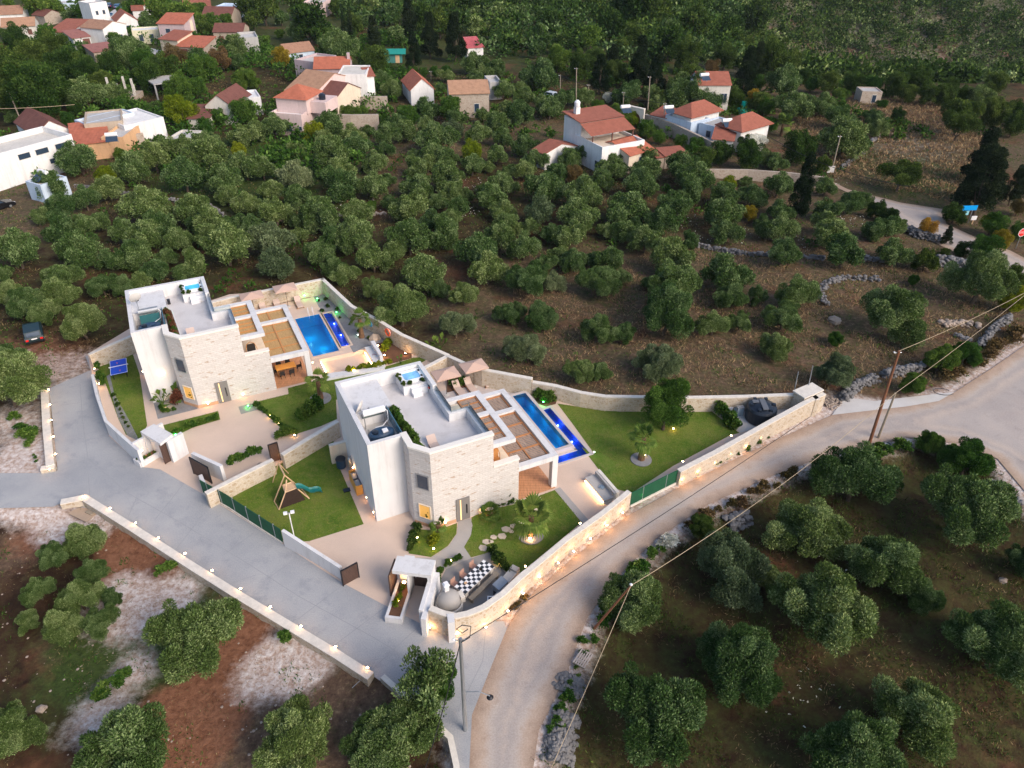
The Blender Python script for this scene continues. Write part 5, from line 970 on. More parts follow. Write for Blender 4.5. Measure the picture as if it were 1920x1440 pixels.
# pallet, plywood, tyre
p = G(1093, 1242); s = MB(); s2 = MB()
for k in range(6): s.box(-.6, -.4 + k * .15, .1, .6, -.31 + k * .15, .13)
for x in (-.55, 0, .55): s2.box(x - .05, -.4, 0, x + .05, .44, .1)
merged('pallet', 'grey wooden pallet on the bank beside the road', 'pallet', p + Vector((0, 0, .3)), 1.0, [('deck_boards', s, whitep if False else MATS.get('palletw') or plain('palletw', (.42, .36, .32), .9, .2)), ('bearers', s2, greywood)])
p = G(162, 964); merged('plywood_sheet', 'tan plywood sheet lying by the long curb wall', 'board', p + Vector((0, 0, .25)), -.45, [('sheet', MB().box(-1.0, -.75, 0, 1.0, .75, .03), MATS.get('ply') or plain('ply', (.40, .30, .22), .8, .1)), ('batten', MB().box(.1, -.1, .03, .8, .5, .12).box(-.2, .3, .03, .1, .9, .1), greywood)])
p = G(1661, 838); merged('tyre', 'old tyre lying in the grass below the bend poles', 'tyre', p + Vector((0, 0, .15)), 0, [('tyre_ring', MB().tube([(.32 * math.cos(a), .32 * math.sin(a), .1) for a in np.linspace(0, 6.283, 15)], .1, 7, cap=False), blackp), ('tyre_rim', MB().lathe([(.2, .08), (.22, .12), (.18, .14)], n=12), gmetal)])
p = W(1765, 735, .03); o = MB().tube([(.9 * math.cos(a) + a * .05, .55 * math.sin(a), .04) for a in np.linspace(.4, 5.6, 15)], .03, 5).build('hose', blackp, loc=p); tag(o, 'loop of black hose lying at the road apron edge', 'hose')
# tank yard
p = W(1424, 785, .03); s = MB().lathe([(1.3, 0), (1.35, .1), (1.35, 1.25), (1.25, 1.45), (.6, 1.7), (.3, 1.75)], n=28)
for a in range(6): w = a * math.pi / 3; s.box(1.0 * math.cos(w) - .14, 1.0 * math.sin(w) - .14, 1.5, 1.0 * math.cos(w) + .14, 1.0 * math.sin(w) + .14, 1.72)
merged('water_tank', 'big round black water tank in the pointed yard by the road wall', 'water tank', p, 0, [('tank_body', s, blackp), ('tank_cover', MB().box(-.25, -1.0, 1.75, .25, .6, 1.85).box(-.9, .1, 1.72, -.3, .5, 1.8), MATS.get('slate') or plain('slate', (.12, .13, .15), .6, .1))])
p = W(1385, 778, .03); merged('pump_box', 'grey pump cabinet beside the black tank', 'cabinet', p, .2, [('box_body', MB().box(-.3, -.2, 0, .3, .2, .9), plain('bluegrey2', (.28, .36, .42), .5, .1)), ('box_lid', MB().box(-.32, -.22, .9, .32, .22, .95), gmetal)])
p = W(1368, 768, .03); merged('feed_bags', 'pale and blue sacks behind the tank yard hedge', 'sack', p, .3, [('white_sack', MB().rock((0, 0, .3), .45), whitep), ('blue_sack', MB().rock((.5, -.5, .25), .38), MATS['bluegrey2'])])
p = W(1380, 795, .03); merged('hose_coil', 'black hose coiled around a white drum in the tank yard', 'hose', p, 0, [('drum', MB().lathe([(.4, 0), (.4, .15)], n=18), pale_conc), ('hose', MB().tube([(.55 * math.cos(a), .5 * math.sin(a), .12) for a in np.linspace(0, 6.283, 17)], .05, 6, cap=False), blackp)])
p = W(1386, 757, .03); s = MB(); [s.box(-.9 + k * .25, -.1, .7, -.75 + k * .25, .1, 1.0) for k in range(8)]; merged('crate_rack', 'green bottle crate rack against the tank yard wall', 'rack', p, .0, [('rack_frame', MB().box(-1, -.12, .3, 1, .12, .68), greennet), ('bottles', s, blackp)])
p = W(1506, 766, .0); merged('brick_shed', 'small pale shed with a barred opening at the sharp yard corner', 'shed', p, .55, [('wall_body', MB().box(-1.2, -.6, 0, 1.2, .6, 2.0), rub), ('shed_roof', MB().box(-1.3, -.7, 2.0, 1.3, .7, 2.12), coping), ('barred_opening', MB().box(-.5, -.66, 1.0, .7, -.58, 1.75), glassd)])
# ------------------------------------------------------------------ vehicles
def car(label, loc, rz, paint, L_=4.2, wdt=1.72, h=1.45, wagon=True):
    t = thing('parked_car', label, 'car', loc, rz); hl = L_ / 2
    def prof(pts, w, s, z0=0):
        a = [(-w / 2, x, z) for x, z in pts]; b = [(w / 2, x, z) for x, z in pts]; s.face(a[::-1]); s.face(b)
        for i in range(len(pts)): j = (i + 1) % len(pts); s.face([a[i], a[j], b[j], b[i]])
    s = MB(); prof([(-hl, .35), (-hl, .75), (-hl + .1, .92), (hl - 1.2, .95), (hl - .2, .78), (hl, .6), (hl, .3), (hl - .1, .25), (-hl + .1, .25)], wdt, s)
    b = s.build('body', paint, t); cyc(b, .06); s = MB(); r0 = -hl + (.25 if wagon else .7); prof([(r0 - .12, .92), (r0 + .12, h), (hl - 1.9, h), (hl - 1.25, .94)], wdt - .22, s); c = s.build('cabin', paint, t); cyc(c, .05)
    g = MB(); e = .012
    g.face([(-wdt / 2 + .2, r0 - .09 - e, .98), (wdt / 2 - .2, r0 - .09 - e, .98), (wdt / 2 - .28, r0 + .08 - e, h - .07), (-wdt / 2 + .28, r0 + .08 - e, h - .07)]); g.build('rear_window', glassd, t)
    g = MB(); g.face([(wdt / 2 - .2, hl - 1.29 + e, .98), (-wdt / 2 + .2, hl - 1.29 + e, .98), (-wdt / 2 + .26, hl - 1.84 + e, h - .05), (wdt / 2 - .26, hl - 1.84 + e, h - .05)]); g.build('windscreen', glassd, t)
    for sx in (-1, 1): x = sx * (wdt / 2 - .11 + e); MB().face([(x, r0 + .15, 1.0), (x, hl - 1.45, 1.0), (x, hl - 1.95, h - .08), (x, r0 + .25, h - .08)]).build('side_window', glassd, t)
    for sx in (-1, 1):
        MB().box(sx * (wdt / 2 - .2) - .13, -hl - .02, .62, sx * (wdt / 2 - .2) + .13, -hl + .05, .8).build('tail_light', redp, t)
        MB().box(sx * (wdt / 2 - .28) - .18, hl - .06, .5, sx * (wdt / 2 - .28) + .18, hl + .015, .66).build('headlight', whitep, t)
        for sy in (-hl + .75, hl - .8):
            w = MB(); w.lathe([(.3, -.1), (.32, -.06), (.32, .06), (.3, .1)], n=16); w.v = [(z + sx * (wdt / 2 - .1), x_ + sy, y_ + .31) for x_, y_, z in w.v]; wh = w.build('wheel', blackp, t)
            w = MB(); w.lathe([(.18, -.11), (.18, .11)], n=10); w.v = [(z + sx * (wdt / 2 - .1), x_ + sy, y_ + .31) for x_, y_, z in w.v]; w.build('rim', gmetal, wh)
    MB().box(-.26, -hl - .025, .72, .26, -hl, .84).build('number_plate', whitep, t); MB().box(-wdt / 2 + .05, -hl - .07, .36, wdt / 2 - .05, -hl + .02, .5).build('rear_bumper', dmetal, t); return t
petrol = plain('petrol_paint', (.012, .03, .035), .35, .05, spec=.4); navy = plain('navy_paint', (.01, .03, .10), .2, .05, spec=.6); silver = plain('silver_paint', (.50, .55, .62), .3, .05, spec=.6); bluec = plain('blue_paint', (.02, .10, .24), .3, .05, spec=.6)
a = G(52, 652); b = G(86, 643); d = (b - a).normalized(); rz_ = math.atan2(d.y, d.x); car('old dark teal estate car parked under the olive trees at the left', (a + b) / 2 + Vector((-d.y, d.x, 0)) * 2.1, rz_, petrol)
car('pale silver car on the track beyond the grove, beside two poles', G(1028, 184), .9, silver, 4.0, 1.7)
car('dark navy car behind the rear villa hot tub corner', Vector((*uvw(3.4, 77.3), hz(*uvw(3.4, 77.3)))), ROT + .15, navy)
car('blue car at the wall of the white village tower house', G(203, 31), .1, bluec, 3.9)
car('dark blue car at the far end of the village street, left one', G(206, 14), .3, navy, 4.0)
car('blue car at the far end of the village street, right one', G(223, 16), .1, bluec, 4.0)
car('black car cut by the left photo edge below the white shed', G(0, 392), -.6, plain('black_paint', (.01, .01, .012), .25), 4.0)
# ------------------------------------------------------------------ village houses
PL = {}
def col(name, c, **k):
    if name not in PL: PL[name] = plain('plaster_' + name, c, .9, .12, .5, fine=4, **k)
    return PL[name]
PC = dict(white=(.72,.71,.70), blue=(.52,.62,.74), pink=(.62,.48,.46), cream=(.66,.56,.44), orange=(.66,.40,.22), lilac=(.46,.36,.37), grey=(.42,.41,.40), tan=(.40,.33,.26), yellow=(.62,.58,.42), offw=(.58,.55,.50))
RT = {'red': rooftile('red_tile', (.30,.105,.07)), 'coral': rooftile('coral_tile', (.42,.135,.08)), 'dark': rooftile('dark_tile', (.17,.07,.055)), 'brown': rooftile('brown_tile', (.34,.19,.125)), 'rose': rooftile('rose_tile', (.30,.13,.11)), 'tan': rooftile('tan_tile', (.38,.22,.14)), 'pink': rooftile('pink_sheet', (.48,.11,.12))}
shut = plain('brown_shutter', (.14, .06, .045), .7, .1)
def house(label, FL, FR, d, h, roof, wc, rc=None, wins=(), rise=None, over=.3, name='village_house', cat='house', yawadd=0., side=(), chim=None, zb=None):
    z0 = 0.
    for _ in range(6): a = W(FL[0], FL[1], z0 + h); z0 = hz(a.x, a.y) if zb is None else zb
    b = W(FR[0], FR[1], z0 + h); a = W(FL[0], FL[1], z0 + h); w = (b - a).length; rz = math.atan2(b.y - a.y, b.x - a.x)
    t = thing(name, label, cat, (a.x, a.y, z0), rz); wm = stonew if wc == 'stone' else col(wc, PC[wc])
    base = -2.5
    s = MB(); s.box(0, 0, base, w, d, h); rise = rise if rise is not None else min(w, d) * .24; o = over
    if roof == 'gx': s.face([(0, 0, h), (0, d / 2, h + rise), (0, d, h)]); s.face([(w, 0, h), (w, d, h), (w, d / 2, h + rise)])
    if roof == 'gy': s.face([(0, 0, h), (w, 0, h), (w / 2, 0, h + rise)]); s.face([(0, d, h), (w / 2, d, h + rise), (w, d, h)])
    if roof == 'mono': s.face([(0, 0, h), (0, d, h + rise), (0, d, h)]); s.face([(w, 0, h), (w, d, h), (w, d, h + rise)]); s.face([(0, d, h), (0, d, h + rise), (w, d, h + rise), (w, d, h)])
    s.build('wall', wm, t); r = MB(); th = .12; k = rise / (d / 2) if roof == 'gx' else rise / (w / 2)
    def slab(p): r.face([(q[0], q[1], q[2] + .05) for q in p]); r.face([(q[0], q[1], q[2] + .05 - th) for q in p[::-1]]); n = len(p); [r.face([(p[i][0], p[i][1], p[i][2] + .05 - th), (p[(i + 1) % n][0], p[(i + 1) % n][1], p[(i + 1) % n][2] + .05 - th), (p[(i + 1) % n][0], p[(i + 1) % n][1], p[(i + 1) % n][2] + .05), (p[i][0], p[i][1], p[i][2] + .05)]) for i in range(n)]
    rm = RT.get(rc)
    if roof == 'gx': slab([(-o * .5, -o, h - k * o), (w + o * .5, -o, h - k * o), (w + o * .5, d / 2, h + rise), (-o * .5, d / 2, h + rise)]); slab([(w + o * .5, d + o, h - k * o), (-o * .5, d + o, h - k * o), (-o * .5, d / 2, h + rise), (w + o * .5, d / 2, h + rise)])
    elif roof == 'gy': slab([(-o, d + o * .5, h - k * o), (-o, -o * .5, h - k * o), (w / 2, -o * .5, h + rise), (w / 2, d + o * .5, h + rise)]); slab([(w + o, -o * .5, h - k * o), (w + o, d + o * .5, h - k * o), (w / 2, d + o * .5, h + rise), (w / 2, -o * .5, h + rise)])
    elif roof == 'hip':
        m_ = min(w, d) / 2; p, q = ((m_, d / 2), (w - m_, d / 2)) if w > d else ((w / 2, m_), (w / 2, d - m_)); A, B, C, D = (-o, -o, h), (w + o, -o, h), (w + o, d + o, h), (-o, d + o, h); P, Q = (*p, h + rise), (*q, h + rise)
        if w > d: slab([A, B, Q, P]) if w - d > .2 else slab([A, B, P]); slab([C, D, P, Q]) if w - d > .2 else slab([C, D, P]); slab([D, A, P]); slab([B, C, Q])
        else: slab([A, B, P]); slab([C, D, Q]); slab([D, A, P, Q]) if d - w > .2 else slab([D, A, P]); slab([B, C, Q, P]) if d - w > .2 else slab([B, C, P])
    elif roof == 'mono': slab([(-o, -o, h), (w + o, -o, h), (w + o, d + o, h + rise), (-o, d + o, h + rise)])
    if roof == 'flat':
        MB().ring([(0, 0), (w, 0), (w, d), (0, d)], [(.25, .25), (w - .25, .25), (w - .25, d - .25), (.25, d - .25)], h, h + (.5 if rise is None or rise > 1 else rise)).build('parapet', wm, t); MB().box(.25, .25, h, w - .25, d - .25, h + .05).build('roof', col('roofscreed', (.50, .48, .46)) if rc is None else col('rs' + rc, PC.get(rc, (.7, .7, .7))), t)
    else: ro = r.build('roof', rm, t)
    for (x, z, ww, hh, *kk) in wins:
        x *= w; lit = kk and kk[0] == 's'; f = MB().box(x - ww / 2 - .08, -.05, z - .08, x + ww / 2 + .08, .0, z + hh + .08).build('window', shut if lit else col('frame', (.60, .58, .55)), t); MB().box(x - ww / 2, -.07, z, x + ww / 2, -.05, z + hh).build('pane', shut if lit else glassd, f)
    for (y, z, ww, hh, sd) in side:
        y *= d; X_ = w if sd > 0 else 0; f = MB().box(min(X_, X_ + sd * .05), y - ww / 2 - .08, z - .08, max(X_, X_ + sd * .05), y + ww / 2 + .08, z + hh + .08).build('window', col('frame', (.6, .58, .55)), t); MB().box(min(X_ + sd * .05, X_ + sd * .07), y - ww / 2, z, max(X_ + sd * .05, X_ + sd * .07), y + ww / 2, z + hh).build('pane', glassd, f)
    if chim: MB().box(chim[0] * w - .3, chim[1] * d - .3, h, chim[0] * w + .3, chim[1] * d + .3, h + chim[2]).build('chimney', wm, t)
    return t
w3 = ((.2, 1.2, .9, 1.2), (.5, 1.2, .9, 1.2), (.8, 1.2, .9, 1.2)); s3 = tuple((*x, 's') for x in w3); w2 = ((.25, 1.2, .9, 1.1), (.7, 1.2, .9, 1.1)); w1 = ((.5, 1.2, .9, 1.1),); u2 = ((.3, 4., .8, 1.1), (.7, 4., .8, 1.1))
SD = ((.3, 1.3, .8, 1., 1), (.7, 1.3, .8, 1., 1))
H = [
('pale farmhouse with three brown shutters and a long tiled roof at the left edge', (2,50), (65,47), 6.5, 3.4, 'gx', 'offw', 'tan', s3, dict(rise=1.6)),
('white house with a tan roof behind the three-shutter farmhouse', (-8,27), (42,25), 8, 3.2, 'gx', 'white', 'brown', (), {}),
('small ruin with a dark red roof above the farmhouse', (60,27), (82,30), 6, 2.8, 'gx', 'stone', 'dark', (), {}),
('red roofed white house with a black tank between farmhouse and gable house', (90,60), (130,61), 10, 3.3, 'mono', 'white', 'red', w1, dict(rise=1.6)),
('white gable house with a brown roof in the left village row', (150,50), (192,54), 8, 4.6, 'gx', 'white', 'brown', (), dict(rise=1.3, side=SD)),
('white low house with a pinkish roof and brown door below the gable house', (136,72), (168,68), 6, 3., 'mono', 'white', 'rose', ((.2,1.,.8,.9,'s'),(.75,.6,1.6,1.9,'s')), dict(rise=1.)),
('half ruined shed with a faded pinkish roof above the green gully', (175,98), (219,92), 6, 2.4, 'mono', 'stone', 'rose', (), dict(rise=.8)),
('white house with a single red gable facing the village street', (218,40), (257,37), 8, 3.6, 'gy', 'white', 'red', w1, dict(rise=2.)),
('long cream house with a flat white roof and vine pergola', (247,60), (297,57), 5, 3.2, 'flat', 'yellow', 'white', ((.3,.8,1.,1.6),(.7,.4,1.,2.)), dict(rise=.3)),
('pinkish brown tower house with one square window', (295,44), (344,45), 7, 5.6, 'mono', 'lilac', 'coral', ((.35,3.4,1.2,1.),), dict(rise=1.5)),
('cream cottage with a red lean-to roof in front of the tower house', (299,73), (332,76), 6, 3.6, 'mono', 'cream', 'red', w1, dict(rise=1.2)),
('stone garage with a broad red roof at the village corner', (331,87), (381,89), 7, 2.8, 'mono', 'stone', 'coral', ((.25,.3,1.8,1.9,'s'),(.7,.3,1.8,1.9,'s')), dict(rise=1.3)),
('beige narrow tower block beside the pinkish tower house', (344,43), (361,42), 6, 5., 'flat', 'cream', None, ((.5,3.,.7,.9),), {}),
('stone house with a dark red roof and red door right of the tower house', (399,59), (455,59), 7, 3.6, 'gx', 'tan', 'dark', ((.25,.6,1.,1.8,'s'),(.5,.6,1.2,2.)), dict(rise=1.5)),
('grey flat block beside the dark red roofed stone house', (450,75), (484,73), 8, 3.6, 'flat', 'grey', None, (), {}),
('white house with a long red roof near the top of the village', (345,19), (395,17), 8, 3., 'mono', 'white', 'red', w2, dict(rise=1.8)),
('stone house with a dark red roof behind the orange-brown tree', (378,29), (433,30), 8, 3., 'gx', 'tan', 'dark', w2, {}),
('flat pale blue building at the top of the village', (403,14), (443,15), 7, 3.2, 'flat', 'blue', 'blue', w2, dict(rise=.3)),
('tall white house at the head of the village street', (168,10), (200,6), 6, 7., 'flat', 'white', None, ((.3,4.4,.7,1.),(.7,4.4,.7,1.),(.5,1.4,.9,1.6)), {}),
('white and blue house cut by the top photo edge', (100,10), (160,8), 8, 3.4, 'flat', 'blue', None, w3, {}),
('red roofed house cut by the top photo edge above the street', (266,9), (307,6), 8, 3., 'gx', 'white', 'coral', (), {}),
('small red roof right of the white gable and hedge', (248,20), (268,19), 5, 2.6, 'mono', 'white', 'red', (), {}),
('white house with an old dark red gable roof at the left, near the slanting pole', (66,253), (130,241), 11, 3., 'gy', 'white', 'dark', w1, dict(rise=1.9)),
('long white terrace building with railings at the left edge', (-30,308), (137,262), 8, 4.4, 'flat', 'white', 'offw', ((.42,3.6,1.8,.8),(.62,3.6,2.,.8),(.85,3.6,2.,.8),(.7,1.8,.9,.7)), dict(rise=.9)),
('orange plastered house with a flat coral roof beside the white terrace building', (137,272), (204,264), 9, 3., 'mono', 'orange', 'coral', (), dict(rise=1.1)),
('orange courtyard block with a small solar heater', (190,262), (232,262), 8, 3.0, 'flat', 'orange', None, (), dict(rise=.4)),
('grey unpainted block on the blue-white house', (158,236), (230,229), 8, 3.6, 'flat', 'tan', 'grey', (), dict(rise=.3)),
('pale blue-white flat house behind the grey block', (140,228), (160,235), 9, 3.3, 'flat', 'blue', 'white', (), dict(rise=.3)),
('long white flat roofed house with a blue stained side', (233,240), (307,223), 9, 3.5, 'flat', 'white', 'white', ((.15,.8,1.2,1.),), dict(rise=.35)),
('small block with a red box on its roof below the yellow-green tree', (315,262), (355,264), 5, 1.8, 'flat', 'offw', None, (), dict(rise=.3)),
('stone gable house with a weathered dark red roof in the trees', (384,198), (436,200), 9, 3.2, 'gy', 'offw', 'dark', w1, dict(rise=2.)),
('low dark red roof annex before the weathered gable house', (353,222), (390,222), 6, 2.4, 'mono', 'offw', 'dark', (), dict(rise=.9)),
('flat white block right of the weathered gable house', (437,189), (489,184), 6, 3.2, 'flat', 'white', 'white', (), dict(rise=.3)),
('pale blue shed with a brown roof behind the yellow tree', (537,99), (589,93), 6, 3., 'gx', 'blue', 'brown', w1, {}),
('lilac plastered block with black roof tanks', (552,116), (590,121), 8, 4.6, 'flat', 'lilac', None, (), dict(rise=.5)),
('lilac house with a long orange red roof and stone chimney', (588,128), (655,127), 8, 4.6, 'gx', 'lilac', 'coral', (), dict(rise=1.5, chim=(.97,.4,2.4))),
('long weathered tan roofed house behind the red hip roof', (535,168), (588,176), 14, 5., 'gx', 'pink', 'tan', (), dict(rise=2.4)),
('patched dark red roof wing beside the pink terrace house', (588,176), (631,182), 8, 4.4, 'gx', 'cream', 'dark', (), dict(rise=1.8)),
('white cube house with one brown shuttered window', (633,141), (686,141), 8, 6.2, 'flat', 'white', 'offw', ((.5,2.6,1.3,1.4,'s'),), dict(rise=.2, side=((.3,3.6,1.,1.8,1),(.7,3.6,1.,1.8,1)))),
('narrow red roofed balcony block on the right of the white cube house', (687,143), (701,142), 4, 5.4, 'mono', 'white', 'red', (), dict(rise=.8)),
('small white house with a bright red gable and roof heater', (770,168), (813,165), 9, 3.2, 'gy', 'white', 'coral', (), dict(rise=2.)),
('old stone barn with a long tan roof behind the grove', (843,175), (917,173), 7, 4.8, 'gx', 'stone', 'tan', ((.68,1.2,.9,1.5),), dict(rise=1.6)),
('flat low annex right of the stone barn', (918,160), (941,159), 6, 3., 'flat', 'grey', None, (), {}),
('small house with a pink sheet roof by the pine wood', (876,90), (906,88), 6, 2.8, 'mono', 'white', 'pink', (), dict(rise=1.4)),
('pink building cut by the top photo edge', (568,7), (606,8), 8, 4., 'flat', 'pink', None, w3, {}),
('red roofed annex at the left foot of the terrace villa', (1000,279), (1022,288), 7, 2.8, 'gx', 'white', 'red', (), dict(rise=1.)),
('red roofed wing at the right of the white terrace villa', (1180,291), (1225,278), 8, 3., 'gx', 'cream', 'coral', ((.6,.2,2.,2.),), dict(rise=1.2)),
('small red roof shelter beside the vegetable plot', (1248,292), (1289,288), 3, 2.2, 'mono', 'tan', 'red', (), dict(rise=.3)),
('lower small red roof shelter at the grove edge', (1232,295), (1249,293), 3, 2.2, 'mono', 'tan', 'red', (), dict(rise=.3)),
('white low wing in front of the first hip roof', (1248,218), (1296,233), 5, 3.2, 'flat', 'blue', 'offw', w2, dict(rise=.3)),
('white long wall block in front of the second hip roof', (1311,233), (1390,254), 6, 3., 'flat', 'blue', 'grey', w2, dict(rise=.3)),
('red hip roofed pavilion of the white complex, nearer the arched gate', (1262,210), (1296,220), 8, 4.2, 'hip', 'white', 'red', (), dict(rise=1.8, over=.6)),
('red hip roofed pavilion of the white complex, nearer the blossom tree', (1349,234), (1390,246), 8, 3.8, 'hip', 'white', 'red', (), dict(rise=1.9, over=.6)),
('low dark red roof right beside the blossom tree', (1380,252), (1402,254), 3, 2.6, 'mono', 'white', 'dark', (), dict(rise=.5)),
('small red roof at the foot of the white complex', (1337,260), (1374,264), 4, 2.4, 'mono', 'white', 'red', (), dict(rise=1.)),
('small red lean-to roof left of the first hip roof', (1222,215), (1262,224), 4, 2.8, 'mono', 'white', 'red', (), dict(rise=.8)),
('white stone house with a red roof among the pines', (1310,158), (1371,158), 7, 5.4, 'gx', 'offw', 'red', ((.78,1.8,.6,1.8),(.88,1.8,.6,1.8)), dict(rise=1.7)),
('white stair block on the left of the pine wood house', (1294,154), (1310,156), 7, 5.2, 'flat', 'offw', None, (), {}),
('tiny grey stone hut at the top of the dry hillside field', (1617,173), (1655,174), 4, 2.2, 'flat', 'stone', 'grey', ((.65,.2,.8,1.5),), dict(rise=.2)),
]
for lab, FL, FR, d, h, roof, wc, rc, wins, kw in H: house(lab, FL, FR, d, h, roof, wc, rc, wins, **kw)
# pink terrace house with red hip roof
t = house('pink house with a bright red hip roof above a white railed terrace', (506,216), (565,221), 9, 3.4, 'flat', 'pink', 'white', ((.55,.8,1.2,1.4),(.93,1.2,.5,.6)), rise=.5)
w_ = 7.0; MB().box(.4, 2.2, 3.4, .4 + 6, 8.6, 6.0).build('upper_wall', col('pink', PC['pink']), t); s = MB()
for p in (((0, 1.8), (6.8, 1.8)), ((6.8, 1.8), (6.8, 9)), ((6.8, 9), (0, 9)), ((0, 9), (0, 1.8))): s.face([(*p[0], 6.0), (*p[1], 6.0), (3.4, 5.4, 7.9)])
s.build('hip_roof', RT['coral'], t); MB().box(6.4, 3.5, 3.4, 9.5, 8.6, 5.4).build('side_block', col('pink', PC['pink']), t); MB().lathe([(.6, 5.4), (.65, 6.2), (.3, 6.5)], (8.0, 5.5, 0), 14).build('roof_tank', blackp, t)
# white terrace villa in the grove
t = house('white villa with a red roofed loggia over a big open terrace', (1077,257.5), (1129,283), 8.5, 3.9, 'flat', 'white', 'cream', ((.85,.9,.9,1.),), rise=.55)
a = W(1051,206,7.4); b = W(1090,238,7.4); inv = t.matrix_basis.inverted(); A_, B_ = inv @ a, inv @ b
MB().box(A_.x, .2, 0, A_.x + 5.2, 8.5, 6.6).build('upper_wall', col('white', PC['white']), t)
s = MB(); x0, x1 = A_.x - .2, A_.x + 5.5
s.face([(x0, -.2, 7.3), (x1, -.2, 6.75), (x1, 8.8, 6.75), (x0, 8.8, 7.3)]); s.face([(x0, -.2, 7.2), (x0, 8.8, 7.2), (x1, 8.8, 6.65), (x1, -.2, 6.65)]); s.face([(x1, -.3, 6.6), (x1 + 3.4, -.3, 5.5), (x1 + 3.4, 8.6, 5.5), (x1, 8.6, 6.6)]); s.build('red_roof', RT['red'], t)
for y in (.1, 4, 8.2): MB().box(x1 + 3.1, y, 3.9, x1 + 3.25, y + .15, 5.5).build('terrace_post', shut, t)
for y, z in ((2.5, 4.6), (5, 1.2), (1.4, 1.2)): f = MB().box(A_.x - .05, y, z, A_.x, y + .8, z + 1.1).build('window', col('frame', (.6, .58, .55)), t); MB().box(A_.x - .07, y + .08, z + .08, A_.x - .05, y + .72, z + 1.0).build('pane', glassd, f)
MB().box(A_.x + 1.2, 1.2, 6.6, A_.x + 2.0, 2.0, 8.2).build('chimney', col('white', PC['white']), t); MB().lathe([(.45, 8.3), (.5, 9.), (.2, 9.3)], (A_.x + 1.6, 1.6, 0), 12).build('roof_tank', whitep, t)
# arched gate
a, b = W(1177,199,3.4), W(1209,206,3.4); t = thing('arched_gate', 'stone gateway with a brown arched door above the long old wall', 'gate', (a.x, a.y, 0), math.atan2(b.y - a.y, b.x - a.x)); w_ = (b - a).length
s = MB(); n = 10; arch = [(w_ / 2 + 1.25 * math.cos(math.pi - math.pi * k / n), 1.4 + 1.2 * math.sin(math.pi * k / n)) for k in range(n + 1)]
for y in (-.2, .2):
    top = [(0, 3.4), (w_, 3.4)]
    for k in range(n): s.face([(arch[k][0], y, arch[k][1]), (arch[k + 1][0], y, arch[k + 1][1]), (arch[k + 1][0], y, 3.4), (arch[k][0], y, 3.4)])
s.box(0, -.2, -.5, arch[0][0], .2, 3.4).box(arch[-1][0], -.2, -.5, w_, .2, 3.4).box(0, -.3, 3.4, w_, .3, 3.6).build('gate_wall', coping, t)
MB().prism([(arch[0][0], -.05), (arch[-1][0], -.05), (arch[-1][0], .05), (arch[0][0], .05)], 0, 2.5).build('arched_door', shut, t)
# concrete skeleton and ruined posts
a = W(288,160,2.6); b = W(345,152,2.6); t = thing('concrete_frame', 'unfinished concrete slab on thin columns in the green gully', 'building shell', (a.x, a.y, 0), math.atan2(b.y - a.y, b.x - a.x)); w_ = (b - a).length
MB().box(0, 0, 2.6, w_, 6.5, 2.85).build('roof_slab', col('grey', PC['grey']), t)
for x in (.1, w_ / 2, w_ - .4):
    for y in (.1, 6.1): MB().box(x, y, -1, x + .3, y + .3, 2.6).build('column', col('grey', PC['grey']), t)
a = W(188,180,1.0); b = W(253,180,1.0); t = thing('concrete_frame', 'ruined wall with a row of broken concrete posts in the gully', 'ruin', (a.x, a.y, 0), math.atan2(b.y - a.y, b.x - a.x)); w_ = (b - a).length
MB().box(0, 0, -.5, w_, 4.5, 1.0).build('ruin_wall', stonew, t)
for k, hh in enumerate((1.8, 3.2, 1.6, 2.0, 3.4, 1.5, 3.3)): MB().box(w_ * k / 6.3, .3 + (k % 3) * 1.5, 1.0, w_ * k / 6.3 + .35, .65 + (k % 3) * 1.5, 1.0 + hh).build('column', col('offw', PC['offw']), t)
t = house('small white pump house with a solar heater in the left grove', (48,342), (76,350), 4.2, 2.6, 'flat', 'blue', 'offw', (), rise=.2)
MB().tube([(.8, 2, 3.9), (2.6, 2, 3.9)], .3, 12).build('heater_tank', whitep, t); MB().face([(.8, 1.9, 3.8), (2.6, 1.9, 3.8), (2.6, .4, 3.0), (.8, .4, 3.0)]).build('collector', glassd, t)
p = G(736,118); merged('shed', 'green sheet roofed shed at the foot of the pines', 'shed', p, .1, [('wall_body', MB().box(-2.2, 0, 0, 2.4, 3, 2.1), col('bluegreen', (.06, .22, .20))), ('shed_roof', MB().prism([(-3., -.6), (3.4, -.6), (3.4, 3.2), (-3., 3.2)], [2.1, 2.1, 2.6, 2.6], [2.2, 2.2, 2.7, 2.7]), plain('teal_sheet', (.01, .26, .20), .5, .1)), ('shed_door', MB().box(.8, -.04, 0, 1.8, 0, 1.8), wood)])
p = G(1402,214); merged('water_slide', 'bright turquoise play slide beside the pine wood house', 'slide', p, .3, [('slide_body', MB().box(-2, -1, 0, 2, 1, 1.2).box(-1.6, -.4, 1.2, -.2, .4, 2.6), plain('turquoise', (.01, .50, .40), .4, .1)), ('slide_step', MB().box(2, -.5, 0, 2.6, .5, .5), whitep)])
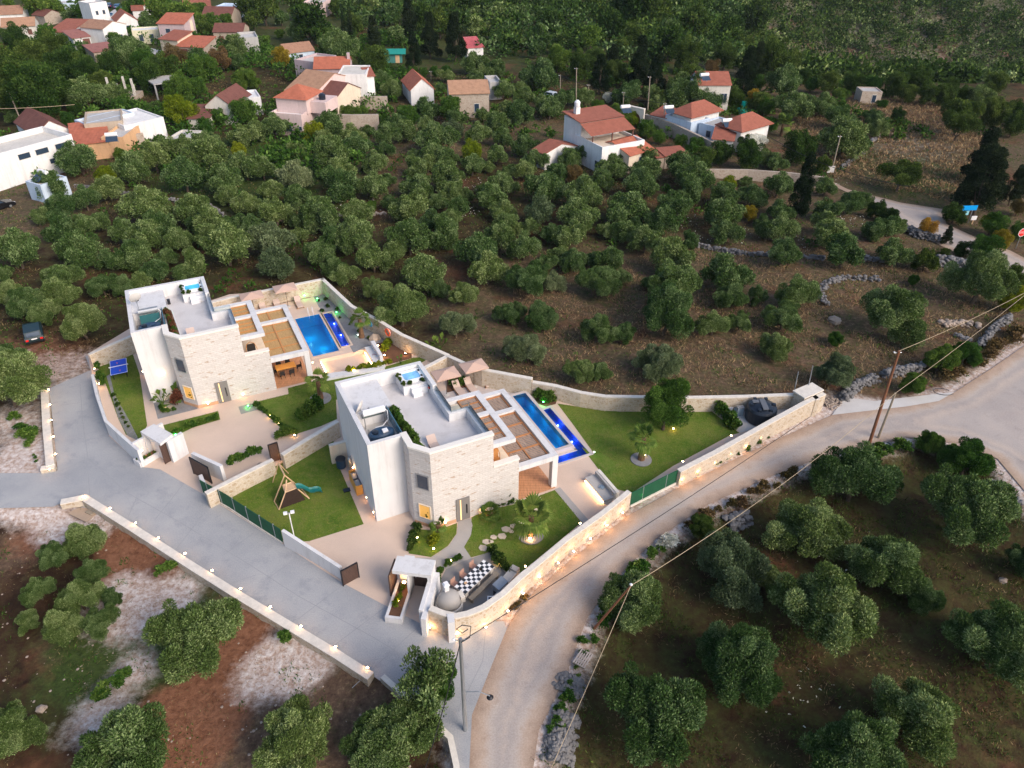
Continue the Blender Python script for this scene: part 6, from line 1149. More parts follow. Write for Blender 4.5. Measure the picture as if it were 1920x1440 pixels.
for px, py, l in ((1172,205,'round solar heater beside the arched gate roofs'), (1253,206,'solar heater barrel left of the first hip roof'), (1362,231,'white solar heater barrel in front of the second hip roof'), (1320,145,'white solar heater on the pine wood house roof'), (210,258,'small solar heater on the orange courtyard block')):
    z = 4.2 if py > 180 else 7.; p = W(px, py, z); merged('solar_heater', l, 'water heater', p, .3, [('heater_tank', MB().tube([(-.9, 0, .5), (.9, 0, .5)], .33, 12), whitep), ('collector', MB().face([(-.9, -.1, .4), (.9, -.1, .4), (.9, -1.3, -.3), (-.9, -1.3, -.3)]), glassd), ('stand', MB().box(-.8, -.05, -.8, -.7, .05, .4).box(.7, -.05, -.8, .8, .05, .4), gmetal)])
px_sheet('village_street', [(192,60),(200,28),(214,18),(228,18),(216,40),(222,64),(250,82),(305,96),(300,104),(240,92),(200,78)], .05, pale_conc)
# ------------------------------------------------------------------ foliage
def unit(v): return v / (np.linalg.norm(v, axis=1, keepdims=True) + 1e-9)
def cards(P, AX, L, Wd, tint, g, OUT=None):
    n = len(P); r = unit(g.normal(size=(n, 3))); r = r if OUT is None else unit(np.cross(AX, OUT) + .55 * r); side = unit(r - AX * (r * AX).sum(1, keepdims=True)); l = (L * g.uniform(.6, 1.3, (n, 1))); w = Wd * g.uniform(.6, 1.3, (n, 1))
    v = np.stack([P, P + AX * l * .5 + side * w * .5, P + AX * l, P + AX * l * .5 - side * w * .5], 1).reshape(-1, 3)
    return v, np.arange(4 * n).reshape(n, 4), np.repeat(tint, 4)
def crown_pts(seed, n, kind='olive', K=16):
    g = np.random.default_rng(seed)
    if kind in ('olive', 'shrub'):
        nb = max(5, K // 2); a = np.linspace(0, 6.28, nb) + g.uniform(-.5, .5, nb); rr = np.where(np.arange(nb) % 4 == 0, .07, g.uniform(.20, .31, nb)); zz = .33 + .11 * g.uniform(-1, 1, nb) + .14 * (rr < .1)
        M0 = np.stack([rr * np.cos(a) * g.uniform(.85, 1.2), rr * np.sin(a), zz], 1); RM = g.uniform(.13, .20, nb); sub_ = 9
        dd = unit(g.normal(size=(nb * sub_, 3)) + np.array([0, 0, .3])); C = np.repeat(M0, sub_, 0) + dd * np.repeat(RM, sub_)[:, None] * g.uniform(.55, 1.0, (nb * sub_, 1)); R = g.uniform(.05, .10, nb * sub_); C = np.concatenate([C, M0 * .9]); R = np.concatenate([R, RM * .75])
    elif kind == 'broad':
        nb = K * 3; d = unit(g.normal(size=(nb, 3))); C = d * g.uniform(.12, .40, (nb, 1)); C[:, 2] = C[:, 2] * .95 + .50; R = g.uniform(.07, .14, nb)
    elif kind == 'pine':
        nb = 60; h = g.uniform(0, 1, nb) ** .8; a = g.uniform(0, 2 * np.pi, nb); rr = .36 * (1 - h * .8) * np.sqrt(g.uniform(.2, 1, nb)); C = np.stack([rr * np.cos(a), rr * np.sin(a), .2 + h * 1.25], 1); R = .115 - .05 * h
    elif kind == 'cypress':
        nb = 24; h = np.linspace(0, 1, nb); a = g.uniform(0, 6.28, nb); rr = .12 * (1 - h * .8); C = np.stack([rr * np.cos(a), rr * np.sin(a), .3 + h * 3.6], 1); R = .34 * (1 - h * .72)
    elif kind == 'umbrella':
        nb = 18; a = g.uniform(0, 2 * np.pi, nb); rr = .4 * np.sqrt(g.uniform(0, 1, nb)); C = np.stack([rr * np.cos(a), rr * np.sin(a), .55 + .12 * g.uniform(-1, 1, nb)], 1); R = g.uniform(.10, .16, nb)
    R = R * np.ones(len(C)); w = R ** 2; b = g.choice(len(C), n, p=w / w.sum()); d = unit(g.normal(size=(n, 3)) + np.array([0, 0, .35]))
    f = np.where(g.uniform(size=n) < .78, g.uniform(.8, 1.12, n), g.uniform(.2, .8, n))[:, None]; P = C[b] + d * R[b][:, None] * f; crown_pts.out = d
    bt = g.uniform(-.22, .22, len(C)); tint = np.clip(.5 + bt[b] + g.normal(size=n) * .2, 0, 1); AX = unit(d + .55 * g.normal(size=(n, 3)) + np.array([0, 0, .6]))
    return P, AX, tint, g, C
def crown(name, seed, n, L, Wd, mat_, kind='olive', K=16, mix=None):
    P, AX, t, g, C = crown_pts(seed, n, kind, K); v, f, tt = cards(P, AX, L, Wd, t, g, unit(crown_pts.out + np.array([0, 0, .5]))); me = npmesh(name, v, f, mat_, False, tt); return me, C
def trunk_mesh(name, C, seed, zb=.28, r=.035, m=barkm):
    g = random.Random(seed); s = MB(); top = Vector((g.uniform(-.03, .03), g.uniform(-.03, .03), zb * .55)); s.tube([(0, 0, -.08), (0.01, 0, zb * .25), top], [r * 1.25, r, r * .8], 7)
    for k in g.sample(range(len(C)), min(6, len(C))): c = Vector(C[k]); mid = top.lerp(c, .5) + Vector((0, 0, -.03)); s.tube([top, mid, c], [r * .6, r * .35, r * .15], 5)
    me = bpy.data.meshes.new(name); me.from_pydata(s.v, [], s.f); me.materials.append(m); return me
LIB = {}
def lib(key, make):
    if key not in LIB: LIB[key] = make()
    return LIB[key]
SPEC = {'o': ('olive', 'o'), 'p': ('olive', 'p'), 'l': ('broad', 'l'), 'd': ('broad', 'd'), 'y': ('broad', 'y'), 'b': ('broad', 'b'), 'g': ('broad', 'g'), 'c': ('pine', 'c'), 'k': ('cypress', 'c'), 'u': ('umbrella', 'd'), 's': ('shrub', 'g'), 'w': ('broad', 'w'), 'x': ('shrub', 'd')}
NAME = {'o': ('olive_tree', 'green olive tree', 'olive tree'), 'p': ('olive_tree', 'silvery grey-green olive tree', 'olive tree'), 'l': ('lime_tree', 'yellow-green leafy tree', 'tree'), 'd': ('broadleaf_tree', 'dark green dense tree', 'tree'), 'y': ('yellow_tree', 'yellow leaved tree', 'tree'),
        'b': ('brown_tree', 'brownish thinning tree', 'tree'), 'g': ('leafy_tree', 'bright green leafy tree', 'tree'), 'c': ('pine_tree', 'dark conical conifer', 'conifer'), 'k': ('cypress_tree', 'slim dark cypress', 'cypress'), 'u': ('umbrella_pine', 'flat topped dark pine', 'pine'),
        's': ('green_bush', 'low green bush', 'bush'), 'w': ('blossom_bush', 'round bush covered in white blossom', 'bush'), 'x': ('dark_bush', 'low dark bush', 'bush')}
NV = {'n': 5, 'm': 6, 'f': 4}
def crown_for(k, lod, i):
    kind, leaf = SPEC[k]
    n, L_, W_ = {'n': (70000, .029, .0105), 'm': (20000, .040, .018), 'f': (4500, .07, .04)}[lod]
    if kind in ('pine', 'cypress'): n = int(n * 1.2)
    return lib((k, lod, i), lambda: (lambda r: (r[0], trunk_mesh('trunk', r[1], i, r=.03)))(crown('crown', 1000 * ord(k) + i + {'n': 0, 'm': 50, 'f': 90}[lod], n, L_, W_, LEAF[leaf], kind, 17 if lod != 'f' else 12)))
TREES = []; SEEN = set()
U_ = 'zero one two three four five six seven eight nine ten eleven twelve thirteen fourteen fifteen sixteen seventeen eighteen nineteen'.split(); T_ = 'twenty thirty forty fifty sixty seventy eighty ninety'.split()
def num(n): n = int(max(0, n)); return 'hundred' if n >= 100 else (U_[n] if n < 20 else T_[n // 10 - 2] + ('-' + U_[n % 10] if n % 10 else ''))
def region(x, y):
    if y > 930: return 'of the lower field' if x < 900 else 'of the lower grove'
    if y < 200: return 'near the village' if x < 700 else 'of the far slope'
    if x > 1000 and y > 470: return 'of the dry field'
    return 'of the middle grove'
def place_label(d, px, py):
    for k in range(40):
        x, y = round(px / 19.2) + (0, 1, -1, 0, 0, 1, -1, 1, -1)[k % 9] * (k > 0), round(py / 14.4) + (0, 0, 0, 1, -1, 1, -1, -1, 1)[k % 9] * (k > 0)
        l = '%s %s, %s percent across, %s percent down' % (d, region(px, py), num(x), num(y))
        if len(l.replace('-', ' ').split()) > 16: l = '%s, %s percent across, %s percent down' % (d, num(x), num(y))
        if l not in SEEN: break
    SEEN.add(l); return l
def tree(px, py, w, k='o', hs=1.0, label=None, group=None):
    """px,py: crown centre in the photo; w: crown width in photo pixels"""
    zc = 2.0; z = 0.
    for _ in range(8):
        p = W(px, py, z + zc); z_ = hz(p.x, p.y); z_ = 0. if z_ < -1.5 and p.y < 150 else z_; z = z_ if p.y < 180 else .5 * z + .5 * z_
        depth = p.y * math.cos(TH) - (p.z - CH) * math.sin(TH); wm = w * depth / F; zc = {'c': .75, 'k': 2.0, 'u': .5}.get(k, .37 if SPEC[k][0] in ('olive', 'shrub') else .48) * wm * hs
    if k == 'c': pass
    lod = 'n' if depth < 88 else ('m' if depth < 190 else 'f')
    i = len(TREES) % NV[lod] if k == 'o' else len(TREES) % 2
    cm, tm = crown_for(k, lod, i)
    nm, desc_, cat = NAME[k]; size = 'large ' if wm > 7.2 else ('small ' if wm < 4 else '')
    lb = label or place_label(size + desc_, px, py)
    t = thing(nm, lb, cat, (p.x, p.y, z), random.uniform(0, 6.28), group or {'olive tree': 'olive trees of the grove', 'bush': 'bushes around the grove'}.get(cat, 'trees around the village'))
    s = wm * ((1.02 if py > 790 else 1.22) if SPEC[k][0] in ('olive', 'shrub') else 1.06)
    t.scale = (s * random.uniform(.93, 1.07), s * random.uniform(.93, 1.07), s * hs * random.uniform(.92, 1.08))
    for n_, me_ in (('crown', cm), ('trunk', tm)): o = bpy.data.objects.new(n_, me_); COL.objects.link(o); o.parent = t
    TREES.append((px, py)); return t
def batch(ox, oy, s, data):
    for grp in data.split(';'):
        k, rest = grp.strip().split(':'); v = [float(q) for q in rest.replace(',', ' ').split()]
        for i in range(0, len(v), 3): tree(ox + v[i] / s, oy + v[i + 1] / s, v[i + 2] / s, k)
batch(0, 230, 4, 'o: 600 290 280 1160 285 240 990 355 270 1335 205 240 1550 160 190 1555 280 310 1385 420 290 1680 460 260 1840 340 260 1840 90 230 820 510 220 400 490 230 640 590 200 460 650 240 320 700 160 440 790 240 620 800 200 750 760 150 1100 640 330 930 830 230 1090 850 260 1200 790 240 1450 670 260 1700 560 180 1850 630 190 1580 770 260 1500 760 180 1740 760 190 1340 890 200 1550 860 230 1880 790 170 1000 990 220; s: 910 240 100; l: 790 415 170 1790 215 150')
batch(480, 190, 4, 'o: 50 240 140 130 210 200 560 210 220 720 270 200 300 380 140 520 310 170 580 410 300 740 360 220 840 230 110 1280 80 200 1500 130 160 1050 190 170 1130 230 180 1270 200 140 980 270 190 970 365 150 1705 115 140 1880 60 120 1820 180 200 1670 260 190 1850 290 160 1350 290 280 1200 400 110 1320 410 200 1440 440 180 900 485 180 50 520 200 620 530 220 620 630 280 120 680 190 310 730 190 870 660 230 990 600 130 1220 640 230 1190 510 190 1290 480 150 1440 580 260 1620 490 180 1810 420 170 1740 500 100 1880 540 150 1830 640 210 1450 700 190 1570 710 130 1760 730 250 20 780 110 150 850 260 470 780 140 500 880 280 770 850 220 1000 770 120 1180 720 90 1150 800 280 1360 760 150 1520 810 160 1320 920 190 1460 890 160 1850 830 190 370 880 200 560 985 150; p: 295 570 300 1480 210 170; l: 430 250 190 1620 390 190; g: 1140 110 200 950 140 100 1460 50 200; s: 860 780 90')
batch(960, 240, 4, 'o: 90 150 190 180 240 190 310 170 190 80 330 180 420 250 180 540 210 160 770 230 200 750 310 210 1000 240 190 1000 330 220 660 405 190 960 440 250 1270 300 240 1370 390 260 1320 480 230 240 470 280 330 350 180 530 520 270 20 460 90 870 610 320 1230 610 290 500 660 300 1600 520 230 1800 520 200 1580 660 290 1610 800 220 1870 700 110 1890 780 150 20 780 140 90 920 230 130 760 150 300 790 180 430 830 230 710 780 150 830 800 200 920 740 150 1120 730 260 1000 850 250 1330 850 140 1750 410 100; p: 210 640 250; b: 470 360 150; l: 1630 420 130; y: 1780 640 130; d: 1570 190 200 1780 210 230; o: 1890 230 130')
batch(1440, 230, 4, 'o: 70 490 200 430 490 170 90 670 190 460 660 220 630 620 190 720 600 140 90 820 240 430 770 200 480 850 260 840 800 230 960 800 150 560 130 350 640 150 220 820 60 160 60 300 170; d: 240 200 260 410 310 150; x: 820 670 150 920 720 150; u: 1440 20 260; c: 1860 480 200 1540 450 200; l: 1680 770 160; x: 1400 690 190; y: 1200 790 150; g: 1880 820 160 1720 770 200; b: 1880 640 130; x: 1450 960 120; y: 1740 900 170; g: 1620 950 240')
tree(1507, 355, 58, 'c', 1.35, 'tall rusty conifer rising out of the grove near the far road'); tree(1690, 328, 80, 'u', .8, 'low spreading dark pine in the dry hillside field'); tree(1845, 297, 78, 'c', .8, 'upper of the big dark pines at the edge of the hillside field'); tree(1848, 345, 105, 'c', .8, 'largest dark pine standing above the far road'); tree(1777, 442, 25, 'c', .9, 'tiny conifer sapling at the far road edge')
batch(0, 440, 4, 'o: 130 150 310 600 150 310 830 200 200 1010 170 240 1170 290 190 1060 360 160 470 340 260 70 440 230 200 540 270 440 480 290 290 610 200 770 390 210 930 390 190 620 700 290 60 980 290 1440 220 230 1340 60 200 1370 290 150 1700 120 330 1250 180 170; o: 20 300 150')
batch(480, 420, 4, 'o: 340 90 150 470 230 230 570 130 210 760 120 280 580 340 180 660 380 200 880 280 260 1030 230 180 1150 130 300 1270 370 300 900 490 200 1380 490 160 1560 550 200 1090 660 330 1880 690 200 1640 240 300 1830 130 240 1740 350 280 1400 80 260 1900 960 120 1870 20 200; p: 100 130 330 150 310 300 1500 760 280')
batch(960, 460, 4, 'o: 260 140 160 130 270 300 350 90 160 470 140 200 740 130 220 620 110 150 650 290 300 820 250 150 1190 110 300 1040 290 130 1220 340 420 1600 230 330 1650 390 250 1840 390 140 1160 530 430 1510 600 240 1710 590 170 200 550 260 40 510 140 650 650 240 840 660 170 500 960 220 660 950 200; p: 320 280 200 120 790 270 1130 880 340; s: 40 1000 0.1')
batch(1440, 450, 4, 'o: 110 110 240 560 120 300 940 100 250 230 420 310 120 590 270 60 820 260 950 590 440 1580 340 420; x: 1840 270 190 1180 170 200 1320 110 110; s: 1300 900 250 1480 870 220 1080 1080 200 500 745 130 1090 310 90; l: 1860 450 220; p: 480 1010 300')
tree(1250, 765, 108, 'g', 1.0, 'big dense olive tree standing in the front villa garden', 'garden trees')
for a in ('p 12 722 130', 'o 150 1010 92', 'o 100 1045 66', 'o 172 1078 66', 'o 72 1108 70', 'o 190 1165 78', 'o 110 1172 90', 'o 52 1165 50', 'o 150 1122 84', 'o 205 1120 50', 'o 365 1195 185', 'o 235 1400 225', 'o 18 1375 115', 'o 555 1390 175', 'o 750 1362 175', 'o 715 1400 150', 'o 1190 1115 150', 'p 1360 1055 178', 'o 1518 996 152', 'o 1605 895 165', 'o 1815 950 190', 'o 1675 1058 162', 'o 1542 1148 190', 'o 1385 1250 175', 'o 1340 1215 90', 'o 1225 1340 205', 'o 1730 1345 192', 'o 1875 1210 190', 'o 1600 1415 190', 's 1815 862 115', 'o 1438 1085 70', 'o 1735 1120 90', 'o 1930 1060 90', 's 1750 830 60', 's 1555 880 50', 'x 1315 985 60', 's 820 1280 90', 'b 1500 640 .1'):
    k, x, y, w = a.split(); w = float(w)
    if w > 1: tree(float(x), float(y), w, k if k != 'p' or float(x) > 100 else 'o')
batch(0, 0, 4, 'd: 100 600 420 250 720 450 60 760 300 400 680 300 130 310 240 220 420 260 390 380 260 500 500 280 600 520 250 640 560 220 1230 520 250 1080 570 250 830 500 200; o: 900 430 280 1000 400 240 1180 810 100 650 730 260 860 730 220 560 700 200; g: 350 280 170 1100 470 200 1500 510 220 1350 680 240 1460 660 180 1550 960 140 1840 830 220 1640 880 130 920 790 150 500 900 120 1820 590 180; b: 30 380 120 1310 440 200 1640 440 190; o: 1760 380 200; d: 1560 220 150; l: 1350 850 250; g: 300 40 230 430 80 150 640 90 180 820 210 120 1020 40 150 1180 80 220 1400 130 240 1500 80 150; o: 540 120 130 1100 170 140; d: 1840 60 180 1900 150 150; g: 1590 160 120 920 100 110')
batch(480, 0, 4, 'd: 60 60 250 400 170 330 740 200 170 890 460 240; o: 190 150 110 310 270 150 820 160 170 560 350 170 640 370 260 820 460 130 1640 480 190 1650 230 200 1650 130 150 1010 130 150 1020 30 180; d: 300 60 180 600 60 120; o: 820 60 200 1060 270 150; c: 880 250 150 890 320 140 1150 160 180 1180 400 170 1300 280 200 1490 300 210; d: 1250 160 240 1380 180 220 1440 80 170; o: 1810 130 200 1880 280 150; d: 1630 40 250; g: 80 300 80 180 260 70; y: 190 450 150; o: 1700 560 150 1420 570 120 1650 590 110 1800 530 150 950 610 150 1020 680 170 1380 670 100 1230 710 130 1850 690 160; g: 1100 545 80 1180 540 80 1260 540 80 1340 540 80 1430 530 80; o: 1070 300 100; g: 590 840 120 680 840 130 780 850 120')
tree(645, 60, 20, 'k', 1.0, 'slim tall cypress above the lilac house'); tree(657, 45, 18, 'k', .9, 'second slim cypress just behind the tall one')
batch(960, 0, 4, 'o: 60 120 180 200 280 170 180 380 150 330 340 150 220 580 260 860 710 200 1050 720 150 1270 720 250 1400 700 280 90 740 160 240 815 130 400 740 180 540 740 150 60 860 200 280 830 180 1270 650 200; d: 40 270 120 320 180 200 740 200 230 620 60 180 900 60 350 1080 100 280 930 270 200 780 540 200 1300 420 250 1640 250 250 1800 150 280 620 450 160; g: 430 60 160 590 280 190 340 430 220; d: 810 370 150 500 500 200 1180 330 260 1380 200 250 1330 560 200 1600 420 200 1740 370 200; c: 660 560 190 960 500 220 1080 580 200 1760 560 230 1840 480 170 760 480 160; o: 1170 240 180 1460 380 150 1580 100 250 1520 750 200; b: 1500 520 140; y: 1800 760 150; w: 720 730 90; l: 890 900 130; g: 780 840 150 1000 960 140 650 800 120 1850 620 130 1890 800 150; s: 960 880 90 1060 900 90')
batch(1440, 0, 4, 'd: 50 440 300 180 480 200 260 580 130; o: 100 650 260 200 820 260 400 800 200 540 900 220 780 880 110 1580 740 180 50 790 110; d: 450 620 170 640 620 170 960 640 180 1120 620 220 1050 700 150 1200 710 170 1330 720 180 1460 720 150 1380 640 130; g: 780 640 150; s: 550 810 110 850 780 80 320 650 110 550 710 120; d: 1700 860 240 1850 850 200; d: 1700 640 170 1850 930 200; o: 810 920 160; d: 975 870 120')
tree(1802, 215, 70, 'u', 1.1, 'flat crowned pine at the far corner of the hillside field')
tree(1416, 271, 50, 'w', .9, 'big round white blossom bush beside the hip roofs'); tree(1318, 300, 46, 'd', 1.1)
# slender tree at the lane corner with airy crown
P, AX, tt, g, C = crown_pts(4242, 4200, 'olive', 9); v, f, t4 = cards(P, AX, .045, .022, tt, g); me_ = npmesh('crown', v, f, LEAF['b' if False else 'o'], False, t4)
p = G(812, 1330); t = thing('slender_tree', 'airy slender young tree at the lane corner beside the grey pole', 'tree', p, .4, 'trees around the village'); t.scale = (4.4, 4.4, 7.6)
o = bpy.data.objects.new('crown', me_); COL.objects.link(o); o.parent = t; o = bpy.data.objects.new('trunk', trunk_mesh('trunk', C, 3, r=.018)); COL.objects.link(o); o.parent = t
# palms
def palm(label, px, py, h, R_, n, seed, bed=None):
    g = random.Random(seed); b = W(px, py, .03); t = thing('palm_tree', label, 'palm tree', b)
    pts = [(0, 0, 0), (.02, .03, h * .4), (.0, .05, h)]; MB().tube(pts, [.34, .24, .2], 10).build('trunk', rockw if False else MATS.get('palmbark') or plain('palmbark', (.16, .09, .05), .95, .4, 6, bmp=.8), t)
    s = MB()
    for k in range(n):
        a = 2 * math.pi * k / n + g.uniform(-.2, .2); el = g.uniform(-.5, 1.25); d = Vector((math.cos(a) * math.cos(el), math.sin(a) * math.cos(el), math.sin(el))); o = Vector((0, .05, h)); st = o + d * R_ * .45; s.tube([o, st], .018, 3)
        sd = d.cross(Vector((0, 0, 1))).normalized(); up = sd.cross(d).normalized()
        for j in range(13):
            w = -1.35 + 2.7 * j / 12; e = (d * math.cos(w) + sd * math.sin(w)); tip = st + e * R_ * .62 * (1 - .25 * abs(w)) - Vector((0, 0, .22 * R_ * (1 - math.sin(el)) * .8)); midp = st + e * R_ * .33 + up * .02; nn = e.cross(up).normalized() * .055 * R_
            s.face([st, midp + nn, tip, midp - nn])
    o = s.build('crown', LEAF['f'], t); a_ = o.data.attributes.new('tint', 'FLOAT', 'POINT'); a_.data.foreach_set('value', [random.uniform(.2, .9) for _ in o.data.vertices])
    if bed: MB().lathe([(bed, 0), (bed, .07), (bed - .1, .08)], n=24).build('gravel_ring', gravel, t)
palm('fan palm in a round bed on the front villa lawn', 995, 1003, 1.9, 1.9, 15, 1, 1.0)
palm('fan palm on the big garden lawn of the front villa', 1202, 862, 2.3, 1.5, 13, 2, .9)
palm('fan palm on the rear villa driveway lawn', 601, 748, 2.0, 1.35, 11, 3, 1.0)
palm('fan palm in the rear gravel garden beside the strip basin', 678, 632, 2.2, 1.35, 12, 4)
palm('young fan palm at the front villa stone corner', 822, 993, .5, .8, 12, 5)
palm('spiky palm clump beside the front villa wall light', 919, 968, .35, .95, 16, 6)
palm('fan palm standing by the pool behind the blossom bush', 1463, 258, 2.5, 2.2, 20, 8)
palm('small palm near the hip roofed complex', 1232, 200, 2., 1.8, 18, 9)
def banana(label, px, py, h, n, seed):
    g = random.Random(seed); b = W(px, py, .03); t = thing('banana_plant', label, 'plant', b); s = MB(); st = MB()
    for k in range(n):
        a = g.uniform(0, 6.28); el = g.uniform(.6, 1.35); d = Vector((math.cos(a) * math.cos(el), math.sin(a) * math.cos(el), math.sin(el))); L_ = h * g.uniform(.7, 1.1); st.tube([(0, 0, 0), d * L_ * .5], .02, 4)
        sd = d.cross(Vector((0, 0, 1))).normalized() * h * .13; q = d * L_ * .5; m1 = d * L_ * .75; e = d * L_ - Vector((0, 0, h * .12)); s.face([q, m1 + sd, m1]); s.face([q, m1, m1 - sd]); s.face([m1, m1 + sd, e]); s.face([m1, e, m1 - sd])
    st.build('stem', LEAF['g'], t); o = s.build('leaf_blades', LEAF['f'], t)
    for oo in t.children: a_ = oo.data.attributes.new('tint', 'FLOAT', 'POINT'); a_.data.foreach_set('value', [random.uniform(.0, .7) for _ in oo.data.vertices])
for a in (('tall banana plant in the gravel bed by the white wing of the rear villa', 325, 757, 2.6, 9, 1), ('spreading banana plant in the gravel bed nearer the walkway', 306, 757, 1.9, 10, 2), ('dark banana plant at the front wall base of the front villa', 948, 944, 1.7, 6, 3), ('paddle leaved plants in the corner between both villa walls', 800, 664, 1.6, 12, 4),
          ('paddle leaved plant group at the curved wall end', 815, 655, 1.7, 10, 5), ('pale paddle plant below the rear sunken seating', 752, 682, 1.3, 7, 6), ('tall paddle plant at the wall junction behind the hot tub', 826, 655, 1.9, 6, 7)): banana(*a)
# garden shrubs
def shrub_mesh(i, leaf):
    def mk(): P, AX, t, g, C = crown_pts(700 + i, 900, 'shrub', 9); v, f, tt = cards(P, AX, .16, .09, t, g); return npmesh('foliage', v, f, LEAF[leaf], False, tt)
    return lib(('sh', i, leaf), mk)
def shrub(px, py, w, leaf, label, z=.03, hs=1., pos=None, grp='garden shrubs of the villas'):
    b = pos or W(px, py, z); me_ = shrub_mesh(int(px) % 3, leaf); o = bpy.data.objects.new('garden_shrub', me_); COL.objects.link(o); o.location = b; s = w; o.scale = (s, s, s * hs); o.rotation_euler.z = px * 1.7; tag(o, label, 'shrub', grp)
ORD = 'first second third fourth fifth sixth seventh eighth ninth tenth eleventh twelfth thirteenth fourteenth fifteenth sixteenth'.split()
def row(pts, n, w, leaf, label, grp=None, z=.03, hs=1., jit=1.):
    P_ = [Vector((x, y)) for x, y in pts]; tot = sum((b - a).length for a, b in zip(P_, P_[1:]))
    for k in range(n):
        d = tot * (k + .5) / n
        for a, b in zip(P_, P_[1:]):
            l = (b - a).length
            if d <= l: q = a.lerp(b, d / l); break
            d -= l
        shrub(q.x + random.uniform(-jit, jit), q.y + random.uniform(-jit, jit), w * random.uniform(.55, 1.3), leaf, '%s %s' % (ORD[k % 16], label), z, hs, grp=grp or label)
row([(322,815),(360,800),(400,786),(411,784)], 12, .75, 'g', 'low shrub in the narrow front bed of the rear villa')
row([(478,760),(507,780),(530,800),(556,815)], 10, .7, 'g', 'low shrub along the rear driveway lawn edge')
row([(480,570),(520,560),(574,550)], 14, .8, 'g', 'shrub in the bed behind the rear loungers')
row([(592,556),(600,566),(616,572),(604,590),(612,560),(637,565),(629,592),(644,600),(690,636),(703,640)], 10, .55, 'd', 'dark tuft in the rear gravel garden')
row([(846,725),(870,718),(900,712),(930,708)], 12, .9, 'g', 'shrub in the bed behind the front loungers')
row([(1000,735),(1010,745),(1022,752),(1034,752)], 11, 1.1, 'g', 'leafy shrub in the corner bed by the slim pool', hs=1.1)
row([(1340,764),(1352,778),(1366,792),(1378,806)], 12, 1.2, 'g', 'bright hedge shrub before the tank yard', hs=1.1)
row([(768,1036),(774,1018),(780,1000),(786,985)], 10, .75, 'd', 'dark hedge shrub of the small front lawn', hs=1.2)
row([(922,1033),(932,1050),(944,1062),(960,1076)], 9, .95, 'd', 'shrub along the patio and front lawn edge', hs=1.1)
row([(822,1092),(824,1072),(840,1058),(864,1046)], 11, .5, 'g', 'small flower plant in the patio strip')
row([(428,872),(450,864),(470,852),(492,848)], 8, .9, 'g', 'bright shrub on top of the dividing wall bed', z=.5)
row([(520,822),(540,816),(556,808)], 5, 1.0, 'g', 'bright shrub at the dividing wall by the driveway')
row([(560,790),(575,782),(590,772),(604,765)], 7, 1.3, 'g', 'tall feathery shrub of the rear driveway lawn', hs=1.5)
row([(650,698),(680,692),(712,688),(735,682)], 9, .7, 'l', 'lit shrub below the rear sunken seating')
row([(716,650),(722,660),(728,645),(742,640)], 7, .8, 'l', 'lit shrub behind the white bench back')
row([(775,660),(790,664),(806,668),(820,665)], 8, .9, 'g', 'shrub in the corner between both villa walls')
row([(1060,750),(1101,762),(1156,768),(1316,768)], 4, .7, 'g', 'young climber at the foot of the garden wall', hs=1.6)
row([(184,686),(188,706),(196,728)], 4, .8, 'g', 'shrub along the tennis lawn edge', hs=1.2)
row([(212,738),(222,762),(232,785),(244,806)], 8, .45, 'd', 'small tuft in the gravel strip along the white lane wall')
row([(300,760),(304,770),(312,775),(330,768)], 4, .5, 'g', 'small tuft in the rear gravel bed')
shrub(336, 757, 1.4, 'r', 'dark reddish feathery shrub beside the rear lit window', hs=1.4)
row([(905,955),(920,952),(940,948),(966,940)], 7, .6, 'g', 'low plant in the gravel strip along the front villa')
row([(742,1138),(750,1118),(758,1098)], 6, .5, 'l', 'spiky plant in the front portico planter', z=.4)
row([(258,866),(275,857),(295,848)], 4, .4, 'g', 'small plant in the rear portico planter', z=.35)
row([(800,1136),(804,1115),(808,1098)], 4, .5, 'r', 'pink flowering plant along the portico wall', z=.2)
row([(805,1024),(820,1012)], 2, .9, 'l', 'lit grass clump on the small front lawn')
for o_, leaf, nm_ in ((V1, 'r', 'rear'), (V2, 'g', 'front')):
    for k in range(14):
        f_ = k / 13; u = 3.25 + .25 * f_ + random.uniform(-.1, .1); v = 4.0 - 5.7 * f_; shrub(k * 7 + 3, 0, (.75 if leaf == 'g' else .6) * random.uniform(.85, 1.2), leaf if (k % 3 or leaf == 'g') else 'g', '%s leafy plant in the long roof planter of the %s villa' % (ORD[k], nm_), pos=at_v(o_, u, v, 6.85), hs=1.2, grp='plants in the %s roof planter' % nm_)
    for k, (u, v) in enumerate(((4.98, 7.9), (5.0, 7.3), (5.05, 6.7), (5.5, 6.5), (6.6, 6.5))): shrub(k * 5 + 1, 0, .5, 'd', '%s small plant around the hot tub of the %s villa' % (ORD[k], nm_), pos=at_v(o_, u, v, 7.12), grp='plants around the %s hot tub' % nm_)
# bushes and weeds along the roads
row([(1240,1030),(1215,1060),(1180,1085),(1160,1120),(1125,1165)], 11, 1.3, 'g', 'scrubby bush on the bank below the curved road', hs=.7, jit=9)
row([(1110,1185),(1090,1230),(1075,1265),(1055,1320),(1030,1380)], 11, .9, 'g', 'weed clump on the bank beside the lower road', hs=.6, jit=9)
row([(1290,985),(1340,960),(1400,930),(1450,910),(1500,885)], 12, 1.3, 'b', 'scrubby bush on the bank above the lower grove', hs=.7, jit=10)
row([(1235,1030),(1250,1020),(1262,1015)], 5, 1.2, 'w', 'white flowering bush on the road bank', hs=.7)
row([(1600,860),(1640,845),(1690,838),(1730,840),(1790,845)], 12, 1.6, 'g', 'grassy bush at the inside of the road bend', hs=.6, jit=9)
row([(1760,720),(1800,690),(1850,670),(1890,640),(1915,620)], 14, 1.8, 'b', 'dry brown bush on the verge below the stone wall', hs=.6, jit=9)
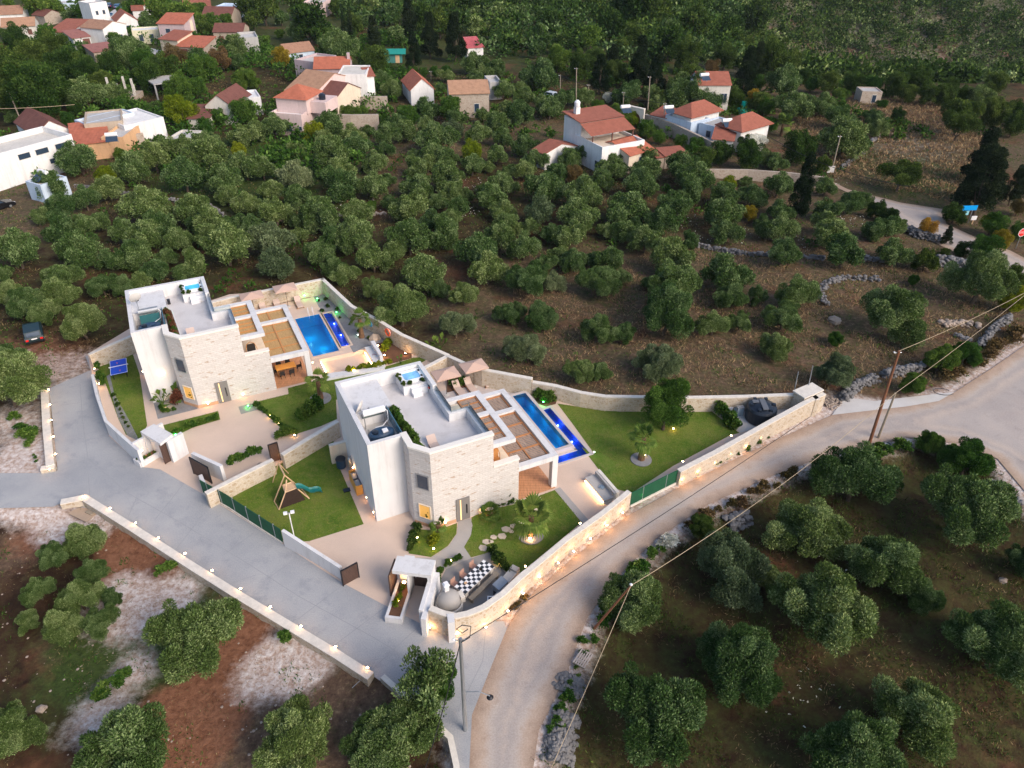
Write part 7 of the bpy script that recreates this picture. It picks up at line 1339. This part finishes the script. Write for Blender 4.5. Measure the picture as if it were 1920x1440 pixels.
row([(1270,895),(1290,890),(1375,855),(1420,830),(1450,815)], 9, .7, 'g', 'small weed at the foot of the straight road wall', hs=.6)
row([(960,1145),(975,1130),(990,1115)], 5, .6, 'b', 'dry weed at the foot of the curved road wall', hs=.6)
row([(318,1062),(300,1072)], 3, 1.2, 'g', 'green weed patch in the bare red field', hs=.4, jit=4)
row([(240,1270),(245,1255),(175,1310),(205,1300)], 6, 1.2, 'g', 'green weed clump between the bare field olives', hs=.4, jit=9)
row([(50,840),(60,825),(40,810),(30,780)], 6, 1.3, 'g', 'green weed clump beside the upper curb wall', hs=.5, jit=8)
row([(525,1190),(545,1198)], 3, .9, 'g', 'weed clump near the long curb wall', hs=.5)
row([(70,868),(62,850)], 3, .6, 'g', 'tiny weed clump in the sandy patch', hs=.5)

batch(0, 0, 4, 'g: 280 120 90 560 60 110 720 130 100 860 300 110 960 60 110 1240 40 120 1330 60 110 1700 160 110 1460 280 100 1180 60 90 60 20 90 220 80 90; o: 420 290 110 640 380 110 900 330 120 1260 440 130 1480 420 120 1780 480 120 980 480 120 100 900 110; d: 340 640 160 760 620 170 560 820 130; g: 1000 800 110 1900 620 110; s: 720 980 100 980 1010 90 560 1010 100')
batch(960, 100, 3.556, 'o: 40 380 120 60 250 110 200 330 110 960 330 110; g: 760 440 130 660 420 110 900 520 110 980 560 100 1120 590 100 1240 600 110 1200 640 90 1700 480 130; d: 1480 300 170 1640 330 170 1560 620 130')
# ------------------------------------------------------------------ growth nobody could count
def scatter(name, label, cat, pts, L_, Wd, per, leaf, up=1.2, spread=.12, seed=3):
    g = np.random.default_rng(seed); P = np.repeat(pts, per, 0) + g.normal(size=(len(pts) * per, 3)) * np.array([spread, spread, 0])
    AX = unit(g.normal(size=P.shape) * np.array([1, 1, .4]) + np.array([0, 0, up])); bt = np.repeat(g.uniform(-.25, .25, len(pts)), per)
    v, f, t4 = cards(P, AX, L_, Wd, np.clip(.5 + bt + g.normal(size=len(P)) * .2, 0, 1), g); me_ = npmesh(name, v, f, LEAF[leaf], False, t4); o = bpy.data.objects.new(name, me_); COL.objects.link(o); return tag(o, label, cat, kind='stuff')
def field(n, x0, x1, y0, y1, cond, seed):
    g = np.random.default_rng(seed); x = g.uniform(x0, x1, n); y = g.uniform(y0, y1, n); k = cond(x, y); x, y = x[k], y[k]; return np.stack([x, y, hfun(x, y) - .02], 1)
def cl(x, y): return np.minimum.reduce([sdf(ZP[k], x, y) for k in ('lane', 'road', 'lot1', 'lot2', 'froad', 'street')]) > .5
def nz(x, y, s, o): return np.sin(x * s + o) * np.cos(y * s * 1.3 + o * 2) + .6 * np.sin(x * s * 2.7 + y * s * 1.9 + o)
low = lambda x, y: inside(ZP['lowl'], x, y); lwr = lambda x, y: inside(ZP['lowr'], x, y)
efx = [W(*p).to_2d() for p in ((930, 480), (1900, 460), (2000, 600), (1760, 720), (1540, 748), (1100, 740), (880, 690), (700, 560))]; EF = np.array([(p.x, p.y) for p in efx])
hfx = [W(*p).to_2d() for p in ((1500, 190), (1800, 190), (1850, 260), (1780, 380), (1560, 330), (1480, 250))]; HF = np.array([(p.x, p.y) for p in hfx])
scatter('dry_grass', 'dry brownish grass covering the field east of the grove', 'grass', field(46000, 0, 110, 45, 140, lambda x, y: inside(EF, x, y) & cl(x, y) & (nz(x, y, .35, 1) > -.5), 1), .42, .05, 5, 't', spread=.18)
scatter('dry_grass', 'pale dry grass tufts on the hillside field by the far road', 'grass', field(42000, 40, 170, 100, 220, lambda x, y: inside(HF, x, y) & cl(x, y), 2), .6, .14, 4, 't', spread=.25)
scatter('green_weeds', 'patchy green weeds between the grove olives', 'weeds', field(26000, -90, 110, 60, 190, lambda x, y: cl(x, y) & ~low(x, y) & ~lwr(x, y) & (nz(x, y, .23, 4) > -.05), 5), .35, .09, 4, 'g', spread=.2)
scatter('dry_grass', 'brown dry undergrowth on the dark soil of the grove', 'grass', field(30000, -95, 60, 60, 185, lambda x, y: cl(x, y) & ~low(x, y) & ~lwr(x, y) & (nz(x, y, .31, 9) > -.1), 15), .32, .06, 4, 't', spread=.2)
scatter('green_weeds', 'low green weeds over the dark soil of the lower right grove', 'weeds', field(22000, 0, 75, 18, 60, lambda x, y: lwr(x, y) & (nz(x, y, .4, 2) > -.2), 6), .28, .05, 5, 'd', spread=.18)
scatter('dry_grass', 'thin dry grass in the lower right grove', 'grass', field(9000, 0, 75, 18, 60, lambda x, y: lwr(x, y) & (nz(x, y, .3, 7) > .1), 16), .3, .035, 4, 't', spread=.18)
scatter('green_weeds', 'sparse weeds in the bare red field below the lane', 'weeds', field(9000, -60, 5, 18, 60, lambda x, y: low(x, y) & (nz(x, y, .5, 5) > .55), 7), .25, .06, 5, 'g', spread=.15)
scatter('dry_grass', 'thin dry stalks in the bare red field below the lane', 'grass', field(8000, -60, 5, 18, 60, lambda x, y: low(x, y) & (nz(x, y, .4, 3) > .0), 8), .2, .03, 4, 't', spread=.2)
LP = [npz(p) for p in LAWNS]
g0_ = np.random.default_rng(77)
for k, P_ in enumerate(LP):
    lo_, hi_ = P_.min(0), P_.max(0); n_ = int((hi_ - lo_).prod() * 170); x = g0_.uniform(lo_[0], hi_[0], n_); y = g0_.uniform(lo_[1], hi_[1], n_); q = inside(P_, x + g0_.normal(size=n_) * .03, y + g0_.normal(size=n_) * .03) & (nz(x, y, .6, k) > -.9)
    scatter('lawn_blades', ['grass blades of the table tennis lawn', 'grass blades of the narrow rear front bed', 'grass blades of the rear driveway lawn', 'grass blades of the play lawn', 'grass blades of the small lawn at the front villa corner', 'grass blades of the palm lawn before the front villa', 'grass blades of the big garden lawn'][k], 'grass', np.stack([x[q], y[q], np.full(q.sum(), .02)], 1), .10, .022, 1, 'v', up=.8, spread=.01, seed=90 + k)
# loose stones
g = np.random.default_rng(5); s = MB()
for q in field(2600, -60, 5, 18, 60, lambda x, y: low(x, y) & (nz(x, y, .35, 6) > -.3), 9): s.rock(tuple(q), g.uniform(.03, .11))
for q in field(900, 0, 90, 20, 75, lambda x, y: (np.abs(sdf(ZP['road'], x, y) - .6) < .7) & (sdf(ZP['lot2'], x, y) > .5), 10): s.rock(tuple(q), g.uniform(.03, .10))
tag(s.build('loose_stones', rockw), 'small loose pale stones scattered over the bare field and road verge', 'stones', kind='stuff')
# white wild flowers in the grove
fl = [W(x, y).to_2d() for x, y in ((1310,440),(1290,418),(905,355),(890,348),(880,405),(1590,425),(1620,415),(1505,455),(1400,435),(1550,345),(700,385),(648,388),(1560,1010),(1490,1290))]
pts = np.concatenate([np.array([(p.x + g.normal() * 1.6, p.y + g.normal() * 1.6) for _ in range(22)]) for p in fl]); pts = np.stack([pts[:, 0], pts[:, 1], hfun(pts[:, 0], pts[:, 1]) + .45], 1)
scatter('wild_flowers', 'tiny white wild flower heads in the grove gaps', 'flowers', pts, .14, .10, 2, 'w', up=.2, spread=.04)
# far wooded slopes, one mass
def woods(name, label, n, x0, x1, y0, y1, cond, seed, leaf, r0, r1, dens=60, L_=.34):
    g = np.random.default_rng(seed); c = field(n, x0, x1, y0, y1, cond, seed); R = g.uniform(r0, r1, len(c)) * (1 + .25 * g.normal(size=len(c))).clip(.6, 1.6); N = dens
    d = unit(g.normal(size=(len(c) * N, 3)) + np.array([0, 0, .5])); Rr = np.repeat(R, N)[:, None]; C = np.repeat(c, N, 0); lob = 1 + .28 * np.sin(d[:, :1] * 5 + np.repeat(g.uniform(0, 6, len(c)), N)[:, None]) * np.cos(d[:, 1:2] * 6)
    P = C + d * Rr * lob * g.uniform(.75, 1.05, (len(C), 1)) * np.array([1, 1, .9]) + np.array([0, 0, 1]) * Rr * .75; AX = unit(d + .7 * g.normal(size=d.shape)); bt = np.repeat(g.uniform(-.35, .35, len(c)), N)
    v, f, t4 = cards(P, AX, L_ * 2.2, L_ * 1.5, np.clip(.45 + bt + g.normal(size=len(P)) * .18, 0, 1), g); o = bpy.data.objects.new(name, npmesh(name, v, f, LEAF[leaf], False, t4)); COL.objects.link(o); return tag(o, label, 'woodland', kind='stuff')
hill_c = lambda x, y: (x > 28 + (y - 175) * .12) & (y > 186 + np.maximum(0, 70 - x) * .9)
woods('far_woodland', 'dark wooded slope across the valley', 9000, 20, 430, 180, 470, lambda x, y: hill_c(x, y) & (nz(x, y, .05, 2) > -1.0), 21, 'd', 1.4, 3.4, 60, .46)
woods('far_scrub', 'grey-green scrub on the slope across the valley', 7500, 20, 430, 180, 470, lambda x, y: hill_c(x, y) & (nz(x, y, .06, 5) > -.4), 22, 'o', 1.0, 2.4, 45, .42)
woods('far_woodland', 'mixed trees rising behind the village and pines', 1500, -190, 75, 205, 420, lambda x, y: (y > 228 + np.maximum(0, -x - 20) * .9) | ((x > -10) & (y > 200)), 23, 'd', 1.6, 3.6, 80, .45)
woods('far_scrub', 'olive coloured trees rising behind the village', 1500, -190, 75, 205, 420, lambda x, y: (y > 225 + np.maximum(0, -x - 20) * .9) | ((x > -10) & (y > 195)), 24, 'o', 1.4, 3.0, 80, .42)
woods('undergrowth', 'tangled undergrowth in the village gully and gardens', 1900, -135, -25, 115, 235, lambda x, y: cl(x, y) & (nz(x, y, .09, 1) > -.2), 25, 'g', .6, 1.6, 60, .28)
woods('undergrowth', 'low green shrubs dotted between the grove olives', 520, -95, 60, 75, 180, lambda x, y: cl(x, y) & ~low(x, y) & ~inside(EF, x, y) & (nz(x, y, .2, 8) > .1), 27, 'g', .35, .8, 60, .16)
woods('undergrowth', 'low scrub between the pines and the complex', 900, -20, 90, 140, 200, lambda x, y: cl(x, y) & (nz(x, y, .09, 3) > .0), 26, 'g', .4, 1.0, 50, .25)
# ------------------------------------------------------------------ air
hm = bpy.data.materials.new('haze'); hm.use_nodes = True; nt = hm.node_tree; nt.nodes.clear(); o_ = nt.nodes.new('ShaderNodeOutputMaterial'); pv = nt.nodes.new('ShaderNodeVolumePrincipled')
pv.inputs['Color'].default_value = (.72, .82, .95, 1); pv.inputs['Density'].default_value = .00007; pv.inputs['Anisotropy'].default_value = .2; nt.links.new(pv.outputs[0], o_.inputs['Volume'])
tag(MB().box(-700, -150, -60, 760, 900, 260).build('haze', hm), 'thin blue evening haze filling the valley air', 'haze', kind='stuff')
